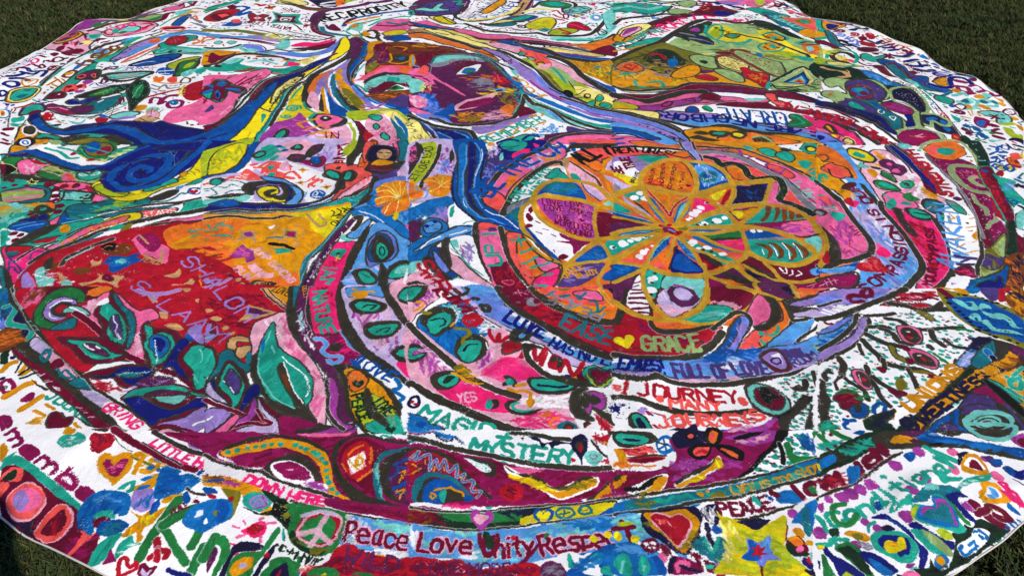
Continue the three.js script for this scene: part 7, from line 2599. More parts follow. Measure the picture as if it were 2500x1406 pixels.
// shalom lettering right edge
f("n",[403,1072,6,1,3,6,-4,1],[385,1051,7,2,5,8,-6,-2],[425,1054,5,-2,4,4,-5,2],[413,1087,7,-3,9,6,-6,2],[410,1041,8,0,-3,4]);
l("V",14,[375,1047,11,4,12,-2,10,-6]);
f("t",[434,1095,4,-5,6,-2,-4,8]);
f("U",[432,1096,6,-1,4,5,-5,2]);
F1("V",[432,1091,11,-9,8,22,-4,1],[1]);
F1("R",[429,1040,69,-5,8,34,-13,4,-12,7,3,18,6,15,0,16,-19,-12,-19,-10],[0,9]);
b("M",29,54,[431,1045,50,0,20,22,-23,21,-22,16]);
F1("V",[444,1083,4,0,2,10,7,2,-1,4,-5,5],[5]);
s("t",8,[449,1099,4,-2]);
f("n",[444,1076,5,-3,5,3,-4,3],[437,1065,5,-1,2,3,-4,2],[458,1087,2,-3,4,3,-3,3],[465,1093,4,-2,1,3,-3,1]);
p("n",[471,1072,-1,-15,28,10,-16,8,-14,4]);
p("w",[471,1070,1,-9,19,6,-10,5]);
F1("n",[470,1110,-1,-11,5,-3,11,3,0,3,-10,0,1,8]);
F1("n",[480,1119,-3,-10,10,-2,2,4,-3,2,-1,6]);
F1("A",[474,1037,24,-2,5,24,-11,-7,-11,-10],[0]);
b("O",20,18,[476,1038,17,11,10,13,-10,-7]);
l("K",6,[475,1037,9,10,20,18]);
l("K",4,[479,1036,10,11,13,12]);
t("K",4,31,"LOVE",[483,1039,16,8]);
// big green leaf
F1("F",[484,1099,-2,-17,8,-8,14,-6,8,21,10,16,10,10,18,25,5,20,4,21,-5,1,-8,-11,-4,-20,-2,-14,-10,-13,-15,-10,-12,-18,-7,-16,-2,26,-3,11,-3,-10]);
b("p",27,36,[496,1075,12,-1,12,31,25,31,10,34,-6,-2,-9,-33,-28,-25]);
b("W",19,18,[488,1079,13,-4,10,30,-14,-18]);
F1("K",[491,1120,3,-4,4,8,6,17,10,14,8,9,13,3,6,-2,13,16,-12,-7,-13,-2,-11,-7,-10,-12,-10,-14]);
F1("T",[496,1118,-2,-14,1,-12,2,-12,7,19,9,15,12,8,11,11,7,10,1,16,-2,5,-6,4,-9,-4,-11,-5,-9,-12,-7,-14]);
F1("K",[515,1132,2,-5,7,15,7,12,9,8,-3,7,-4,-9,-10,-14]);
f("b",[518,1137,3,-1,8,16,-3,-2]);
s("t",6,[498,1091,0,8,-2,8]);
s("t",5,[503,1106,5,9]);
s("t",5,[497,1120,4,15,10,15,10,10,14,7]);
s("W",4,[515,1120,10,9,11,8,5,10,0,9]);
s("W",4,[517,1125,8,15,7,12,8,10]);
f("c",[497,1113,-3,-11,2,-3,2,12]);
// curving strands
F1("K",[498,1035,8,0,3,21,5,20,9,19,8,14,-1,2,-9,-11,-9,-14,-7,-19,-3,-16],[0]);
F1("Q",[501,1035,5,0,1,13,2,13],[0]);
F1("w",[507,1035,6,-1,4,21,6,21,9,19,14,19,7,11,14,25,6,17,7,10,-6,0,-7,-4,-4,-17,-7,-16,-8,-10,-10,-12,-16,-20,-7,-22,-5,-20],[0]);
b("W",16,36,[511,1058,11,20,14,26,0,9,-16,-22]);
b("t",13,18,[513,1066,4,0,9,24,-5,-2]);
t("A",3,13,"DOLLY",[508,1033,6,16]);
l("K",12,[516,1034,2,16,4,21,8,16,7,17]);
F1("H",[516,1034,23,-2,2,17,3,15,6,15,6,9,-6,7,-17,-2,-6,-15,-6,-20],[0]);
b("R",26,18,[519,1036,19,2,6,29,-10,20]);
t("T",10,42,"NATURE",[519,1039,5,19,7,20,9,17]);
d("K",15,[543,1094]);
F1("G",[532,1096,17,-3,6,-7,20,24,13,13,-20,-1,-12,1,-9,-6]);
b("H",19,25,[544,1103,11,-12,19,22,-18,5]);
f("K",[547,1106,1,-4,5,-1,3,4,-2,4,-5,0]);
l("S",13,[534,1098,6,0,4,5,-2,6,7,6,7,-1,2,5,-5,4,-4,-3]);
l("S",10,[552,1087,5,7,5,9,3,3,8,5]);
F1("K",[539,1032,5,0,2,21,9,18,10,19,11,16,12,9,11,11,13,8,1,10,-11,-7,-12,-9,-24,-23,-10,-14,-8,-17,-7,-23],[0,8]);
// lilac leaf band
F1("v",[544,1032,31,-2,6,16,9,12,9,13,6,9,7,54,-12,-9,-23,-20,-11,-15,-11,-19,-8,-19],[0,5]);
F1("S",[546,1035,15,-4,13,-1,4,13,-16,-4,-11,6],[1]);
b("F",29,54,[550,1048,29,1,26,43,4,32,-34,-30]);
b("m",25,28,[553,1063,30,1,24,42,4,26,-32,-31]);
f("H",[600,1120,10,-3,2,17]);
F1("K",[553,1057,3,-7,9,-3,11,3,6,4,-2,6,-10,4,-10,-1]);
F1("K",[569,1082,2,-6,10,-3,12,-1,4,5,-4,9,-10,5,-9,0]);
F1("K",[595,1109,4,-7,8,-3,3,18,-8,0],[2]);
F1("T",[557,1057,4,-5,10,0,7,3,-4,6,-11,0]);
F1("T",[572,1083,4,-5,12,-3,7,1,-4,9,-11,3]);
F1("T",[599,1109,3,-5,6,-1,1,10,-6,-1],[2]);
s("D",6,[564,1058,4,-3,7,0,-4,4]);
s("D",5,[579,1085,5,-5,6,-1,-4,5]);
d("A",24,[559,1041]);
s("A",8,[552,1040,4,1]);
s("A",9,[552,1044,5,-1]);
s("A",7,[552,1035,5,3]);
s("A",8,[552,1049,5,-3]);
s("A",8,[560,1038,7,-2,3,2]);
F1("K",[575,1030,5,-1,2,9,11,17,11,15,1,10,-10,-12,-10,-15],[0,4]);
F1("F",[581,1029,17,-1,5,41,-10,-15],[0,1]);
f("K",[590,1042,2,-11,6,-3,3,22,-8,-1]);
f("T",[591,1042,2,-8,5,-3,2,16,-6,-1]);
// love strip and leaf
f("W",[567,1120,9,-4,12,10,12,9,13,9,3,17,-8,-8,-10,-13,-27,-15]);
t("U",9,41,"LOVE",[567,1122,14,8,17,10]);
s("U",10,[566,1119,7,5]);
s("U",12,[570,1124,6,-8]);
l("c",14,[602,1136,4,7,-4,5,8,5,-2,6,8,5]);
F1("K",[555,1125,10,-1,12,5,13,10,11,12,8,10,10,22,0,3,-30,1,-9,-9,-8,-13,-5,-18,-5,-12],[6,7]);
F1("A",[563,1129,5,-2,11,6,12,9,10,14,7,13,6,11,2,6,-22,1,-9,-6,-8,-12,-10,-30],[7]);
F1("L",[575,1159,12,-7,11,6,11,15,6,13,-18,1,-11,-6],[4]);
F1("T",[588,1181,11,-6,10,-4,7,15,-22,1],[3]);
F1("O",[567,1135,5,-6,9,7,-1,9,-7,4]);
b("f",20,18,[586,1154,12,6,12,19,-13,-2]);
F1("K",[583,1155,0,-8,9,19,11,14,-8,-4,-8,-8]);
h("D",576,1142,33,-10);
h("D",606,1184,28,-10);
t("D",7,31,"PEACE",[573,1153,3,11,8,15]);
t("D",7,34,"LOVE",[589,1159,6,8,7,6]);
// plum lower part
F1("M",[497,1154,13,7,15,12,15,3,20,6,14,3,5,-3,3,6,-100,5,-2,-5,12,-5],[7,8]);
F1("G",[528,1175,19,2,13,5,16,-1,6,7,-53,3],[4]);
F1("m",[542,1186,13,-4,14,0,10,-2,1,8,-33,2],[4]);
F1("m",[553,1138,5,2,6,14,1,15,6,9,8,4,-6,3,-10,-8,-5,-9,-1,-16]);
l("K",11,[553,1141,3,13,2,13,7,10,8,7]);
F1("K",[542,1187,20,-5,-7,4,-11,2]);
// left diamond leaf
F1("M",[453,1109,6,2,7,9,3,10,-2,7,0,8,3,6,11,10,11,8,6,-7,-1,-14,-7,-13,-10,-12,-6,0,-1,14,-1,8]);
F1("T",[452,1112,7,1,6,11,1,10,-3,5],[4]);
F1("Q",[466,1117,3,-6,5,1,8,10,11,7,0,6,-18,-14,-1,9,-6,11,-2,2,2,-15]);
f("Q",[490,1127,-4,-11,2,-4,4,10]);
F1("N",[467,1151,2,-8,4,4,4,8,15,14,-7,-3,-9,-5]);
F1("N",[498,1167,0,-15,5,-6,4,9,-5,10,-3,7]);
F1("M",[475,1147,-1,-24,11,9,11,16,-2,18,-1,4,-10,-11]);
F1("T",[476,1148,-1,-13,1,-9,9,8,9,14,1,13,-2,8,-6,-10,-8,-7]);
F1("z",[479,1142,0,-10,5,4,7,10,0,11,-6,-7]);
s("W",5,[478,1144,1,1]);
s("W",5,[485,1150,4,6]);
F1("v",[469,1155,-1,-10,4,6,7,8,8,7,-10,-4]);
l("M",13,[471,1163,12,6,11,3,10,5]);
F1("V",[475,1173,3,-2,9,1,6,4,-8,14,-4,2],[5]);
s("W",5,[478,1181,3,-3]);
F1("v",[507,1164,1,-3,8,11,10,7,3,6,0,5,-28,2,5,-6,17,-3,-2,-4,-8,-7],[5]);
F1("m",[504,1176,1,-16,5,11,0,5,-4,6,-11,8,1,-8]);
l("M",9,[496,1188,10,-5,12,0,5,-2,-7,-3,-6,-7]);
f("p",[496,1191,4,-6,-4,5]);
F1("p",[487,1193,9,-17,3,2,-5,13]);
F1("v",[598,1028,74,-5,10,24,20,18,25,14,39,19,-2,25,-23,-10,-15,-5,-15,-16,-33,-19,-17,-14,-37,-33],[0,5,12]);
F1("S",[643,1025,27,-2,10,24,33,23,22,13,31,16,-1,13,-23,-7,-23,-13,-17,-13,-19,-7,-18,-15],[0,5]);
b("W",33,72,[673,1045,18,12,36,24,38,22,-23,-8,-31,-17]);
b("P",34,54,[647,1033,22,-2,17,31,-8,6,-18,-17]);
F1("F",[604,1073,-6,-45,21,-1,5,13,-9,11,-7,11],[0,1]);
b("m",27,18,[603,1042,16,-13,-2,17,-10,9]);
F1("c",[610,1072,7,-15,20,-14,11,2,13,19,12,12,-6,9,-7,-4,-8,20,1,13,-10,-1,-15,-15,-13,-16]);
b("U",29,46,[616,1077,20,-27,22,29,-10,31,-17,-12]);
b("W",23,54,[617,1058,24,-11,34,28,-10,6,-18,-21]);
b("t",27,28,[615,1059,23,-14,15,19,-20,7]);
// pink watercolour band
f("F",[651,1115,13,-29,14,-13,8,11,9,9,4,12,5,13,14,8,15,1,3,8,-5,5,3,10,-5,12,5,10,2,7,-19,1,-18,-3,-18,-6,-17,-6,-15,-7,-17,-11,-20,-13,-8,-59]);
f("H",[631,1140,16,-4,18,4,15,5,14,3,-9,7,3,7,-17,1,-19,-6,-14,-8]);
f("p",[664,1123,12,-12,11,-5,14,5,9,13,-9,4,-13,4,-11,-1]);
b("H",30,61,[635,1137,19,-5,30,15,-1,16,-27,-5]);
b("H",31,61,[667,1125,20,-19,22,17,-17,9]);
b("H",26,43,[688,1166,22,-7,22,8,-3,10,-26,0,-16,-6]);
b("m",28,43,[606,1090,17,10,18,17,-4,12,-21,-1]);
b("m",28,43,[655,1105,11,-10,7,7,-9,14]);
b("W",27,54,[612,1096,27,22,21,11,20,14,-23,-9]);
b("W",27,54,[694,1148,36,-4,2,12,-32,2]);
b("F",28,36,[653,1112,14,-24,12,6,-14,22]);
l("K",23,[604,1075,10,13,13,14,24,24,12,8,14,7,15,5]);
l("K",28,[613,1139,11,8,14,8,16,7,15,8,14,6,16,4,8,1]);
s("M",4,[628,1156,5,5,3,-3,3,6,4,-2,2,6,5,-2]);
s("M",4,[657,1170,6,2,3,-2,4,4,4,-1]);
f("W",[613,1143,10,7,14,9,15,7,15,8,15,5,10,2,-73,5]);
f("K",[607,1099,7,-1,5,5,-8,0,1,7,9,-3,-1,7,-10,3]);
f("T",[608,1103,6,-1,3,1,-6,3,1,5,8,-2,-4,4,-7,1]);
f("K",[627,1133,3,-5,7,-3,9,0,4,7,-4,8,-9,4,-6,-2]);
f("T",[633,1135,2,-4,10,-3,3,4,-3,7,-8,1]);
f("D",[637,1135,3,-5,6,1,-4,4,-4,3]);
s("A",10,[643,1127,5,2,5,4,9,3]);
s("A",9,[649,1117,3,5,4,1]);
f("E",[644,1122,4,-5,9,6,-5,5]);
b("A",18,14,[644,1124,9,-3,11,15,-11,-4]);
f("K",[681,1126,5,-1,5,5,0,6,-3,0,-1,-7,-4,0]);
d("T",15,[686,1131]);
f("K",[680,1134,2,-2,2,3,-3,1]);
f("K",[699,1131,1,-5,10,-1,16,0,10,4,0,6,-9,7,-12,2,-11,-3]);
f("T",[702,1133,2,-5,12,0,14,1,5,2,-5,6,-12,3,-11,-1]);
s("I",9,[707,1134,8,1,7,1,6,-2]);
f("K",[682,1155,3,-5,8,-1,-2,2,-4,2,0,5,6,2,10,-1,7,-1,-7,5,-12,1,-6,-3]);
f("T",[687,1154,4,-3,3,1,-4,3,1,3,9,1,6,-2,-7,4,-9,-1]);
f("K",[673,1151,3,-2,3,5,-2,5,-4,2,2,-5]);
f("T",[669,1158,2,-8,2,1,1,5,-2,5]);
t("F",6,36,"YES",[650,1156,14,-3]);
s("A",12,[685,1139,6,2,4,-1,6,2,0,6]);
s("A",13,[691,1135,6,-2]);
f("A",[698,1150,5,-2,1,4,-3,5]);
s("O",8,[721,1167,-4,0,-2,5,4,5]);
s("O",9,[712,1162,3,2]);
b("O",12,10,[709,1165,6,-4,1,3]);
f("Q",[719,1175,4,-5,6,-1,5,5,-1,5,-10,0]);
d("K",16,[728,1175]);
d("R",8,[728,1175]);
d("K",18,[742,1174]);
d("R",9,[742,1174]);
// blue area hearts and leaves
F1("K",[613,1070,3,-12,10,-6,9,2,4,10,-2,13,-9,9,-5,-2,-3,-7]);
F1("T",[618,1073,2,-9,7,-6,8,2,1,9,-4,9,-6,6,-5,-4]);
s("I",7,[620,1070,4,-5,7,1,1,6,-4,5]);
f("T",[621,1081,5,-11,3,1,-3,13]);
F1("K",[643,1101,2,-11,9,-7,8,3,5,8,-2,12,-6,5,-6,2,-7,-3]);
F1("T",[645,1104,3,-10,8,-5,6,3,0,11,-5,9,-6,1]);
s("I",7,[649,1102,3,-5,7,-2]);
s("E",14,[641,1076,9,1,2,5,-4,6,0,6]);
s("A",9,[605,1059,5,-5,2,-4]);
s("A",11,[606,1048,4,0]);
s("A",8,[637,1074,2,-4]);
f("E",[610,1058,10,0,-4,4]);
F1("K",[598,1028,15,-1,-2,13,-7,7,-4,0],[0,4]);
f("T",[598,1031,10,-2,0,7,-6,10,-2,0]);
s("W",6,[640,1069,1,-9,-6,-10]);
s("W",5,[666,1091,2,9]);
t("R",13,51,"STRONG",[599,993,24,42,15,10,6,11,6,19]);
s("M",14,[619,1032,7,-2,4,6]);
s("M",10,[621,1032,2,7]);
s("M",14,[632,1040,7,-2,2,4,-5,4]);
s("M",14,[641,1050,7,0,4,4,-7,3]);
s("R",17,[648,1065,6,-3,7,2]);
s("R",14,[648,1065,2,5,6,2,2,-7]);
s("K",19,[653,1039,4,1]);
s("K",15,[636,1028,6,7,6,-5,-2,-5]);
s("K",16,[660,1047,6,0,0,6]);
s("K",13,[660,1048,3,5]);
s("R",14,[668,1076,1,6,5,7,2,-9,1,9,6,-6]);
F1("K",[685,1083,3,-8,7,-3,6,4,-2,8,-6,4,-6,-1]);
f("S",[691,1083,2,-5,4,2,-3,4]);
F1("R",[680,1094,1,-4,5,-2,3,3,4,0,1,6,-13,7]);
s("R",16,[694,1105,8,-14,4,17,7,-12,-4,17]);
s("R",16,[723,1118,5,-12,5,16,8,-14]);
f("R",[714,1113,4,-12,7,2,1,9,-6,5]);
f("K",[716,1108,3,-6,6,3,0,7,-4,2,0,-6]);
l("K",19,[697,1093,2,12,5,8,11,11,23,7]);
F1("K",[695,1093,4,-2,11,5,-7,-1,-5,5]);
F1("K",[715,1125,11,-1,10,3,9,5,-2,3,-10,-2,-12,-5]);
t("N",14,74,"LOVE",[677,1064,14,8,20,11]);
t("N",9,45,"HAS NO ENEMIES!",[714,1092,17,8,19,6,16,7,30,9,8,0]);
d("T",5,[751,1105]);
F1("T",[740,1120,3,-7,6,-2,5,3,11,-3,-2,16,-6,7,-7,5,-5,-9],[4]);
F1("L",[743,1123,3,-8,7,-1,5,3,6,-2,0,10,-12,11],[4]);
F1("c",[745,1120,4,-6,5,3,6,-1,4,4,-8,10,-5,2]);
F1("M",[747,1121,2,-5,5,3,6,-1,2,4,-10,9]);
s("K",13,[736,1132,9,1,7,4,11,5]);
f("W",[729,1151,5,-12,14,-4,14,5,-3,38,-21,1,7,-10,-10,-6]);
F1("K",[730,1151,4,-12,8,-2,-5,5,-2,10,4,8,6,7,-6,1,-7,-6]);
F1("m",[740,1143,6,-3,8,2,2,7,-3,7,-8,0,-3,6,-2,-7,4,-4,8,-1,-3,-5]);
F1("K",[736,1151,4,-7,7,0,4,4,-4,3,-4,-1,-2,5,-4,-1]);
k("K",2,20,[753,1147,9,-3,-1,20,-7,-4]);
p("N",[756,1155,4,-2,1,-4,1,3,5,1,-3,3,0,4,-3,-2,-3,2,1,-4]);
F1("K",[746,1155,15,10,-1,6,-8,-8],[1]);
b("R",17,46,[745,1161,6,4,8,9,-6,3]);
// ease arc
l("K",29,[673,1023,10,18,12,13,15,10,12,12,14,10,14,9,15,8]);
F1("M",[676,1023,25,-2,10,13,15,15,18,9,25,5,-3,34,-15,-7,-16,-9,-14,-11,-15,-13,-16,-11,-8,-11],[0,5]);
F1("R",[695,1046,16,-8,17,15,21,10,19,3,-2,30,-18,-10,-21,-14,-16,-11],[4]);
b("M",30,21,[685,1039,26,-1,33,27,-17,1]);
s("p",5,[687,1027,6,-1,5,2]);
s("p",4,[690,1023,3,7]);
f("x",[698,1034,5,-2,1,7,6,-1,-7,5,-5,-1]);
l("K",29,[702,1021,12,14,12,11,13,6,15,6,15,2]);
F1("O",[706,1021,56,-4,9,20,-2,18,-16,-2,-15,-6,-15,-10,-10,-9],[0,2]);
F1("C",[709,1020,37,-2,17,7,-4,14,-34,-5],[0]);
b("A",27,28,[728,1041,31,-2,9,12,-23,-3]);
F1("p",[737,1024,18,-4,6,11,-16,-1]);
f("E",[720,1020,14,-1,-4,3,-7,-1]);
l("A",13,[760,1017,5,11,6,10]);
f("I",[767,1016,5,0,0,8]);
t("x",9,42,"PEACE",[763,1049,-15,-7,-13,-11,-21,-3]);
s("Q",9,[749,1049,7,-3,0,-11,-6,-1]);
s("Q",8,[757,1048,6,-8]);
s("Q",10,[739,1027,5,1,3,-5]);
s("Q",11,[740,1031,3,1]);
s("Q",11,[726,1029,7,-2]);
s("Q",10,[715,1028,6,-4]);
t("Q",12,72,"EASE",[723,1067,15,8,25,13]);
// magic mystery
o("I",10,[615,1159,1,-6,4,-1,2,6,-3,4]);
d("R",6,[617,1157,3,2]);
t("T",12,50,"MAGIC",[620,1170,19,8,19,7,19,2]);
F1("c",[617,1169,4,1,8,3,3,5,4,1,6,2,-1,3,-22,2],[6,7]);
f("U",[622,1178,4,-3,4,3,-3,4]);
F1("R",[769,1063,6,-20,6,-6,17,10,3,21,16,6,21,-3,17,-7,-6,12,-10,13,-13,8,-16,4,-21,0,-23,-3],[13]);
F1("R",[768,1093,22,4,25,2,21,-13,-22,9,-24,-1,-23,-5]);
b("G",30,25,[775,1051,20,1,1,15,28,11,16,4,-41,5]);
l("K",25,[766,1099,11,4,14,2,15,0,15,-5,13,-6,11,-10,9,-14]);
l("K",22,[800,1052,0,13,7,7,14,-1,18,-4,17,-10]);
F1("K",[800,1033,6,-3,-5,17,0,11,-3,-3]);
F1("K",[771,1056,4,-16,8,-25,2,8,-6,12,-2,13,-5,14]);
f("W",[781,1036,6,-21,10,-1,2,17,-1,18,-8,-3]);
s("M",10,[786,1022,11,-2]);
s("M",11,[784,1028,14,-1]);
s("M",11,[783,1033,15,2]);
s("M",10,[785,1041,14,-1]);
s("M",11,[788,1016,8,0]);
s("M",10,[790,1045,8,2]);
f("w",[772,1016,10,-1,-6,16,-5,-1]);
f("O",[771,1037,1,2,-3,15]);
F1("O",[801,1060,2,-17,6,6,5,8,12,1,14,5,-14,4,-18,1,-6,-3]);
b("C",20,10,[802,1062,8,-9,10,9,-12,5]);
f("T",[799,1014,12,-1,-5,13,-4,-2]);
d("W",17,[804,1016]);
d("K",9,[802,1022]);
f("K",[810,1013,2,0,-5,14,-3,5]);
F1("v",[807,1030,6,-14,9,-4,27,-2,-5,18,-8,11,-12,9,-7,4,-6,-7],[2]);
f("t",[840,1011,10,-1,-5,16,-3,-7]);
b("F",24,25,[807,1036,11,4,15,2,-16,7]);
F1("w",[818,1018,4,-6,11,0,7,2,3,12,-7,10,-9,2,-7,-7],[1]);
F1("V",[822,1021,5,-8,7,0,4,8,-4,9,-8,-1]);
q("v",9,830,1022,32,3,0);
F1("M",[854,1010,18,-1,10,5,9,9,-8,13,-7,8,-9,-10,-12,0,-2,-10],[0]);
b("F",21,36,[853,1030,15,1,8,11,-11,-5]);
F1("T",[821,1056,13,-5,10,-11,6,-5,12,2,6,5,-6,10,-10,7,-12,2,-9,-2]);
b("t",27,18,[828,1054,19,-13,17,3,-14,12]);
F1("w",[872,1009,19,-2,1,9,-9,-5],[0]);
F1("w",[898,1007,21,1,5,13,-12,-1,-12,-6]);
F1("I",[918,1006,11,-1,1,14,-7,-5],[0]);
l("a",21,[771,1033,9,10,11,8,13,5,12,0,13,-5,11,-10,9,-15,4,-16]);
l("a",17,[798,1014,3,17,5,13,9,11]);
l("a",15,[815,1055,11,4,11,3,12,-1,3,-2]);
l("a",21,[872,1009,11,3,9,7,9,0,10,5,4,3]);
l("a",12,[894,1007,-1,13,-7,13,-9,9]);
l("a",13,[928,1005,2,14]);
F1("p",[880,1044,14,-23,7,4,1,12,-5,12,-8,5,-4,6,-3,-7]);
F1("C",[863,1089,12,-17,8,-9,10,-1,14,-15,9,0,-11,16,-15,14,-11,7]);
F1("O",[885,1073,13,-16,11,-8,3,-13,-2,-9,8,4,-1,16,-13,21,-10,10,-10,3]);
b("C",30,25,[865,1086,14,-19,11,-3,-5,15]);
F1("K",[900,1022,8,3,2,10,-5,14,-11,11,-9,2,-1,-4,10,-3,7,-11,2,-14]);
l("K",9,[861,1090,10,-2,13,-5,12,-10,13,-13,8,-13]);
s("T",11,[885,1075,2,4,6,-3,3,-5]);
s("T",11,[891,1067,4,1,6,-5,2,-6]);
d("T",11,[887,1066]);
l("K",14,[847,1069,13,-15,10,-9,8,-2,4,5,-3,11,-9,13,-8,15]);
F1("P",[840,1100,13,-17,9,-20,9,-13,7,-3,2,6,-6,13,-9,15,-7,14]);
F1("U",[842,1098,13,-17,9,-19,9,-12,-7,18,-12,20]);
b("V",27,21,[853,1093,20,-36,5,0,-15,26]);
F1("S",[889,1081,16,-17,11,-11,12,-6,7,-3,0,5,-10,14,-12,14,-13,6]);
f("W",[913,1077,11,-10,11,-18,4,-3,-4,16,-13,12]);
l("K",15,[917,1049,11,-2,14,-9]);
l("K",10,[911,1077,10,-10,12,-9,4,-5]);
F1("K",[915,1025,7,-3,11,-2,16,-7,-1,5,-19,6,-9,5,3,3,20,1,-1,3,-13,-1,-13,12,0,-9],[3,8]);
F1("V",[920,1029,9,-5,9,-3,11,-6,-3,10,-10,4,-11,1],[3]);
F1("v",[920,1041,10,-4,13,-3,-3,10,-10,-1,-7,1],[2]);
// blue band full of love
F1("S",[765,1104,16,4,15,0,13,-2,20,-5,33,-9,21,-7,31,-8,20,-11,-9,29,-18,10,-40,15,-27,6,-18,1,-20,-2,-15,1,-23,-5],[8,16]);
F1("V",[764,1116,15,5,19,2,19,1,23,0,33,-8,25,-9,28,-14,-2,6,-27,14,-30,7,-27,6,-23,1,-23,-2,-19,-1],[7]);
b("P",35,72,[765,1107,47,0,50,-15,61,-16,-4,12,-60,20,-56,10]);
b("U",32,36,[829,1102,26,-12,25,-4,-11,10,-33,9]);
b("v",32,54,[795,1121,46,-3,50,-14,34,-18,-8,12,-60,21]);
b("F",28,25,[802,1125,39,-2,32,-8,-33,11]);
b("W",25,18,[765,1104,13,3,10,3,-18,-1]);
b("W",26,18,[838,1110,23,-11,7,2,-17,10]);
t("z",13,51,"FULL OF LOVE",[809,1122,18,-2,19,-1,18,-4,20,-2]);
F1("M",[880,1093,8,-7,8,-1,3,7,2,11,-4,5,-8,1,-7,-7]);
F1("V",[882,1094,7,-6,6,0,3,7,-1,10,-6,1,-7,-6]);
f("W",[889,1093,6,-4,1,8,-1,7,0,-8]);
o("I",6,[887,1098,3,-3,4,0,0,5,-5,1]);
t("z",8,35,"NO ROOM",[901,1094,14,-3]);
t("z",8,29,"ROOM FOR HATE",[903,1104,14,-7,13,-9,20,-10,22,-17]);
t("N",11,53,"EMIES!",[766,1115,15,4,12,2,10,-1]);
// yellow heart, grace
h("R",776,1085,81,-10);
h("Y",775,1084,65,-10);
t("f",13,69,"GRACE",[787,1095,19,1,29,-4]);
o("f",12,[927,1079,4,-3,-1,4]);
// white band 1 journey many
f("W",[764,1123,10,1,12,5,16,-1,14,2,23,-1,25,-6,16,-5,-8,34,-15,0,-23,5,-22,-1,-21,-4,-14,-7,-15,-3]);
l("K",20,[764,1123,22,5,10,-3,13,3,12,1,16,-2,19,-3,23,-6,18,-5,27,-13]);
l("K",22,[762,1144,12,1,10,4,13,5,14,3,14,0,17,-2,21,-4]);
t("R",11,45,"1 JOURNEY",[767,1139,14,4,33,2,41,-2]);
t("C",10,32,"MANY",[800,1153,19,0,21,-1]);
d("C",14,[765,1135,30,10,61,-4,1,2]);
f("W",[783,1157,12,-1,17,4,22,-1,29,-6,8,-3,4,8,-14,11,-22,1,-22,1,-22,5,-7,0,-2,-11]);
b("R",18,32,[789,1159,23,3,44,-6,13,4,-29,7,-45,7]);
t("C",11,40,"JOURNEYS",[791,1171,27,-3,29,-2,23,-8]);
s("W",7,[831,1165,4,-5]);
// concentric eye
F1("M",[861,1130,4,-5,10,0,10,5,5,8,-1,11,-8,7,-10,-2,-7,-7]);
F1("t",[862,1132,6,-7,9,1,9,5,3,9,-2,9,-7,5,-8,-2,-7,-7]);
F1("M",[868,1132,5,-4,8,1,5,6,-1,8,-6,6,-7,-3,-4,-5]);
F1("B",[872,1131,4,-3,4,5,3,4,-5,2,-3,4,-3,-4]);
// dotted fan
f("W",[884,1120,17,-7,22,-11,-20,67,-26,2,9,-17,5,-14]);
k("T",7,60,[887,1121,35,-17,-19,65,-20,1,9,-22,2,-12]);
k("M",4,60,[887,1121,35,-17,-19,65,-20,1,9,-22,2,-12]);
f("K",[896,1127,6,-4,2,2,1,-6,4,-2,0,7,-4,6,-6,0]);
F1("B",[865,1169,10,-10,11,-8,9,-7,8,-9,5,1,-8,10,-10,8,-8,10,-5,7,-14,1],[9]);
F1("K",[881,1157,7,-4,16,-16,-5,9,-11,10,-7,12,-5,3]);
F1("K",[902,1154,4,-10,0,9,-5,10,-5,7,1,-6]);
l("K",15,[916,1109,-1,11,0,9]);
// star panel and dark shapes
f("W",[762,1148,12,1,6,6,-8,6,-1,12,-11,-5]);
k("N",2,20,[763,1150,10,0,-4,19,-7,-5]);
p("N",[758,1155,3,-1,2,-5,1,4,3,1,-2,3,0,4,-3,-2,-3,2,2,-4]);
f("K",[770,1167,3,-7,5,-1,6,5,3,12,-9,1,-5,-3]);
f("T",[773,1163,3,-2,5,2,4,6,0,7,-4,0,-5,-5]);
f("I",[776,1166,3,-2,4,8,0,4,-5,-2]);
s("N",6,[785,1158,3,3]);
s("N",6,[766,1152,3,0]);
s("R",8,[784,1158,2,2]);
s("R",8,[788,1169,3,3]);
f("I",[798,1173,6,-2,6,0,7,-4,1,6,-6,2,-12,0]);
f("B",[823,1173,3,-4,6,0,4,4,-2,0,-11,1]);
f("R",[826,1173,3,-2,3,2]);
f("m",[836,1172,11,-5,15,-1,11,-7,5,0,-5,9,-13,4,-23,1]);
b("F",15,25,[837,1172,17,-6,10,-1,-18,7]);
f("G",[866,1172,10,-11,1,-1,0,6,-4,5]);
f("D",[877,1171,5,-3,4,2]);
F1("v",[943,1034,21,-11,22,-14,17,-9,19,-2,-14,10,-25,16,-43,21],[3,7]);
F1("V",[949,1012,20,-7,20,-4,27,-2,-16,9,-17,10,-25,11,-15,5],[2,7]);
b("P",29,36,[973,1021,25,-15,21,-6,-20,13,-21,14]);
b("P",29,36,[947,1020,19,-9,0,4,-21,12]);
b("W",28,25,[943,1040,23,-13,17,-5,-23,11]);
l("K",12,[944,1029,12,-5,11,-5]);
l("M",10,[950,1009,10,-4]);
s("M",20,[984,1012,-5,-1,-4,5,2,4,8,-1]);
o("M",19,[987,1012,4,-9,6,-2,-2,9]);
l("K",24,[939,1046,20,-7,38,-21,15,-8,17,-12]);
F1("S",[933,1068,8,-9,15,-11,12,-10,4,0,-1,5,-11,14,-25,22,-6,3],[8]);
F1("P",[934,1063,22,-15,15,-10,-10,10,-16,12]);
b("U",27,25,[930,1080,17,-15,21,-19,-6,9,-20,18]);
s("V",6,[945,1055,13,-10]);
f("W",[939,1048,7,1,2,2,-9,7,-4,3]);
s("M",10,[944,1049,2,2,3,-1]);
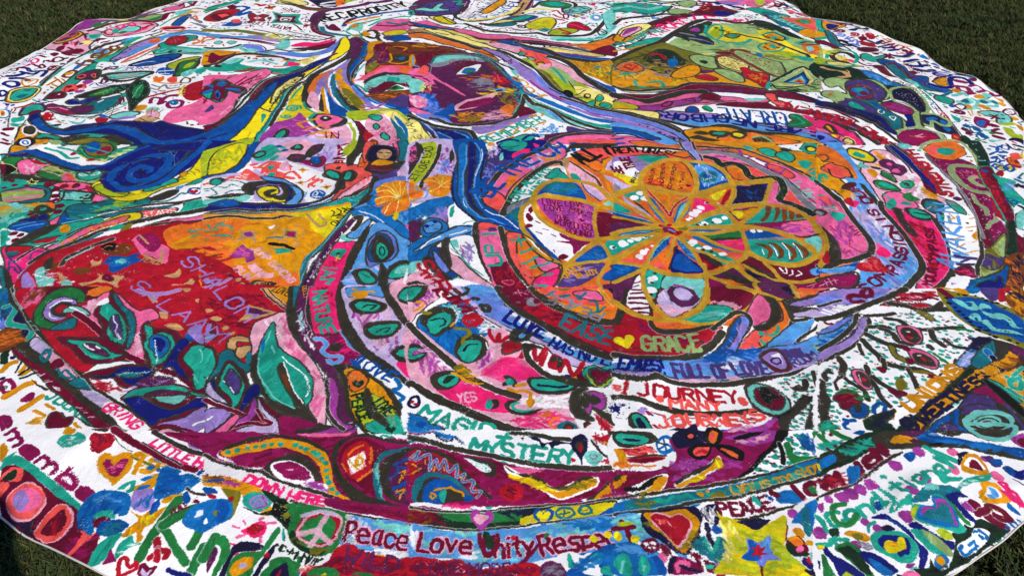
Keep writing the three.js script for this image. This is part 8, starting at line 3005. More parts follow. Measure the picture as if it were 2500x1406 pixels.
F1("V",[928,1086,12,-7,14,-9,12,-11,9,-16,4,-3,1,4,-6,12,-9,12,-14,11,-14,10,-12,6],[11]);
l("K",16,[929,1083,13,-9,14,-12,13,-15,5,-9,5,-3,4,6,-5,12,-10,14,-12,11,-25,18,-7,4]);
// red and white wedge
f("W",[999,1024,17,-11,16,-13,6,-3,20,-1,-5,17,-10,9,-21,0]);
b("R",29,43,[1002,1022,27,-19,23,-4,2,8,-25,5]);
F1("R",[999,1024,14,-8,10,3,13,-2,8,2,-7,4,-20,-1]);
s("M",11,[1016,1013,10,-2,10,2,11,-5,6,2]);
s("M",11,[1031,1006,7,-3,6,2]);
// dotted fan with branches
f("W",[976,1035,18,-10,18,-1,36,2,11,-5,1,13,6,9,1,13,-18,20,-13,14,-22,18,-19,12,-14,15,-12,10,-9,11,-14,6,-43,7,20,-67,17,-9,18,-15,10,-12,12,-13,4,-8,-1,-8]);
k("T",8,170,[980,1035,43,-6,33,2,6,25,-25,30,-28,20,-26,25,-19,11,-51,20,12,-56,36,-27,19,-24]);
k("M",4,150,[980,1035,43,-6,33,2,6,25,-25,30,-28,20,-26,25,-19,11,-51,20,12,-56,36,-27,19,-24]);
k("A",3,30,[980,1035,43,-6,33,2,6,25,-25,30,-28,20,-45,36,-43,16,9,-52]);
l("K",25,[1008,1020,14,2,9,4,10,-1,17,-3]);
f("K",[1042,1024,12,-12,2,4,-8,9]);
l("K",16,[981,1038,13,-2,13,-3]);
l("K",19,[998,1040,10,3,4,9,8,2,10,-1,11,-3,17,-2]);
l("K",20,[980,1052,9,-1,7,1]);
l("K",20,[988,1054,8,5,1,10,8,4]);
l("K",24,[974,1062,5,6,8,5,12,3]);
l("K",22,[1029,1055,-2,10,4,7]);
l("K",16,[1035,1065,5,7,9,2]);
F1("E",[987,1075,4,2,-2,9,8,9,-5,0,-6,-6]);
l("K",21,[968,1069,2,10,4,10,2,7,11,5,13,2,7,3]);
l("K",14,[976,1092,-2,10]);
l("K",14,[963,1074,-1,7,0,6]);
l("K",22,[941,1093,1,8,-5,11]);
l("K",17,[937,1112,4,7,5,5,3,5,-1,7]);
l("K",18,[960,1100,-1,12,1,10,-1,12,3,8]);
l("K",20,[962,1112,5,8,6,6,0,6]);
l("K",17,[991,1103,1,8,-1,12]);
l("K",10,[937,1113,-7,7,-1,7]);
f("K",[921,1113,4,-5,6,-2,0,6,-4,-1,-1,6,-3,3]);
F1("K",[919,1118,2,2,-2,10,1,9,-5,12,-1,11,-6,7,3,-20,3,-14],[8]);
l("K",7,[969,1142,8,-4,8,-6]);
l("K",6,[1012,1108,15,-12,8,-9]);
F1("p",[1003,1051,5,-1,6,1,5,4,-1,9,-5,7,-7,0,-5,-5]);
F1("p",[1001,1079,6,-1,8,4,4,7,-2,7,-6,4,-9,-3,-3,-7]);
F1("p",[947,1107,4,-2,5,2,2,7,-2,9,-5,3,-3,-5,-2,-6]);
F1("K",[1005,1055,5,-2,5,4,0,9,-6,4,-4,-5]);
F1("K",[1002,1087,6,-3,6,4,1,7,-4,2,-9,-2]);
F1("K",[950,1109,3,-1,3,4,0,7,-3,4,-2,-4]);
f("M",[1007,1060,4,-2,0,5,-4,3]);
s("W",6,[1008,1057,2,1]);
s("W",4,[1005,1087,3,-1]);
s("W",3,[951,1110,-1,8]);
d("R",9,[1008,1064,0,26,-55,25]);
f("K",[1017,1073,4,-1,2,5,-3,2]);
f("E",[977,1116,5,-4,3,3,-1,6,-6,5,-2,-4]);
d("M",14,[999,1078,-3,16,-25,9,37,5,-17,22,-17,-2,-3,-1,7,2]);
F1("M",[924,1137,6,-7,8,-2,5,6,-1,5,-8,7,-7,0,0,-6]);
b("R",15,10,[927,1135,11,-5,1,10]);
b("g",19,18,[927,1130,13,-7,13,13,-8,3]);
F1("U",[933,1146,6,-4,6,0,-1,7,-5,5,-6,-1]);
f("K",[936,1144,5,-3,-1,7,-4,1]);
o("U",12,[949,1146,5,-6,5,2,-4,7,-5,2]);
s("U",11,[926,1159,-3,3,2,4]);
s("U",12,[925,1157,7,0]);
F1("D",[939,1158,8,-6,17,-6,0,3,-10,8,3,3,2,6,-20,1],[6]);
b("I",18,21,[939,1159,11,-7,13,-5,-10,11,2,8]);
F1("g",[907,1162,7,-2,5,6,1,3,-14,0],[3]);
b("T",21,18,[913,1157,6,10,-11,2,-1,-7]);
d("A",20,[967,1151]);
s("A",7,[966,1147,1,1]);
s("A",7,[961,1154,2,0]);
s("A",5,[966,1157,-1,1]);
s("A",7,[972,1151,1,-1]);
s("A",5,[971,1146,-1,1]);
s("g",11,[1020,1082,3,5,3,5]);
s("g",11,[1051,1051,7,-1,6,2]);
f("E",[992,1104,10,-1,7,3,-9,1]);
F1("E",[1028,1027,7,1,4,10,-5,1]);
// unions strip and dark lower band
F1("K",[1048,1078,18,-18,6,1,15,7,7,7,-16,33,-29,2,-24,12,-48,43,-18,1,26,-21,37,-34],[4,8]);
f("W",[967,1145,14,-10,23,-19,24,-19,20,-19,14,-11,-27,31,-19,16,-21,18,-22,18,-10,9,-3,-2]);
t("A",16,37,"UNIONS",[976,1148,20,-15,19,-16,21,-18]);
t("U",6,20,"EQUITY",[1038,1095,16,-17]);
F1("S",[1033,1093,13,-13,15,-10,-8,15,-13,10]);
b("v",20,14,[1034,1093,15,-15,4,2,-15,15]);
F1("D",[959,1166,8,-8,20,-13,20,-18,26,-23,8,-7,5,2,-19,19,-24,20,-23,19,-10,9],[10]);
b("I",27,36,[1059,1060,12,2,-12,13,-8,3]);
F1("Q",[1046,1092,12,-15,13,-10,4,-3,-5,15,-9,12,-9,6]);
l("c",23,[1064,1077,1,9,3,7]);
f("I",[1063,1065,9,-4,2,2,-9,5]);
F1("A",[988,1145,22,-16,20,-18,18,-12,13,-6,6,5,-14,14,-20,10,-28,18,-19,14,-12,11,-6,1],[10]);
t("I",13,38,"SWEETNESS",[968,1166,22,-13,34,-25,32,-20]);
d("A",10,[1046,1101,-1,7]);
l("I",19,[1065,1084,1,19,-5,6,-6,2]);
F1("A",[1061,1091,11,-5,12,-10,1,9,-13,12]);
f("w",[1086,1070,8,5,-4,10,-7,-7]);
b("b",20,25,[1068,1093,13,-10,6,7,-10,10,-10,-2]);
F1("A",[1048,1111,17,-9,17,-3,-23,46,-6,-27],[2]);
F1("T",[1049,1110,6,3,4,8,4,11,-5,1,-4,-12]);
l("T",18,[1066,1107,4,2,7,-5]);
l("T",16,[1064,1116,2,-5,8,-5,1,4,-5,8,-6,0]);
l("T",17,[1060,1120,4,6,3,2]);
l("T",10,[1072,1104,12,-10]);
s("T",7,[1060,1139,1,2]);
s("T",8,[1061,1133,3,2]);
// blue paisley wave panel
f("E",[1059,996,14,2,12,4,22,13,10,16,-21,42,-8,-7,-10,-7,-9,-7,-6,-12,-5,-13,-2,-17]);
f("U",[1061,1010,8,-4,14,-1,12,5,10,11,9,15,-15,29,-9,-7,-13,-4,-9,-10,-6,-15]);
k("B",8,26,[1058,999,3,16,4,20,5,18,11,9,15,9,1,-2,-18,-13,-10,-18,-5,-21,-3,-19]);
k("B",7,10,[1074,997,23,9,13,14,-1,3,-16,-15,-19,-6]);
f("t",[1066,1009,8,1,4,8,4,-5,-5,-2,7,0,0,10,-5,3,-6,-3]);
f("t",[1085,1018,5,-5,5,3,0,5,-4,-1,-5,2,5,5,10,1,4,6,0,11,4,2,-8,-1,-2,-10,-9,-2,-5,-8]);
f("t",[1070,1034,5,-6,5,0,0,6,-3,6,-1,-7,-2,2,1,4,9,-3,1,11,12,3,7,6,-11,-2,-12,-3,-2,-9]);
k("I",3,40,[1066,1009,30,12,15,21,-11,20,-25,-14]);
f("M",[1058,996,6,-1,5,10,-5,3]);
f("c",[1083,994,15,-1,-5,6,-9,1]);
f("A",[1072,995,11,-1,2,7,-6,-1]);
f("z",[1098,993,19,-1,-3,8,-14,11]);
f("R",[1115,992,11,-1,-10,9,2,6,-12,5]);
f("b",[1115,1003,22,-13,-20,41,-5,-11]);
b("A",26,28,[1124,991,11,2,-17,34,-7,-10]);
b("I",22,18,[1121,994,11,5,-4,9,-7,-2]);
// dark spiral corner
F1("K",[1032,1123,11,-6,8,-1,3,6,1,32,-4,7,-68,4,30,-23,11,-12],[4,5]);
F1("z",[1013,1142,14,-14,12,-4,7,5,-5,9,-12,-2,-9,5]);
F1("G",[1031,1125,12,-8,6,0,3,22,-7,-4,-4,-8]);
F1("U",[981,1165,12,-10,12,-7,-1,6,-8,3,-9,8],[5]);
F1("U",[1004,1149,8,-6,-6,14,4,6,-6,1,-2,-7],[3]);
F1("z",[990,1165,7,-7,6,1,1,5],[3]);
F1("z",[1011,1147,7,-6,15,-3,11,5,2,10,-3,9,-4,-2,-1,-11,-8,-5,-10,2]);
e("t",0,1029,1153,19,-1,-5,11);
e("K",0,1029,1155,15,-1,-4,8);
e("t",0,1028,1154,11,-1,-3,6);
e("K",0,1028,1155,9,0,-2,5);
e("t",0,1028,1155,7,0,-2,4);
s("M",8,[1025,1154,5,0,1,3]);
s("w",4,[1015,1148,8,-5,9,0]);
s("w",5,[1015,1155,3,6]);
s("z",9,[1049,1136,2,11,0,13]);
l("T",7,[1046,1112,4,8,2,13,2,11]);
F1("B",[1046,1110,6,6,5,12,3,14,-3,8,-8,-24]);
f("W",[347,1200,74,-4,17,8,32,14,21,3,27,76,-55,3,-15,-7,-19,-34,-49,-35,-12,-4,-5,8]);
t("G",12,35,"emembe",[336,1187,16,15,12,11,26,15,13,7,28,18]);
f("A",[353,1211,2,-2,4,4,3,6,-2,5]);
d("A",12,[394,1199,-3,-1]);
f("T",[361,1224,3,-6,3,-2,-1,4,-3,5]);
f("T",[389,1207,2,-5,6,-1,2,-2,7,3,2,5,-5,4,-6,1]);
b("W",11,14,[391,1208,7,-5,9,4,-7,3]);
f("K",[408,1197,10,-1,-1,3,-6,-1]);
f("R",[414,1212,-4,-8,1,-4,4,1,6,-2,4,4,-1,6,-5,5,-3,0]);
b("M",13,10,[414,1210,0,-7,8,-1,-3,9]);
f("A",[423,1224,-2,-7,3,-4,6,3,5,-3,6,1,4,8,-1,9,-4,8,-5,-4,-6,-4]);
f("G",[426,1222,0,-3,3,0,5,5,2,-5,4,-1,1,6,-2,8,-5,-1]);
b("p",13,14,[426,1221,7,4,6,-6,-2,12]);
l("K",2,[424,1202,9,7,8,4]);
s("E",8,[442,1216,10,5,13,6]);
s("A",16,[444,1215,12,0]);
s("A",15,[449,1229,0,-8,2,-6]);
s("A",16,[454,1228,7,-1,2,-7,-6,0]);
s("A",17,[455,1242,5,-4,5,-6]);
s("A",17,[462,1241,5,-5]);
b("A",18,18,[444,1217,28,5,-6,9,-11,-1]);
f("c",[458,1219,1,-2,6,3,-3,1],[456,1226,1,-2,5,1,-2,2],[455,1234,3,-2,5,0,-4,3],[456,1243,2,-4,6,0,-4,3],[468,1219,-1,-10,3,5,1,6]);
s("U",10,[479,1211,-1,7]);
s("U",11,[486,1214,-1,6]);
s("U",12,[490,1227,2,-3]);
f("c",[470,1249,-3,-7,-1,-12,2,-7,5,-2,5,5,1,4,3,-2,6,1,5,4,-2,6,-7,5,-7,4]);
b("U",23,36,[470,1246,-2,-18,7,-4,3,9,12,0,-10,11]);
f("V",[457,1252,-2,-8,10,-3,4,7,2,7,-6,4,-7,-4]);
b("c",15,14,[457,1252,9,-9,3,9,-6,5]);
f("A",[475,1251,1,-3,9,-4,-1,4,-6,4]);
f("A",[461,1276,2,-5,3,-7,-7,-6,8,3,7,-10,-1,6,7,-3,-3,7,-1,4,-4,5,2,6,-2,3,-3,-6,-3,2]);
b("Y",15,10,[464,1274,4,-10,8,-9,-3,12]);
f("U",[471,1260,-1,-7,3,-4,2,7,-3,4]);
f("T",[444,1242,2,-4,6,-3,2,4,0,5,-3,1,-2,-3]);
f("W",[448,1242,2,-4,1,4]);
// teal ribbon and BODY lettering
f("T",[363,1228,1,-5,4,-4,10,4,8,5,23,13,11,8,7,6,1,5,-9,-5,-24,-16,-10,-5,-11,-6,-4,-2,-5,6]);
f("M",[365,1232,5,-5,8,3,15,8,14,9,23,13,14,15,3,-4,2,8,1,15,-16,-6,-14,-5,-12,-7,-10,-4,-16,-9]);
b("G",21,36,[426,1280,18,-5,4,17,-12,-6]);
b("I",19,25,[385,1264,12,-2,11,12,-9,-3]);
f("C",[367,1238,1,-5,3,-4,7,1,3,5,0,4,-5,1,-3,-1]);
f("D",[369,1238,2,-4,3,-3,3,4,-1,4,-4,0]);
f("C",[369,1241,4,-1,3,2,-1,6,-1,2]);
f("F",[380,1255,-2,-6,3,-5,4,-4,7,0,7,5,4,6,0,6,-3,5,-3,2,-7,0,-6,-4]);
f("C",[380,1255,-1,-6,3,-5,4,-3,6,0,7,4,3,6,-1,6,-2,4,-4,2,-6,-1,-5,-3]);
f("p",[382,1252,0,-4,3,-4,5,-1,6,2,4,5,-1,6,-4,2,-6,1]);
f("V",[383,1253,-1,-5,4,-3,6,5,-1,8,-4,-1]);
f("F",[406,1272,-1,-5,2,-7,3,-6,6,-1,7,5,5,7,-1,7,-3,5,-7,2,-6,-3]);
f("C",[406,1272,0,-4,1,-7,4,-7,5,0,6,5,4,5,0,6,-3,6,-6,2,-6,-3]);
f("M",[410,1271,0,-5,4,-7,3,-2,5,6,1,6,-4,4,-5,0]);
b("R",14,10,[413,1271,2,-10,6,3,-2,8]);
f("C",[434,1287,2,-7,1,-6,-2,-3,8,4,4,-4,-3,6,-5,5,-3,6]);
// blue C and splash
f("c",[429,1263,-2,-8,1,-7,5,-4,7,-1,9,1,7,6,2,9,-2,3,-8,-3,-7,0,0,6,3,9,-2,1,-7,-5]);
b("U",22,32,[431,1265,-1,-14,9,-6,15,5,0,9,-14,-1,1,13]);
b("S",17,10,[431,1253,9,-8,13,6,-15,1]);
f("T",[439,1263,2,-4,7,0,5,4,-7,1]);
f("M",[440,1265,9,-2,1,5,-6,3]);
f("U",[446,1274,-1,-6,7,-4,6,1,5,4,-4,5,-5,3]);
b("Q",14,25,[447,1275,5,-10,10,3,-7,8]);
f("T",[449,1294,0,-10,5,-7,7,-3,-2,9,-1,6,-5,6]);
f("T",[463,1290,-1,-9,5,-6,3,4,6,0,-7,4]);
b("W",9,18,[462,1288,7,-8,5,-1,-7,7]);
f("G",[457,1293,1,-4,0,-5,4,5,2,2,-3,1]);
// Kind
l("g",26,[485,1249,-4,14,-4,25]);
l("g",20,[481,1266,10,10,9,10,4,4]);
l("g",27,[483,1266,11,-11,8,-3]);
l("g",21,[505,1270,-1,10]);
l("g",24,[511,1279,-1,8,-1,8]);
f("c",[493,1264,0,-8,6,-7,2,0,7,20,-8,-1]);
f("W",[499,1260,0,-4,4,-2,1,3]);
t("M",3,18,"PEACE",[485,1260,8,-7]);
f("U",[486,1245,2,-2,3,3,1,4,-3,1]);
f("M",[494,1249,1,-2,3,2,-2,1]);
k("M",1,14,[492,1248,3,-3,4,4,-3,3]);
l("K",7,[487,1241,6,2,6,1]);
l("R",16,[483,1277,3,7,-3,4]);
l("R",15,[486,1283,6,1,0,3]);
l("R",14,[486,1284,2,5]);
o("R",10,[469,1299,-3,-8,3,-2,4,5,3,-3,1,4,-5,3]);
f("M",[479,1297,0,-5,3,-1,3,2,4,-1,-1,4,-3,3,-4,0]);
f("v",[481,1297,0,-3,3,2,3,-2,-2,4,-3,0]);
l("N",11,[496,1294,6,2,7,1]);
f("W",[512,1293,3,-4,2,8]);
// plum seam
l("M",21,[422,1196,9,5,25,13,11,5,19,5]);
l("K",5,[445,1205,11,6,9,4,11,5]);
f("W",[437,1201,4,-6,7,0,18,10,23,8,2,8,-14,-3,-15,-6,-14,-6]);
t("H",8,26,"LITTLE HEAVEN",[449,1206,16,7,12,5,21,7,19,6]);
l("K",14,[448,1195,9,4,11,6,10,4,10,3]);
f("G",[455,1194,26,-1,6,15,-22,-9]);
s("M",7,[459,1194,11,2,13,1]);
f("G",[481,1193,62,-4,34,-2,18,5,25,3,8,60,-25,-4,-30,-5,-27,-10,-35,-15,-23,-9]);
b("M",29,72,[483,1198,47,-4,41,-3,43,8,0,44,-33,-6,-49,-13]);
b("R",27,18,[573,1200,27,-3,5,31,-24,-8]);
f("v",[520,1191,11,-1,-5,2]);
f("p",[543,1189,36,-2,-4,3,-25,1]);
// ochre beaded arc
f("W",[496,1212,3,-8,8,-5,-11,10,8,5,10,6,8,-1,6,0,-9,2,-10,-3]);
f("K",[497,1207,4,-6,9,-5,13,-5,14,0,14,2,12,7,6,6,-2,0,-11,-7,-12,-4,-12,-2,-14,3,-11,6]);
f("A",[497,1209,3,-3,7,-4,11,-4,12,-4,14,1,12,4,11,8,10,23,6,7,7,4,-8,-1,-9,-5,-5,-10,-4,-8,-7,-8,-10,-4,-12,-3,-22,7,-10,3]);
d("T",9,[507,1206,16,-5,11,-2,10,0,8,3,8,4,7,7,6,15]);
d("T",7,[501,1208,12,-4,5,-2,10,-2,41,19,2,5,5,9,4,3,-16,-27,-7,-5,-9,-3]);
f("K",[530,1224,-1,-7,5,-6,7,-4,8,0,9,5,6,7,4,7,-3,2,-4,-5,-7,-7,-9,-2,-8,-2,-5,4,3,6,8,6,11,4,11,3,9,2,9,3,-15,-3,-15,-4,-13,-4]);
f("W",[532,1218,3,-5,10,-1,9,4,7,7,4,6,7,1,1,6,-8,-1,-13,-4,-12,-5]);
f("G",[534,1217,3,-3,9,-1,8,4,7,8,-5,2,-11,-2]);
b("m",15,28,[556,1226,10,3,7,6,-8,-1]);
s("F",4,[544,1219,4,0]);
// right eye panel
f("K",[570,1209,0,-11,7,-7,12,-3,14,4,17,2,0,2,-13,-1,-18,-4,-10,2,-5,7,0,10,6,12,9,9,11,7,9,3,12,4,-30,-3,-8,-8,-8,-11]);
f("M",[575,1210,0,-9,5,-7,9,-2,11,5,5,3,-4,9,-1,11,7,19,-10,-6,-12,-8]);
f("R",[577,1210,3,-12,10,-3,7,9,1,13,-6,10,-9,-6]);
s("O",8,[581,1206,3,-5,5,-3]);
s("O",6,[578,1213,4,6]);
s("O",7,[595,1200,2,8,0,5]);
s("O",8,[591,1227,5,-5,4,-4]);
p("F",[581,1210,10,-8,4,13,-9,7]);
f("W",[582,1210,9,-6,2,10,-6,6]);
b("A",13,14,[581,1210,9,-5,3,10,-7,5]);
o("A",6,[587,1210,3,-2,2,4,-4,2]);
f("Q",[600,1222,0,-9,4,-10,7,-3,10,-2,0,4,-9,1,-7,6,-2,8,7,24,-5,-3]);
b("t",13,28,[601,1220,1,-10,4,23,4,7]);
f("K",[604,1217,2,-8,7,-6,8,-3,6,43,-9,-1,-7,-5,-5,-10]);
f("w",[610,1222,2,-10,8,-9,1,0,6,40,-7,-1,-6,-8]);
s("U",8,[613,1213,7,-4,2,-1]);
s("U",7,[611,1226,5,-6,-1,-5,8,2]);
s("U",8,[615,1233,6,-4,3,-3]);
s("U",7,[620,1237,5,-5]);
s("A",5,[617,1221,4,-2,-3,9]);
s("A",5,[618,1235,4,-2,-2,7]);
s("A",5,[620,1212,3,1]);
// heaven down here strip
f("W",[489,1213,9,4,15,5,16,2,15,6,17,5,12,4,2,8,-13,-2,-29,-8,-16,-6,-16,-4,-9,-3]);
t("H",9,28,"DOWN HERE",[518,1232,28,8,6,2,22,5]);
l("K",10,[488,1212,11,5,14,4,14,1,8,4,30,9,12,4]);
f("G",[574,1245,0,-5,17,3,17,3,19,1,1,9,-19,-3,-19,-2]);
b("M",23,21,[576,1245,19,2,26,3,5,3,-30,-3]);
l("K",6,[552,1242,21,6,17,4,16,3,22,2]);
// collage under the strip
f("A",[494,1229,13,0,14,3,11,5,1,3,-11,2,-12,-4,-13,-1]);
b("b",18,25,[494,1228,16,3,8,4,-13,0]);
b("A",18,28,[506,1232,24,5,-7,7,-14,-5]);
f("E",[508,1239,12,2,0,19,-1,2,-3,-14]);
b("m",15,14,[502,1233,17,0,-6,3]);
f("U",[497,1239,6,0,3,3,-3,1,-4,0],[495,1233,9,-2,4,1,-8,2]);
f("R",[500,1243,6,1,0,2,-3,0],[514,1246,2,-3,1,3,-2,3]);
f("c",[501,1249,7,-3,5,0,5,4,1,9,-2,7,-4,2,-5,1]);
f("U",[508,1247,8,3,1,10,-5,2]);
f("E",[508,1256,2,-2,1,4,-1,0]);
f("W",[505,1260,2,1,1,2,-2,1]);
f("T",[514,1268,2,-4,2,1,0,4,-2,2]);
f("T",[523,1247,0,-5,4,-3,8,1,6,6,-2,4,-4,2,-7,-1]);
q("V",7,532,1246,23,2,30);
s("m",5,[533,1250,3,-1,2,-2,-4,-5]);
f("D",[532,1237,15,4,6,4,1,6,6,1,0,14,-6,-3,-5,-5,-6,-4,-10,0,-9,-4,11,3,7,-3,0,-4]);
f("B",[544,1242,8,3,3,7,-1,8,-5,-4,-6,-4]);
f("E",[550,1253,2,-2,3,2,-3,3],[548,1246,4,-1,-2,2]);
k("f",2,20,[538,1241,14,6,6,14,-8,-5]);
f("W",[519,1260,4,-8,7,2,13,1,7,5,0,6,-4,10,-11,-3,-7,2,-20,-4]);
f("H",[531,1265,2,-3,5,-4,4,2,1,6,-4,4,-5,-1,-5,-2]);
f("R",[532,1264,2,-3,6,0,1,3,-4,4,-4,-1]);
s("p",6,[523,1264,4,1]);
s("p",7,[528,1271,4,-2]);
s("p",5,[528,1260,2,2]);
s("p",7,[542,1260,5,-1]);
s("p",7,[537,1257,2,-1]);
s("p",6,[541,1269,1,4]);
// peace sign medallion
f("g",[556,1267,-1,-13,-4,-10,12,1,14,3,12,4,2,7,-1,10,-3,8,-7,4,-10,-2,-7,-4]);
f("D",[557,1268,2,-4,4,5,8,7,11,2,-6,3,-10,-4]);
b("E",17,21,[558,1267,6,5,12,8,9,-4,-14,1]);
f("R",[561,1267,0,-9,4,-5,7,-3,9,1,6,6,1,7,-2,7,-6,4,-7,-1,-7,-3]);
f("g",[564,1266,0,-7,4,-4,6,-2,6,2,4,5,0,6,-3,5,-6,1,-6,-2]);
o("F",7,[562,1267,1,-8,3,-6,6,-2,8,1,7,5,0,7,-2,6,-6,4,-6,-1,-7,-3]);
l("F",11,[577,1253,-3,9]);
l("F",11,[564,1266,10,-3,0,4,-2,7]);
l("F",10,[574,1264,10,8]);
l("v",7,[562,1253,10,-3,10,3]);
// peace love band
f("S",[591,1254,15,2,22,1,3,22,-11,0,-15,-3,-12,-2,-4,-2,2,-10]);
b("W",24,25,[591,1256,11,3,-1,13,-9,1]);
b("W",24,25,[607,1275,18,2,5,1]);
b("t",22,28,[606,1258,22,0,-1,7,-16,-4]);
t("F",13,51,"Peace",[591,1271,15,0,23,3]);
t("M",8,51,"Peace",[591,1271,15,0,23,3]);
// bottom: kindness
f("I",[527,1282,1,-6,6,-3,8,1,3,4,-8,1,-7,3,-2,15,-3,0]);
l("g",24,[515,1272,-1,8,-1,7]);
f("g",[513,1280,2,-7,5,-2,5,4,2,7,-4,15,-2,-1,1,-10,-1,-7,-5,-3,-2,7]);
f("w",[516,1290,0,-8,2,-4,2,6,-1,8,-1,3]);
f("g",[530,1297,-1,-10,3,-6,7,-2,5,0,1,-7,4,-10,2,4,-5,16,-3,7,-1,7]);
f("I",[544,1296,2,-10,3,-10,2,0,0,6,-3,8,-1,6]);
f("A",[530,1292,1,-5,3,-3,6,-1,2,4,-2,5,-5,3,-3,0]);
p("v",[534,1290,1,-3,3,0,1,2,-3,2]);
d("R",7,[548,1282]);
f("g",[549,1296,2,-8,0,-3,7,-3,8,3,3,5,0,5]);
f("I",[554,1295,0,-4,4,-3,3,-2,2,4,1,5]);
f("R",[557,1295,2,-5,0,5]);
f("T",[552,1263,1,0,3,9,-2,-1]);
t("D",4,15,"C M HIP",[553,1278,12,4,14,5]);
s("D",6,[550,1276,2,-1]);
s("D",6,[555,1279,0,-4]);
s("D",5,[559,1278,4,2]);
s("D",6,[565,1283,1,-3]);
s("D",6,[569,1285,1,-4]);
s("D",6,[572,1286,1,-4]);
s("D",6,[577,1287,1,-4]);
d("D",4,[552,1275,-1,1,30,7]);
f("R",[572,1295,1,-5,7,-3,5,-3,1,-5,3,-4,7,-2,9,4,9,2,9,1,9,0,1,12]);
b("M",21,54,[573,1294,14,-11,14,-6,29,5,1,9]);
t("w",7,38,"WILD",[592,1285,13,2,21,1]);
b("C",12,14,[569,1290,4,-3,5,0,-5,7]);
f("g",[575,1294,1,-4,7,-2,7,1,3,5]);
f("Y",[583,1294,2,-2,1,2]);
f("g",[601,1293,2,-2,8,0,2,2]);
f("W",[619,1185,141,-8,-3,30,-20,2,-27,0,-27,-6,-28,-5,-23,-7,-12,-1]);
f("c",[619,1185,18,-1,4,1,7,2,6,3,4,5,-6,-6,-6,2,-6,-2,-4,-3,-8,1]);
s("I",5,[637,1186,4,5,7,1,2,-3,6,5]);
f("Q",[619,1187,12,4,-7,3,-4,0]);
l("G",5,[619,1186,10,1,7,-2]);
s("T",17,[680,1185,8,1]);
s("T",14,[687,1181,-5,10]);
t("T",12,48,"MYSTERY",[659,1200,17,4,20,0,21,3,15,0]);
l("K",15,[689,1181,13,1,12,3,14,1]);
f("I",[701,1185,5,0,5,5,6,-3,11,2,3,-5,6,-3,4,4,-1,9,-3,7,-1,7,-2,-7,-4,-6,-2,-5,-10,1,-2,3,-3,-4,-3,4,-3,-5]);
f("K",[732,1191,2,-4,3,0,1,6,-3,4]);
f("R",[734,1194,2,-6,1,5,-2,4]);
d("I",5,[697,1186,7,0]);
f("t",[738,1200,3,-5,6,0,3,5,-5,7,-5,-2]);
h("x",744,1200,23,0);
h("t",744,1200,14,0);
d("R",6,[730,1204]);
f("R",[744,1183,6,-1,10,-5,-1,11,-8,-1]);
b("R",17,28,[745,1183,14,-6,-2,21,-9,-4]);
f("A",[751,1188,2,-2,2,3],[755,1187,3,-3,0,6]);
f("K",[755,1177,5,0,-1,8]);
l("K",7,[744,1186,5,9,5,5,4,1]);
b("R",14,14,[749,1203,8,-1,0,4]);
// plum field
f("G",[621,1197,13,0,20,5,19,3,13,5,17,2,20,-1,18,1,16,0,-2,23,-19,3,-26,2,-19,2,-20,1,-19,3,-25,-2]);
b("M",32,72,[625,1199,51,11,74,6,-1,16,-59,7,-26,-9]);
b("p",24,18,[687,1211,23,2,-13,4]);
l("K",17,[620,1190,12,3,16,5,17,3,18,4,20,3,20,2,17,0,17,-2]);
f("K",[621,1199,8,0,14,3,9,7,9,9,8,10,9,9,-2,1,-9,-8,-19,-19,-12,-8,-15,-1]);
f("R",[621,1203,11,-1,13,5,9,8,8,9,9,10,-3,3,-10,-12,-8,-6,-12,-1,-9,3,-4,6]);
b("w",21,46,[621,1203,14,0,20,15,15,16,-19,-14,-23,2]);
l("c",4,[622,1209,5,-7,-1,8,8,-6,2,13]);
l("c",4,[636,1217,3,-9,3,8,3,-8,4,10,5,-5,0,9,5,-3,-1,6,7,-1,-1,8,6,0,-2,5]);
s("A",5,[624,1213,3,2]);
s("A",4,[632,1209,1,4]);
s("A",4,[639,1214,0,4]);
s("A",4,[645,1214,1,3]);
s("A",5,[630,1216,-5,5]);
s("A",5,[656,1222,2,1]);
f("Q",[628,1241,-1,-9,3,-9,7,-4,9,1,8,4,13,14,-5,-3,-9,-8,-8,-4,-8,0,-4,6,-1,13]);
f("K",[632,1242,0,-9,3,-8,7,-2,9,3,7,6,4,6,-4,2]);
f("U",[635,1242,0,-11,4,-6,8,-1,6,3,7,7,6,4,-4,2,-2,-1,-2,-6,-7,-2,-4,1,1,9]);
s("A",6,[639,1234,3,2,-2,3,-1,-3]);
s("A",6,[641,1232,9,-2,2,1,6,2,1,3]);
f("T",[644,1235,4,-3,0,9,-2,0]);
f("W",[627,1243,8,-1,12,1,21,0,-2,2,-13,2,-16,-2,-10,0]);
b("H",15,18,[648,1243,14,-1,6,2,-13,2]);
f("K",[658,1206,6,-1,12,4,3,4,0,5,-4,3,-5,-3,4,-1,2,-4,-7,-3,-6,-2]);
f("W",[658,1206,7,2,7,3,4,4,-2,2,-4,-1,-6,-5]);
k("t",3,16,[660,1206,15,6,-1,5,-10,-7]);
f("R",[682,1231,2,-4,5,-3,6,1,2,5,-1,6,-7,3,-5,-2]);
b("M",16,9,[684,1234,5,-7,6,4,-6,5]);
f("W",[684,1212,3,0,10,5,5,0,8,4,5,4,8,0,7,-4,7,-4,9,0,-2,7,-21,11,-8,-1,-8,-6,-10,-5,-8,-3]);
f("K",[685,1212,5,4,12,1,7,3,5,5,6,0,7,-1,8,-7,8,0,-7,4,-9,6,-9,1,-9,-4,-12,-5]);
f("A",[687,1217,7,2,9,1,6,4,9,5,8,-2,6,-5,9,-4,4,0,-2,5,-22,11,-6,-2,-9,-5,-18,-7]);
b("Y",24,18,[689,1218,14,4,16,8,-9,-2]);
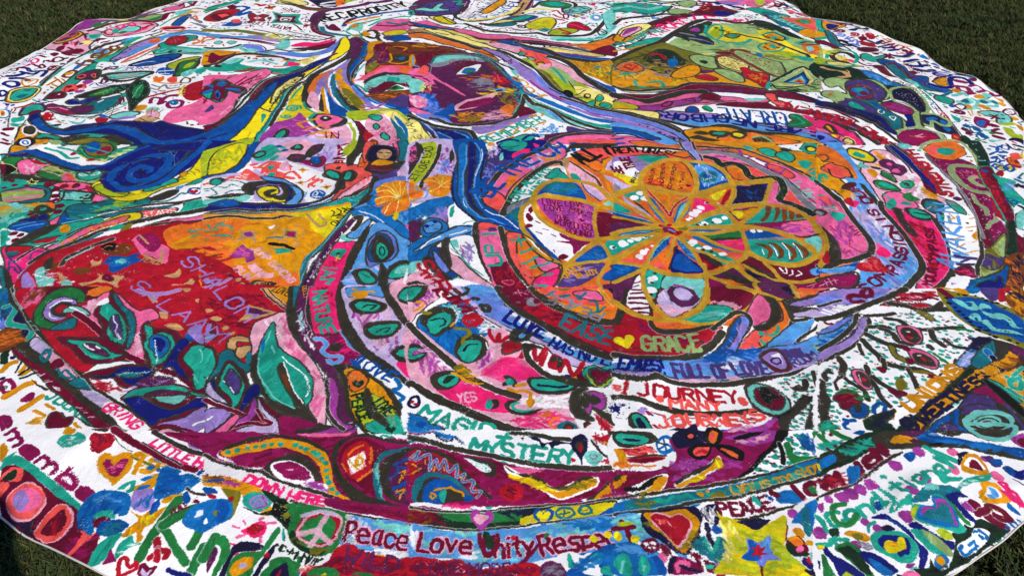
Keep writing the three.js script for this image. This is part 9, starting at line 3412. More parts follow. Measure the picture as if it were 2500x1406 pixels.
b("E",21,18,[715,1228,15,-3,13,-6,-11,6]);
f("W",[734,1234,7,-2,16,-17,-1,7,-10,10,-8,4]);
f("K",[737,1234,7,-5,12,-13,0,3,-8,10,-6,5]);
f("A",[742,1233,7,-7,7,-7,0,6,-10,8]);
b("R",16,14,[744,1234,12,-7,-1,4,-6,4]);
// dark green band
f("D",[627,1247,13,1,23,0,21,-3,19,-3,20,-2,16,-3,16,-4,-1,11,-19,5,-19,3,-19,3,-19,3,-18,2,-12,0,-13,-3,-7,-1]);
f("b",[627,1247,13,2,4,5,-7,3,-9,-1]);
f("g",[643,1249,22,-1,19,-2,12,-2,-1,7,-23,3,-19,-1]);
b("M",23,18,[627,1248,16,1,4,8,-15,-2]);
b("I",20,18,[683,1247,27,-5,-2,3,-24,6]);
f("Y",[695,1253,1,-3,14,-6,13,-4,16,-2,16,-3,0,3,-7,6,-27,6,-13,3,-11,1]);
f("U",[744,1246,4,-4,7,-4,-1,6]);
h("U",710,1249,53,0);
h("Y",710,1249,36,0);
o("Q",7,[718,1246,3,-4,6,-1,2,4,-4,4,-5,0]);
s("Q",4,[723,1242,0,6]);
s("Q",5,[720,1247,6,-3]);
o("Q",7,[732,1243,3,-4,4,1,1,4,-5,1]);
s("Q",3,[732,1243,6,-1]);
l("K",5,[627,1246,19,2,26,-2,25,-4,26,-3,32,-7]);
l("K",5,[628,1257,13,2,19,1,18,-2,19,-3,19,-3,23,-4,15,-4]);
h("m",672,1252,58,0);
f("F",[667,1250,3,-2,6,1,-2,4,-3,2,-3,-2]);
// unity respect band
f("S",[629,1257,7,1,13,3,15,0,18,-3,21,-2,19,-4,32,-6,-2,24,-12,2,-15,0,-9,4,-8,2,-10,2,-12,1,-15,4,-6,-2,-9,-3,-13,-1,-12,0]);
b("t",27,54,[632,1262,34,0,37,-5,45,-7,-8,17,-36,9,-36,4,-31,-3]);
b("W",20,18,[629,1260,5,1,0,10,-3,3]);
b("W",19,18,[660,1277,8,-2,-1,4]);
b("c",23,21,[726,1253,28,-6,-7,9,-19,1]);
t("F",14,49,"Love",[634,1275,15,0,18,1]);
t("F",14,51,"Unity",[673,1276,16,0,17,-2]);
t("F",15,51,"Respect",[709,1275,13,-3,17,-2,25,-7]);
t("M",9,49,"Love",[634,1275,15,0,18,1]);
t("M",9,51,"Unity",[673,1276,16,0,17,-2]);
t("M",9,51,"Respect",[709,1275,13,-3,17,-2,25,-7]);
s("M",12,[671,1262,2,9,4,4,5,-5,0,-8]);
s("M",9,[707,1268,-5,7,-5,5]);
f("D",[673,1261,3,-1,4,6,0,4,-3,2,-2,-4]);
f("g",[710,1262,2,-2,2,1,-3,2]);
d("R",7,[692,1263]);
d("Y",10,[740,1263,9,-4]);
f("R",[631,1280,12,-1,9,2,8,-1,7,4,9,1,8,-3,10,-2,8,-1,6,3,2,6,-77,4]);
b("M",21,72,[633,1282,23,0,18,4,30,-5,2,7,-71,3]);
b("F",7,21,[634,1283,28,0,24,2,12,3,-59,3]);
t("w",5,33,"LOVE MORE",[637,1291,31,-1,24,-2]);
f("w",[708,1284,2,-4,6,-2,5,3,2,6,-14,1]);
b("x",12,25,[710,1286,2,-6,7,1,2,6]);
f("W",[716,1277,9,-5,6,1,3,4,-9,5,-5,-2]);
f("T",[724,1277,1,-4,2,3,1,4,-3,2]);
f("U",[723,1287,11,-11,6,-5,12,-5,-1,20]);
f("W",[733,1285,2,-6,4,-4,5,11,-5,1]);
f("T",[738,1274,7,-3,0,5,-3,4,-2,-4],[743,1282,6,-3,2,3,0,4,-7,0]);
b("c",22,28,[725,1286,10,-10,17,-8,-1,10,-8,1]);
f("W",[760,1177,45,-3,-2,18,-12,13,-34,4]);
f("K",[760,1177,23,-1,6,7,-9,5,-13,3,-8,-5]);
f("T",[760,1181,4,-3,10,1,8,2,0,4,-5,3,-10,-1,-5,-2]);
f("I",[765,1183,5,-1,7,2,-7,1]);
s("R",12,[762,1193,10,0,11,-2]);
s("R",12,[768,1196,11,0]);
b("C",17,25,[761,1192,23,-3,0,6,-15,2]);
f("A",[758,1193,6,0,2,6,0,8,-5,1,-1,-7]);
f("R",[766,1202,9,-4,17,-1,-1,2,-13,4,-10,1]);
f("M",[768,1202,10,-3,13,-1,-13,4]);
s("K",5,[767,1200,12,-3,14,-1]);
b("O",19,21,[757,1204,11,2,17,-1,-24,3]);
s("R",6,[799,1181,3,5]);
f("c",[787,1186,3,-5,6,-3,5,4,-1,7,-6,6,-6,-2]);
f("W",[789,1186,3,-4,4,-1,3,3,-1,4,-5,4,-4,-1]);
s("c",6,[793,1180,1,13]);
s("c",6,[794,1187,-5,4]);
s("c",7,[795,1186,4,5]);
s("K",6,[781,1181,7,4,7,2]);
// plum field with black flower
f("G",[757,1211,20,0,19,-7,4,-11,-3,-9,5,-8,8,-2,94,-5,-26,1,-10,15,-12,10,-10,10,-14,9,-16,6,-21,6,-20,2,-20,3]);
f("I",[799,1180,5,-6,19,-1,-2,10,-18,6]);
b("m",28,54,[787,1209,23,-10,23,0,16,-9,-18,20,-35,11]);
b("M",27,54,[757,1214,26,0,15,-8,-9,17,-27,5]);
f("m",[836,1178,17,-6,20,-2,-3,8,-14,5,-10,0,-3,-3]);
b("F",17,18,[843,1180,14,0,11,-6,-20,8]);
f("B",[842,1178,11,-5,12,-2,-7,4,-12,4]);
f("B",[822,1176,4,-4,9,0,-1,8,-5,6,-5,-2],[808,1191,6,-5,7,-3,5,3,-3,7,-6,6,-6,-1],[828,1185,7,-1,8,2,4,4,-2,6,-6,1,-6,-4],[808,1178,5,-4,3,2,-1,5,-5,0]);
f("O",[825,1179,3,-7,4,1,-1,6,-4,4]);
f("C",[826,1177,2,-4,2,3,-4,5],[812,1193,4,-5,8,-2,0,3,-4,5,-6,2],[832,1187,6,2,4,3,-1,3,-5,-3],[810,1178,3,-2,2,2,-3,2]);
b("R",14,10,[814,1193,8,-6,-1,5]);
b("O",14,10,[832,1188,9,3,0,3]);
f("W",[826,1196,4,-2,0,6,-8,9,-14,8,-10,7,-3,-4,9,-7,11,-6]);
f("A",[796,1221,21,-13,10,-13,3,2,-1,5,-9,7,-12,8,-10,6]);
b("Y",17,14,[823,1205,5,-8,2,4]);
b("Y",16,14,[803,1219,15,-9,-8,7]);
f("K",[796,1218,8,-6,10,-6,8,-5,5,-6,-4,7,-8,7,-10,5,-8,6]);
f("W",[763,1226,13,-8,12,-6,4,1,-3,9,-7,5,-11,2]);
f("B",[762,1226,2,-3,8,0,7,-6,9,-4,-5,6,-9,6,-9,2]);
f("A",[771,1228,7,-4,6,-8,6,-2,1,3,-5,7,-7,5]);
f("A",[756,1217,7,-3,2,2,-5,6,-4,3]);
f("K",[757,1215,6,-2,-4,5,-3,1]);
// dotted corner
f("W",[832,1214,13,-8,11,-10,14,-11,6,-9,5,-6,23,-1,-7,23,-20,9,-25,8]);
k("T",9,46,[848,1208,12,-13,15,-14,6,-8,15,-1,-5,16,-15,12]);
k("M",4,30,[848,1208,12,-13,15,-14,6,-8,15,-1,-5,16,-15,12]);
f("B",[832,1214,9,-6,8,-7,9,-10,9,-8,8,-13,7,0,-6,9,-8,8,-9,8,-9,9,-11,8]);
l("B",12,[873,1181,0,9,-2,8]);
f("g",[876,1181,4,-2,1,11,9,1,8,-2,-1,3,-17,7,-4,-5]);
f("g",[900,1169,4,0,-4,12,-2,-5]);
f("Q",[888,1175,5,-4,0,9,3,4,-5,2]);
b("U",20,25,[887,1177,8,-2,3,10,-9,1]);
d("K",12,[873,1203]);
// teal ribbon "life is too short"
l("K",9,[755,1232,20,-4,20,-3,18,-4,17,-5,18,-6,18,-5,31,-13]);
f("c",[755,1236,13,-4,30,-5,17,-4,17,-6,19,-6,19,-7,26,-11,-4,14,-22,8,-21,6,-18,5,-17,5,-18,5,-16,3,-26,4]);
f("Q",[764,1233,24,-4,27,-5,29,-10,29,-10,23,-8,-3,10,-29,9,-33,10,-24,7,-26,6,-19,2]);
b("T",29,36,[757,1237,38,-7,41,-10,52,-20,-10,10,-43,13,-41,11]);
f("A",[808,1226,4,-1,1,3,-3,1],[814,1224,3,-1,-2,3]);
t("A",5,24,"LIFE IS TOO SHORT",[832,1224,20,-4,16,-5,35,-15]);
f("E",[815,1231,3,-5,5,-3,4,1,3,4,3,11,-4,-1,-3,-8,-5,-1,-5,4]);
f("A",[825,1228,5,0,2,9,-4,1]);
s("E",8,[769,1235,5,1]);
s("E",7,[770,1239,3,0]);
s("E",7,[771,1232,3,-2]);
s("E",9,[776,1240,1,-6,4,1]);
s("E",10,[773,1228,2,-1]);
l("K",10,[754,1244,13,-2,15,-2,16,-4,26,-7,18,-5,17,-6,16,-6,17,-5]);
// peace love joy red lettering
f("W",[817,1236,7,-5,24,-8,22,-7,22,-6,-5,15,-23,11,-20,5,-20,4]);
t("M",10,37,"PEACE",[820,1242,18,-3,20,-6]);
f("c",[860,1223,5,-3,8,-1,5,7,-6,4,-7,0,-5,-1]);
s("M",17,[858,1221,3,3]);
s("M",16,[873,1216,5,9]);
o("M",17,[881,1220,3,-6,6,-1,-2,7]);
d("g",12,[886,1218]);
s("T",16,[846,1227,2,4]);
l("K",9,[830,1244,14,-3,15,-6,14,-4,7,-5]);
// heart in gold
f("S",[754,1246,13,-3,6,7,4,7,6,8,-5,2,-13,-4,-12,2]);
b("t",23,28,[754,1247,15,-2,7,14,-13,3]);
s("M",13,[758,1249,3,8,2,7]);
s("M",14,[753,1255,12,-2]);
f("L",[755,1250,8,-1,2,2,-8,2]);
d("Y",12,[755,1260,10,2]);
f("I",[770,1250,1,-7,8,-2,25,-4,5,7,-2,12,-5,9,-7,7,-9,-3,-6,-6,-6,-4]);
f("A",[772,1243,9,-1,9,-1,8,-2,6,4,3,5,-4,9,-5,8,-4,6,-5,-4,-6,-7,-7,-6,-2,-5]);
b("E",23,21,[773,1245,11,16,10,9,8,-11,4,-11,-10,15]);
f("F",[776,1246,3,-4,7,1,3,2,6,-2,5,3,2,5,-4,7,-6,9,-5,-4,-6,-7,-4,-5]);
f("R",[776,1246,3,-3,6,1,3,2,7,-2,5,3,0,5,-9,13,-5,-4,-5,-6,-3,-5]);
b("C",15,7,[781,1247,0,4,6,-2]);
s("F",2,[781,1247,0,4]);
s("F",3,[786,1249,2,3]);
// letters right of the heart
f("W",[808,1248,10,-2,3,9,-1,11,-9,9,-11,2,-2,-8,7,-9]);
f("I",[809,1239,11,-5,-1,14,-4,2,-5,-5]);
b("W",16,25,[810,1238,8,-2,-1,12,-6,-1]);
b("W",15,25,[810,1251,2,13,-3,1]);
f("U",[813,1253,3,-3,4,2,0,3,-4,1]);
s("I",13,[811,1250,0,10,2,4]);
f("Q",[801,1263,7,-5,2,9,7,-9,5,4,-2,6,-8,7,-6,-3,-6,-5]);
s("T",10,[808,1261,3,7,5,-9]);
f("M",[797,1271,6,0,1,3,-6,-1]);
f("M",[805,1275,5,1,1,5,-5,2],[800,1273,3,4,0,6,-3,-1]);
f("T",[805,1278,5,-1,-1,3,-4,0]);
f("G",[783,1280,3,-6,6,0,7,3,1,7,-17,1]);
f("I",[783,1280,2,-6,4,0,-3,5,-1,5,-2,1]);
f("p",[787,1279,5,-3,4,1,0,3,-5,0,-2,4,-2,0]);
s("I",9,[790,1280,7,2,4,1]);
// peace sign, blue arches
f("c",[752,1267,9,-3,10,3,7,4,3,9,0,5,-30,1]);
f("U",[768,1266,7,5,5,6,1,8,-4,0,-2,-8]);
b("S",22,18,[752,1268,13,-2,10,7,-17,-2]);
f("T",[751,1279,2,-5,5,-2,3,4,0,9,-6,0],[766,1276,4,-2,2,5,-1,6,-5,0]);
s("t",8,[755,1284,2,-7]);
s("t",8,[768,1282,1,-2]);
f("M",[768,1266,3,-4,5,-1,3,4,0,4,-4,2,-4,-1]);
f("W",[770,1265,2,-1,5,0,0,4,-3,1]);
s("M",4,[773,1263,2,7]);
s("M",4,[774,1266,-3,2]);
s("M",5,[774,1266,3,1]);
f("p",[778,1272,3,0,2,3,-2,3,-2,-2]);
b("M",15,14,[780,1266,6,5,-4,1]);
// yellow star
f("Y",[819,1239,3,4,11,1,8,6,10,-5,10,-6,2,3,-4,11,-3,9,3,6,7,6,5,6,-61,3,2,-6,8,-8,2,-7,-2,-16]);
b("L",28,72,[820,1242,21,9,20,-8,-6,20,11,13,-25,5,-29,0,11,-18]);
b("y",20,21,[821,1246,11,7,-6,9,-8,14]);
f("I",[831,1245,13,-3,8,1,-5,4,-6,3,-5,-3]);
p("P",[834,1257,7,2,9,-5,-2,7,0,6,5,4,-9,0,-5,6,-3,-5,-9,-1,6,-6]);
f("U",[835,1258,5,2,-1,11,-11,0,6,-6]);
b("S",15,14,[841,1260,8,-5,-2,11]);
p("R",[840,1260,2,3,3,-1,-3,4,3,1,-4,1,-1,3,-1,-3,-5,1,4,-4,-3,-2,4,0]);
s("M",6,[839,1276,-1,6]);
f("I",[862,1243,3,-1,-3,8,-1,-1]);
// right side
f("W",[865,1237,22,-12,-16,55,-4,-4,-8,-8,-2,-6,4,-12]);
f("m",[864,1238,4,-4,3,4,-2,3,-4,0]);
f("c",[865,1244,10,-11,3,-3,7,-5,1,4,-3,11,-6,9,-4,5,-1,-6,-3,-3]);
f("Q",[874,1235,4,-3,-1,10,-1,9,-4,2,-1,-8]);
f("t",[881,1237,3,-1,-2,9]);
d("m",12,[879,1251]);
f("A",[864,1250,4,-2,3,4,-2,3,-4,-1]);
f("M",[857,1262,2,-5,6,-3,4,3,1,6,-3,4,-6,-1]);
f("A",[859,1257,5,-3,4,3,0,3,-4,0]);
f("O",[861,1259,4,-3,3,3,-3,3]);
f("p",[863,1263,4,-2,1,2,-2,2,-3,1]);
f("D",[857,1263,4,-4,2,7,7,-1,-2,3,-8,0]);
f("A",[869,1260,3,-4,6,2,-1,1]);
f("t",[870,1267,3,-4,3,0,-2,7,-3,3]);
f("N",[864,1272,3,-3,4,4,2,1,-1,3,-5,-2]);
f("R",[867,1271,2,-3,1,3,-1,2]);
f("I",[864,1276,8,1,-1,3,-3,-1]);
f("W",[904,1169,38,-2,-20,13,-25,12]);
s("g",16,[903,1172,3,5,5,4]);
s("g",10,[905,1174,3,-6]);
s("g",17,[914,1168,5,5,5,3]);
b("T",20,36,[899,1185,6,-7,14,-2,-7,7]);
f("U",[927,1169,3,-2,6,0,-4,4]);
d("M",6,[905,1184,6,-3,1,-10]);
f("D",[898,1190,13,-7,15,-9,13,-6,10,0,-3,8,-9,7,-12,8,-13,7,-10,4,-10,6]);
b("K",26,36,[897,1193,20,-10,21,-11,-10,14,-19,11]);
b("T",23,36,[915,1186,18,-10,11,-4,-9,10,-11,7]);
f("c",[896,1195,5,-4,7,-2,-1,6,-8,5,-6,5]);
s("Y",8,[895,1198,0,4]);
f("K",[938,1174,13,-8,25,2,27,3,19,6,18,7,-2,3,-19,-5,-19,-3,-29,1,-18,2,-11,0]);
f("U",[971,1170,9,-6,2,4,15,1,30,6,16,2,-4,8,-15,-7,-23,-3,-21,0]);
b("c",26,25,[972,1170,16,2,35,4,17,4,-32,-4]);
f("K",[988,1164,19,-1,-7,5,-8,-1]);
f("K",[1010,1163,33,-2,-6,8,-13,3,-8,-3]);
o("t",14,[1012,1157,5,10,11,3,12,-4,5,-9]);
f("m",[1038,1169,4,-3,7,-2,-5,12]);
f("M",[1042,1170,6,-3,-4,8]);
f("A",[951,1176,7,-6,10,0,3,3,-6,3,-8,1]);
f("w",[960,1168,5,-3,14,-1,-7,5,-5,0,5,5,-4,2,-3,-2,3,-3]);
f("B",[977,1176,11,-2,-2,3,-8,0]);
// joy
f("W",[888,1223,4,-13,33,-19,12,-7,8,-2,10,3,-15,9,-16,12,-14,9,-15,5]);
s("M",18,[893,1211,1,5,5,-9,1,8,5,-10,2,9]);
s("M",19,[921,1196,1,7,-4,5]);
s("M",23,[942,1180,-1,5,3,3]);
s("M",22,[935,1185,9,-1]);
o("M",21,[927,1195,4,-4,6,-2,-1,7,-7,3]);
f("c",[913,1201,3,-3,6,0,-2,8,-6,7,-3,0]);
b("R",16,21,[891,1212,19,-8,1,9,-14,6]);
l("K",9,[887,1225,13,-7,13,-4,11,-8,14,-10,10,-7,7,-4]);
// white conditional area
f("W",[887,1226,9,-4,17,-8,16,-10,16,-11,12,-8,19,-6,23,1,20,4,17,8,-20,38,-12,10,-19,-4,-15,12,-17,23,-20,-1,-18,8,-44,2]);
d("m",18,[968,1184,-22,13,-21,16,-8,4,-14,6,7,-3,51,-10,-13,9,-10,18,-57,14,102,-24]);
d("m",12,[918,1246,-6,-5,101,-55,-112,71,-7,-32,97,-43]);
d("p",17,[1014,1200,-28,-3]);
f("p",[988,1181,4,-1,3,3,-4,3,-3,-2]);
f("U",[955,1188,5,-4,4,0,-1,5,-5,4,-2,-2]);
f("m",[886,1229,4,-1,-3,7,-2,-3]);
t("T",12,38,"Conditional",[890,1246,24,-10,19,-10,21,-12,15,-8,20,-12]);
s("g",15,[903,1228,-7,2,-3,7,3,6,7,-1,5,-6]);
d("T",9,[935,1207]);
s("T",19,[974,1179,7,5,9,6]);
s("T",19,[978,1188,5,3]);
f("U",[922,1227,4,-1,0,4,-3,2]);
f("T",[929,1235,5,-9,3,2,9,-6,-1,7,-6,1,-8,5]);
f("W",[932,1233,2,-4,1,2]);
f("Q",[947,1225,11,-10,11,-3,9,-1,5,4,-10,7,-12,0,-7,5,-9,1]);
f("T",[972,1204,5,-6,2,5,9,0,-2,3,-8,2,-5,2]);
f("t",[957,1218,3,-5,8,-1,-1,4]);
f("T",[981,1213,10,-9,19,-6,-3,6,-13,4,-7,3]);
b("W",14,10,[983,1211,9,-6,13,-4,-13,8]);
// hearts at right
f("I",[993,1185,5,-3,5,0,-6,4]);
f("A",[992,1194,3,-5,5,-5,8,-1,3,6,-1,9,-6,2,-12,-2]);
f("W",[995,1193,1,-3,6,-4,5,1,2,8,-7,1]);
f("M",[998,1194,4,-6,4,1,1,7,-6,-1]);
o("I",5,[991,1193,4,-5,0,-3]);
f("A",[994,1216,4,-4,1,-5,5,-2,6,3,1,6,3,6,-8,2,-7,1,-5,-2]);
f("W",[1001,1212,3,-3,4,2,1,6,-7,2,-4,-2]);
f("S",[1003,1210,4,2,0,5,-6,2,-2,-3,4,-1]);
f("z",[1012,1184,6,-1,2,5,2,0,-1,4,-5,1,-2,-5]);
f("U",[1017,1187,6,-1,-1,5,-5,0]);
f("N",[1021,1194,5,-2,4,3,5,-1,-4,8,-6,-2]);
f("U",[1022,1194,4,-2,2,5,-4,2]);
f("I",[1023,1201,6,5,-1,1]);
o("H",10,[1012,1207,4,-1,0,5,4,3,1,8]);
o("H",10,[1011,1213,2,2,2,3,6,1]);
b("H",14,28,[1012,1208,4,3,5,8,-2,3]);
f("c",[1010,1223,2,-2,4,5,1,2,-1,1,-5,-3]);
l("M",26,[987,1224,3,5,5,5,7,5]);
l("M",18,[986,1232,8,-4,4,-3,7,2,3,6,-5,0,-4,-2]);
s("c",7,[1004,1238,1,1]);
s("c",7,[1007,1236,1,2]);
s("c",6,[1010,1234,1,3]);
s("c",7,[1013,1233,1,1]);
s("c",7,[1002,1240,1,1]);
k("E",3,10,[983,1218,15,-4,8,21,-16,-10]);
// dark corner with cloud of letters
f("D",[931,1272,9,-2,3,-5,1,5,5,2,5,-4,8,-14,0,-5,10,-3,0,-4,6,1,9,-8,14,6,4,0,-28,18,-13,8,-9,4,-10,6,-10,0,-3,-2]);
b("B",20,28,[932,1272,14,2,16,-8,32,-20,-1,-7,-21,6,-14,20]);
f("W",[962,1257,3,-3,8,-4,5,-6,6,-2,5,1,-1,4,-6,6,-6,4,-8,5,-4,1,-2,-2]);
s("c",8,[965,1256,-2,3,2,3,5,-3]);
s("c",7,[970,1255,5,-3,-1,5]);
s("c",7,[977,1246,3,-1]);
s("c",10,[982,1244,4,3,-1,2]);
s("c",10,[981,1248,1,1]);
s("c",6,[971,1258,5,-3]);
// love letters big
f("N",[917,1238,6,-3,5,2,8,9,3,9,4,5,-1,4,-5,7,-3,-1,3,-7,1,-5,-2,-6,-9,-12]);
f("U",[925,1237,5,4,5,6,-4,-3]);
f("N",[937,1243,5,-2,4,3,9,9,6,1,-2,5,-5,-1,-4,-5,-8,-6]);
f("T",[937,1246,5,0,6,6,4,5,5,3,0,2,-5,1,-7,-2,-4,-6,-3,-6]);
f("L",[953,1248,3,-2,5,3,0,3,-6,1]);
f("f",[944,1246,6,4,7,8,1,4,-3,1,-6,-5,-4,-6]);
f("N",[970,1221,3,-3,8,-3,5,4,-6,1,-2,5,2,7,3,5,-2,2,-5,-3,-2,-7]);
f("g",[965,1220,5,2,3,5,2,8,3,6,-3,1,-3,-3,-2,-8,-2,-7]);
f("T",[942,1234,4,-5,11,1,3,-7,6,-3,4,5,1,7,-1,8,2,6,-6,3,-6,-2,-9,-3,-7,-3]);
f("L",[942,1233,5,-3,-1,4,-4,5,2,3,-3,-3]);
f("c",[945,1235,5,-5,8,0,1,-5,5,-3,5,3,2,8,-2,9,-2,3,-9,0,-13,-6]);
f("m",[948,1235,3,-4,8,0,2,-5,6,-2,2,5,-1,8,-1,7,-9,-3,-7,-2]);
f("Q",[949,1237,4,-4,6,-1,4,-4,4,0,0,7,-2,8,-7,-2,-6,-1]);
f("T",[912,1251,7,-4,10,0,6,4,3,7,-2,5,-6,5,-6,0,-6,-4,-6,-4,-1,-5]);
b("T",18,36,[914,1250,11,-2,11,11,-10,8,-11,-6]);
f("N",[915,1255,4,-4,7,-1,6,2,2,4,-3,6,-6,2,-1,-2,-7,-3]);
f("Y",[918,1257,3,-3,5,1,2,-3,3,0,0,5,-2,3,-7,2,-4,-1]);
f("A",[921,1256,5,-1,0,3,-4,0]);
f("I",[920,1245,3,-2,3,0,2,3,-6,1]);
f("c",[945,1266,3,-3,5,0,1,3,-3,3,-5,2,-2,-2]);
d("A",11,[949,1266]);
// lower left of this quarter
s("T",15,[883,1239,2,4,1,5]);
s("T",13,[877,1259,8,-1,3,-4,9,0]);
s("T",13,[889,1257,2,4,2,-2]);
s("T",8,[912,1248,1,-4,5,-3]);
f("D",[888,1248,3,-2,3,0,-1,5,-5,1]);
f("A",[897,1250,3,-3,6,1,5,3,-1,3,-5,0,-4,-2]);
f("E",[901,1250,5,-1,1,3,-4,2]);
b("x",15,14,[904,1255,5,0,-1,5,-4,-1]);
f("g",[887,1261,10,-6,6,7,-4,3,4,7,2,5,-4,1,-6,-6,-5,-7]);
f("D",[889,1262,7,-4,5,6,3,12,-5,0,-5,-8]);
f("N",[879,1263,3,-3,2,5,6,4,6,5,4,5,-11,0,-5,0,-2,-8]);
f("g",[877,1266,2,0,1,8,2,6,-7,0,1,-7]);
f("N",[874,1270,1,0,-1,5,-1,0]);
f("Y",[877,1259,4,1,-2,2,-3,0]);
f("L",[886,1279,3,-2,3,1,1,1,-7,1]);
f("N",[901,1263,3,-2,7,2,9,9,-3,4,-6,1,-4,-3,-5,-7]);
f("c",[905,1266,4,1,8,7,-3,3,-4,0,-4,-6]);
f("m",[926,1271,2,-2,4,-1,-2,3]);
f("p",[923,1275,5,-2,5,2,-1,2,-10,1]);
f("I",[919,1276,3,0,0,2,-3,0]);
// pigment running over from field to field
b("R",56,28,[389,988,26,-9,30,46,-26,8]);
b("O",58,21,[385,969,29,-16,12,38,-24,2]);
// mid-blue bands of the wave
s("U",37,[137,752,21,18,22,8,20,-6,26,-12,35,18,29,15,26,-2,23,-24,16,-36,9,-50]);
s("U",20,[149,830,28,-4,60,26,19,-5,12,-22,17,-22]);
s("U",30,[276,874,-2,-19,12,-18,13,-15,18,4,4,20,-6,22,-14,7,-11,-12,5,-14,12,2]);
s("U",28,[281,880,15,11,17,-3,16,-16,8,-29,5,-29,5,-24]);
s("N",14,[289,874,-6,-33,13,-12,15,3]);
// greetings
t("V",8,49,"SHALOM",[394,1006,32,26,50,50]);
t("V",7,47,"SALAAM",[365,1042,42,29,57,34]);
t("n",4,25,"PEACE",[361,1008,19,5]);
// be happy strand across
s("P",31,[741,644,29,19,34,12,33,15,27,19]);
s("V",24,[745,658,29,18,34,14,37,21]);
l("K",22,[736,630,35,21,34,13,43,23,25,25]);

// small doodles, dots and dashes that crowd the bare patches of the far half and the rim
{
  const now = g.getImageData(0, 0, PX, PX).data, bare = (x, y) => { const i = (clamp(Math.round(y), 0, PX - 1) * PX + clamp(Math.round(x), 0, PX - 1)) * 4; return now[i] > 220 && now[i + 1] > 220 && now[i + 2] > 220; };
  for (let i = 0; i < 26000; i++) {
    const x = rr(60, PX - 60), y = rr(60, PX - 60), far = y / PX < 0.56, R = Math.hypot(x - PX / 2, y - PX / 2) / PX * SIDE;
    if (R > 2.58 || (!far && (R < 1.9 || rnd() < 0.75 || x < PX * 0.45))) continue;
    const r = rr(4, 10), clear = r + 4;
    if (!bare(x, y) || !bare(x + clear, y) || !bare(x - clear, y) || !bare(x, y + clear) || !bare(x, y - clear)) continue;
    const key = 'MMTTKUNARGgcVHp'[Math.floor(rnd() * 15)], u = rnd();
    if (u < 0.4) { curve(blob(x, y, r * 0.8), true); g.fillStyle = shade(key, 0); g.fill(); }
    else { const a = rr(0, 6.28), P = [[x - Math.cos(a) * r * 1.3, y - Math.sin(a) * r * 1.3], [x + rr(-4, 4), y + rr(-4, 4)], [x + Math.cos(a) * r * 1.3, y + Math.sin(a) * r * 1.3]]; if (u > 0.75) P.push([x + rr(-r, r), y + rr(-r, r)]); curve(P); g.strokeStyle = shade(key, 0); g.lineWidth = rr(2.5, 7); g.stroke(); }
  }
}
// bristle and canvas grain: ragged dry edges, bare threads, uneven pigment
console.log('painted');
const src = g.getImageData(0, 0, PX, PX).data, NT = 512, NM = NT - 1;
const n2 = valueNoise(NT, 2), n2b = valueNoise(NT, 2), n8 = valueNoise(NT, 8), n8b = valueNoise(NT, 8), n64 = valueNoise(NT, 64), n16 = valueNoise(NT, 16);
const HALF = PX / 2, tiles = [];
for (let j = 0; j < 2; j++) for (let i = 0; i < 2; i++) {
  const out = new Uint8Array(HALF * HALF * 4);
  for (let yy = 0; yy < HALF; yy++) for (let xx = 0; xx < HALF; xx++) {
    const x = xx + i * HALF, y = yy + j * HALF, a = (y & NM) * NT + (x & NM), big = ((y >> 1) & NM) * NT + ((x >> 1) & NM), huge = (((y >> 2) + 77) & NM) * NT + (((x >> 2) + 31) & NM);
    const dry = smooth(0.5, 0.8, n64[big] * 0.6 + n16[huge] * 0.4), amp = 1.6 + 5 * dry;
    const sx = clamp(Math.round(x + (n2[a] - 0.5) * amp + (n8[a] - 0.5) * 2.5 + (n16[huge] - 0.5) * 4), 0, PX - 1), sy = clamp(Math.round(y + (n2b[a] - 0.5) * amp + (n8b[a] - 0.5) * 2.5 + (n16[big] - 0.5) * 4), 0, PX - 1), q4 = (sy * PX + sx) * 4, o4 = (yy * HALF + xx) * 4;
    const white = src[q4] > 225 && src[q4 + 1] > 225, tone = (white ? 1 : 0.93) + (n8[big] - 0.5) * (white ? 0.03 : 0.16) + (n2[a] - 0.5) * (white ? 0.04 : 0.14) + (n64[huge] - 0.5) * (white ? 0.03 : 0.08);
    const bare = !white && n2b[(a + 97) % (NT * NT)] * 0.55 + n8b[big] * 0.45 > 0.87 - 0.09 * dry ? 0.45 : 0;
    for (let c = 0; c < 3; c++) { const v = src[q4 + c] * tone; out[o4 + c] = clamp(v + (240 - v) * bare, 0, 255); }
    out[o4 + 3] = 255;
  }
  const tex = new THREE.DataTexture(out, HALF, HALF, THREE.RGBAFormat);
  tex.colorSpace = THREE.SRGBColorSpace; tex.magFilter = THREE.LinearFilter; tex.minFilter = THREE.LinearFilter;
  tex.repeat.set(2, 2); tex.offset.set(-i, -j); tex.needsUpdate = true;
  tiles.push(tex);
}
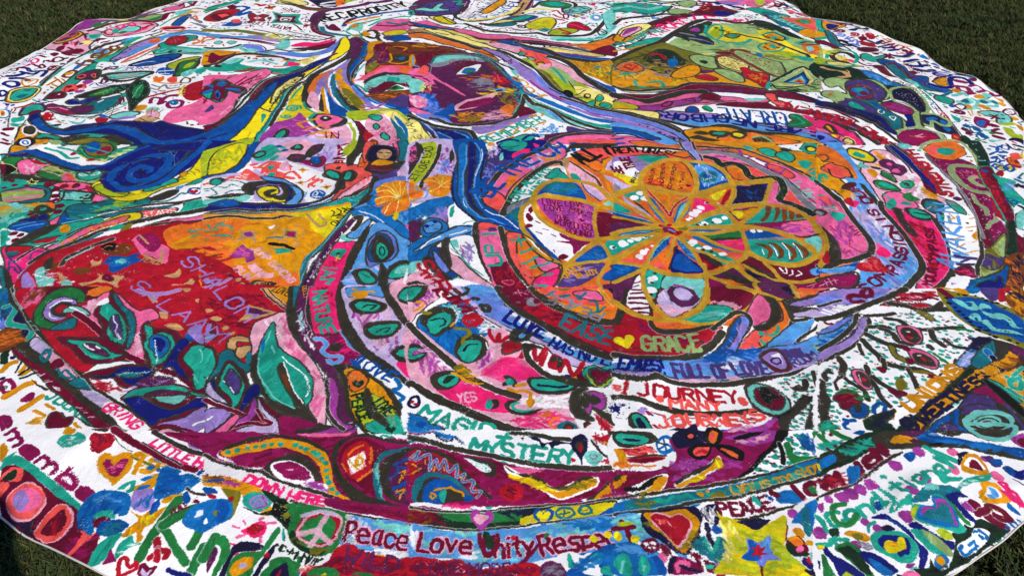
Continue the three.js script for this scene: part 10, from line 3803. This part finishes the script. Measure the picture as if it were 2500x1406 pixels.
// canvas weave and dried brush ridges, 0.35 m repeat
const weave = new Uint8Array(NT * NT * 4);
for (let y = 0; y < NT; y++) for (let x = 0; x < NT; x++) {
  const v = 128 + 34 * Math.sin(x * Math.PI / 2) * ((y >> 1) & 1 ? 1 : -1) + (n2[y * NT + x] - 0.5) * 90 + (n8[y * NT + x] - 0.5) * 90 + (n16[y * NT + x] - 0.5) * 60;
  weave.set([v, v, v, 255].map((u) => clamp(u, 0, 255)), (y * NT + x) * 4);
}
const weaveTex = new THREE.DataTexture(weave, NT, NT, THREE.RGBAFormat);
weaveTex.wrapS = weaveTex.wrapT = THREE.RepeatWrapping; weaveTex.magFilter = THREE.LinearFilter; weaveTex.repeat.set(SIDE / 0.7, SIDE / 0.7); weaveTex.needsUpdate = true;
const clothMats = tiles.map((map) => new THREE.MeshPhysicalMaterial({ map, color: new THREE.Color().setRGB(0.86, 0.86, 0.86), roughness: 0.75, specularIntensity: 0.3, bumpMap: weaveTex, bumpScale: 0.0016, side: THREE.DoubleSide }));

// ---------- the cloth ----------
const SEG = 640, RINGS = 210, pos = [], uv = [], groups = [[], [], [], []];
const canvasCloth = new THREE.Group();
canvasCloth.name = 'painted_canvas';
canvasCloth.userData = { label: 'huge round white canvas covered in bright painted swirls, faces and words, spread on the lawn', category: 'canvas' };
const edge = [];
for (let r = 0; r <= RINGS; r++) for (let i = 0; i < SEG; i++) {
  const an = i / SEG * Math.PI * 2, t0 = r / RINGS, R = rimRadius(an > Math.PI ? an - Math.PI * 2 : an), rad = R * t0, x = Math.cos(an) * rad, z = Math.sin(an) * rad;
  const y = clothHeight(x, z) - 0.014 * smooth(R - 0.10, R, rad) + 0.022 * smooth(R - 0.45, R, rad) * perlin.noise(Math.cos(an) * 10, Math.sin(an) * 10, 2.2);
  pos.push(x, y, z); uv.push((x + SIDE / 2) / SIDE, (z + SIDE / 2) / SIDE);
  if (r === RINGS) edge.push(new THREE.Vector3(x, y - 0.001, z));
}
for (let r = 0; r < RINGS; r++) for (let i = 0; i < SEG; i++) {
  const j = (i + 1) % SEG, a = r * SEG + i, b2 = r * SEG + j, c = a + SEG, e2 = b2 + SEG, quad = Math.floor(i / (SEG / 4));
  groups[[3, 2, 0, 1][quad]].push(a, b2, c, b2, e2, c);
}
const clothGeo = new THREE.BufferGeometry();
clothGeo.setAttribute('position', new THREE.Float32BufferAttribute(pos, 3));
clothGeo.setAttribute('uv', new THREE.Float32BufferAttribute(uv, 2));
clothGeo.setIndex(groups.flat());
let from = 0;
groups.forEach((q2, i) => { clothGeo.addGroup(from, q2.length, i); from += q2.length; });
clothGeo.computeVertexNormals();
const sheet = new THREE.Mesh(clothGeo, clothMats);
sheet.name = 'painted_sheet'; sheet.castShadow = sheet.receiveShadow = true;
canvasCloth.add(sheet);
const hem = new THREE.Mesh(new THREE.TubeGeometry(new THREE.CatmullRomCurve3(edge.filter((_, i) => i % 4 === 0), true), 640, 0.0028, 5, true), new THREE.MeshStandardMaterial({ color: new THREE.Color().setRGB(0.55, 0.5, 0.47), roughness: 0.9 }));
hem.name = 'hem'; hem.castShadow = hem.receiveShadow = true;
canvasCloth.add(hem);
scene.add(canvasCloth);
console.log('cloth');

// ---------- the lawn ----------
const soil = new Uint8Array(NT * NT * 4);
for (let i = 0; i < NT * NT; i++) { const v = 0.5 + n2[i] * 0.6 + n8[i] * 0.4; soil.set([26 * v, 33 * v, 16 * v, 255], i * 4); }
const soilTex = new THREE.DataTexture(soil, NT, NT, THREE.RGBAFormat);
soilTex.colorSpace = THREE.SRGBColorSpace; soilTex.wrapS = soilTex.wrapT = THREE.RepeatWrapping; soilTex.magFilter = THREE.LinearFilter; soilTex.repeat.set(120, 120); soilTex.needsUpdate = true;
const lawn = new THREE.Mesh(new THREE.PlaneGeometry(160, 160, 1, 1).rotateX(-Math.PI / 2), new THREE.MeshStandardMaterial({ map: soilTex, roughness: 1 }));
lawn.name = 'lawn'; lawn.position.y = -0.05; lawn.receiveShadow = true;
lawn.userData = { kind: 'structure', label: 'dark soil of the mown lawn under the grass', category: 'ground' };
scene.add(lawn);

function tuft(n, high, spread) {
  const P = [], I = [];
  for (let k2 = 0; k2 < n; k2++) {
    const an = rr(0, 6.283), bx = rr(-spread, spread), bz = rr(-spread, spread), hh = high * rr(0.55, 1.1), lean = hh * rr(0.25, 1.1), w = rr(0.0018, 0.0036), dx = Math.cos(an), dz = Math.sin(an), px = -dz * w, pz = dx * w, v0 = P.length / 3;
    for (const [t0, ww] of [[0, 1], [0.4, 0.95], [0.75, 0.7], [1, 0]]) {
      const y = hh * (t0 - 0.25 * t0 * t0 * (lean / hh)), o2 = lean * t0 * t0;
      P.push(bx + dx * o2 - px * ww, y, bz + dz * o2 - pz * ww, bx + dx * o2 + px * ww, y, bz + dz * o2 + pz * ww);
    }
    for (let s2 = 0; s2 < 3; s2++) { const a = v0 + s2 * 2; I.push(a, a + 1, a + 2); if (s2 < 2) I.push(a + 1, a + 3, a + 2); }
  }
  const geo = new THREE.BufferGeometry();
  geo.setAttribute('position', new THREE.Float32BufferAttribute(P, 3));
  geo.setIndex(I); geo.computeVertexNormals();
  return geo;
}
const bladeMat = new THREE.MeshPhysicalMaterial({ color: 0xffffff, roughness: 0.8, specularIntensity: 0.25, side: THREE.DoubleSide });
const grass = new THREE.Group();
grass.name = 'grass';
grass.userData = { kind: 'stuff', label: 'dark green mown grass all round the painted canvas', category: 'grass' };
const m4 = new THREE.Matrix4(), qt = new THREE.Quaternion(), up = new THREE.Vector3(0, 1, 0), col = new THREE.Color();
const spotsOf = [[], [], []];
for (let i = 0; i < 250000; i++) {
  const x = rr(-4.6, 4.6), z = rr(-3.4, 4.2), an = Math.atan2(z, x), rad = Math.hypot(x, z), R = rimRadius(an);
  if (rad < R - 0.015) continue;
  spotsOf[Math.floor(rnd() * 3)].push([x, z, rad - R]);
}
spotsOf.forEach((list, v) => {
  const im = new THREE.InstancedMesh(tuft(9, [0.05, 0.042, 0.06][v], 0.02), bladeMat, list.length);
  im.name = 'grass_blades'; im.userData.kind = 'stuff'; im.castShadow = im.receiveShadow = true;
  list.forEach(([x, z, off], i) => {
    const sc = rr(0.75, 1.25) * (0.62 + 0.38 * smooth(0, 0.12, off));
    qt.setFromAxisAngle(up, rr(0, 6.283)); m4.compose(new THREE.Vector3(x, -0.05, z), qt, new THREE.Vector3(sc, sc, sc)); im.setMatrixAt(i, m4);
    const patch = perlin.noise(x * 1.3, z * 1.3, 6.1), dryness = rnd();
    if (dryness < 0.09) col.setRGB(0.1, 0.09, 0.035); else col.setRGB(0.03 + 0.012 * patch + rr(0, 0.018), 0.04 + 0.012 * patch + rr(0, 0.022), 0.012 + rr(0, 0.008));
    im.setColorAt(i, col);
  });
  grass.add(im);
});
scene.add(grass);
console.log('grass');

// ---------- the person taking the picture, behind the viewpoint: their shadow falls on the near left rim ----------
{
  const J = { hipL: [-0.10, 0.93, 0], hipR: [0.10, 0.93, 0], kneeL: [-0.11, 0.50, -0.02], kneeR: [0.11, 0.50, -0.02], ankL: [-0.11, 0.08, 0.02], ankR: [0.11, 0.08, 0.02], toeL: [-0.13, 0.04, -0.17], toeR: [0.13, 0.04, -0.17], pel: [0, 0.98, 0], chest: [0, 1.30, 0.01], neck: [0, 1.47, 0], head: [0, 1.62, -0.01], crown: [0, 1.68, 0], shL: [-0.18, 1.42, 0], shR: [0.18, 1.42, 0], elL: [-0.23, 1.22, -0.18], elR: [0.23, 1.22, -0.18], wrL: [-0.11, 1.52, -0.28], wrR: [0.11, 1.52, -0.28] };
  const B = [['hipL', 'kneeL', 0.085, 0.06], ['hipR', 'kneeR', 0.085, 0.06], ['kneeL', 'ankL', 0.06, 0.042], ['kneeR', 'ankR', 0.06, 0.042], ['ankL', 'toeL', 0.045, 0.035], ['ankR', 'toeR', 0.045, 0.035], ['hipL', 'hipR', 0.1, 0.1], ['pel', 'chest', 0.125, 0.135], ['shL', 'shR', 0.065, 0.065], ['chest', 'neck', 0.11, 0.06], ['neck', 'head', 0.055, 0.07], ['head', 'crown', 0.088, 0.092], ['shL', 'elL', 0.055, 0.042], ['shR', 'elR', 0.055, 0.042], ['elL', 'wrL', 0.042, 0.03], ['elR', 'wrR', 0.042, 0.03]].map(([a, c, r0, r1]) => [J[a], J[c], r0, r1]);
  for (const sd of [-1, 1]) { const w = J[sd < 0 ? 'wrL' : 'wrR'], palm = [w[0] - sd * 0.015, w[1] + 0.05, w[2] - 0.03]; B.push([w, palm, 0.028, 0.03]); for (let i = 0; i < 4; i++) { const k = [palm[0] - sd * 0.01, palm[1] + 0.035 - i * 0.019, palm[2] - 0.025]; B.push([palm, k, 0.016, 0.011], [k, [k[0] - sd * 0.04, k[1], k[2] - 0.006], 0.011, 0.009]); } B.push([palm, [palm[0] - sd * 0.03, palm[1] - 0.01, palm[2] + 0.035], 0.014, 0.011]); }
  const field = (x, y, z) => { let s0 = 0; for (const [a, c, r0, r1] of B) { const vx = c[0] - a[0], vy = c[1] - a[1], vz = c[2] - a[2], L2 = vx * vx + vy * vy + vz * vz, t0 = clamp(((x - a[0]) * vx + (y - a[1]) * vy + (z - a[2]) * vz) / L2, 0, 1), dd = Math.hypot(x - a[0] - vx * t0, y - a[1] - vy * t0, z - a[2] - vz * t0) - (r0 + (r1 - r0) * t0); s0 += Math.exp(-dd * 45); } return Math.log(s0) / 45; };
  const N = 116, mc = new MarchingCubes(N, new THREE.MeshStandardMaterial(), false, false, 200000), half = 0.94;
  mc.isolation = 0;
  for (let k2 = 0; k2 < N; k2++) for (let j = 0; j < N; j++) for (let i = 0; i < N; i++) { const x = (i / (N / 2) - 1) * half, y = (j / (N / 2) - 1) * half + 0.9, z = (k2 / (N / 2) - 1) * half; mc.field[i + j * N + k2 * N * N] = Math.abs(x) > 0.45 || Math.abs(z) > 0.5 ? -1 : field(x, y, z); }
  mc.update();
  const n = mc.count, P = mc.positionArray.slice(0, n * 3), Nn = mc.normalArray.slice(0, n * 3), C = new Float32Array(n * 3);
  for (let i = 0; i < n; i++) { P[i * 3] *= half; P[i * 3 + 1] = P[i * 3 + 1] * half + 0.9; P[i * 3 + 2] *= half; const y = P[i * 3 + 1], x = Math.abs(P[i * 3]), z = P[i * 3 + 2]; C.set(y < 0.1 ? [0.05, 0.05, 0.05] : y < 0.96 ? [0.04, 0.05, 0.09] : y > 1.66 || (y > 1.5 && z > 0.03 && x < 0.12) ? [0.04, 0.025, 0.015] : y > 1.47 && (x < 0.12 || z < -0.22) ? [0.4, 0.24, 0.17] : [0.16, 0.17, 0.19], i * 3); }
  const geo = new THREE.BufferGeometry();
  geo.setAttribute('position', new THREE.BufferAttribute(P, 3)); geo.setAttribute('normal', new THREE.BufferAttribute(Nn, 3)); geo.setAttribute('color', new THREE.BufferAttribute(C, 3));
  const person = new THREE.Mesh(geo, new THREE.MeshStandardMaterial({ vertexColors: true, roughness: 0.85 }));
  person.name = 'person'; person.castShadow = person.receiveShadow = true; person.position.set(-0.01, -0.05, 3.80);
  person.userData = { label: 'person in grey top and dark trousers on the lawn, hands raised', category: 'person' };
  scene.add(person);
  const phone = new THREE.Mesh(new RoundedBoxGeometry(0.15, 0.075, 0.008, 2, 0.003), new THREE.MeshStandardMaterial({ color: 0x16171a, roughness: 0.4 }));
  phone.name = 'phone'; phone.castShadow = true; phone.position.set(-0.01, 1.53, 3.485);
  phone.userData = { label: 'black phone held sideways in the raised hands of the person', category: 'phone' };
  scene.add(phone);
}

renderer.render(scene, camera);
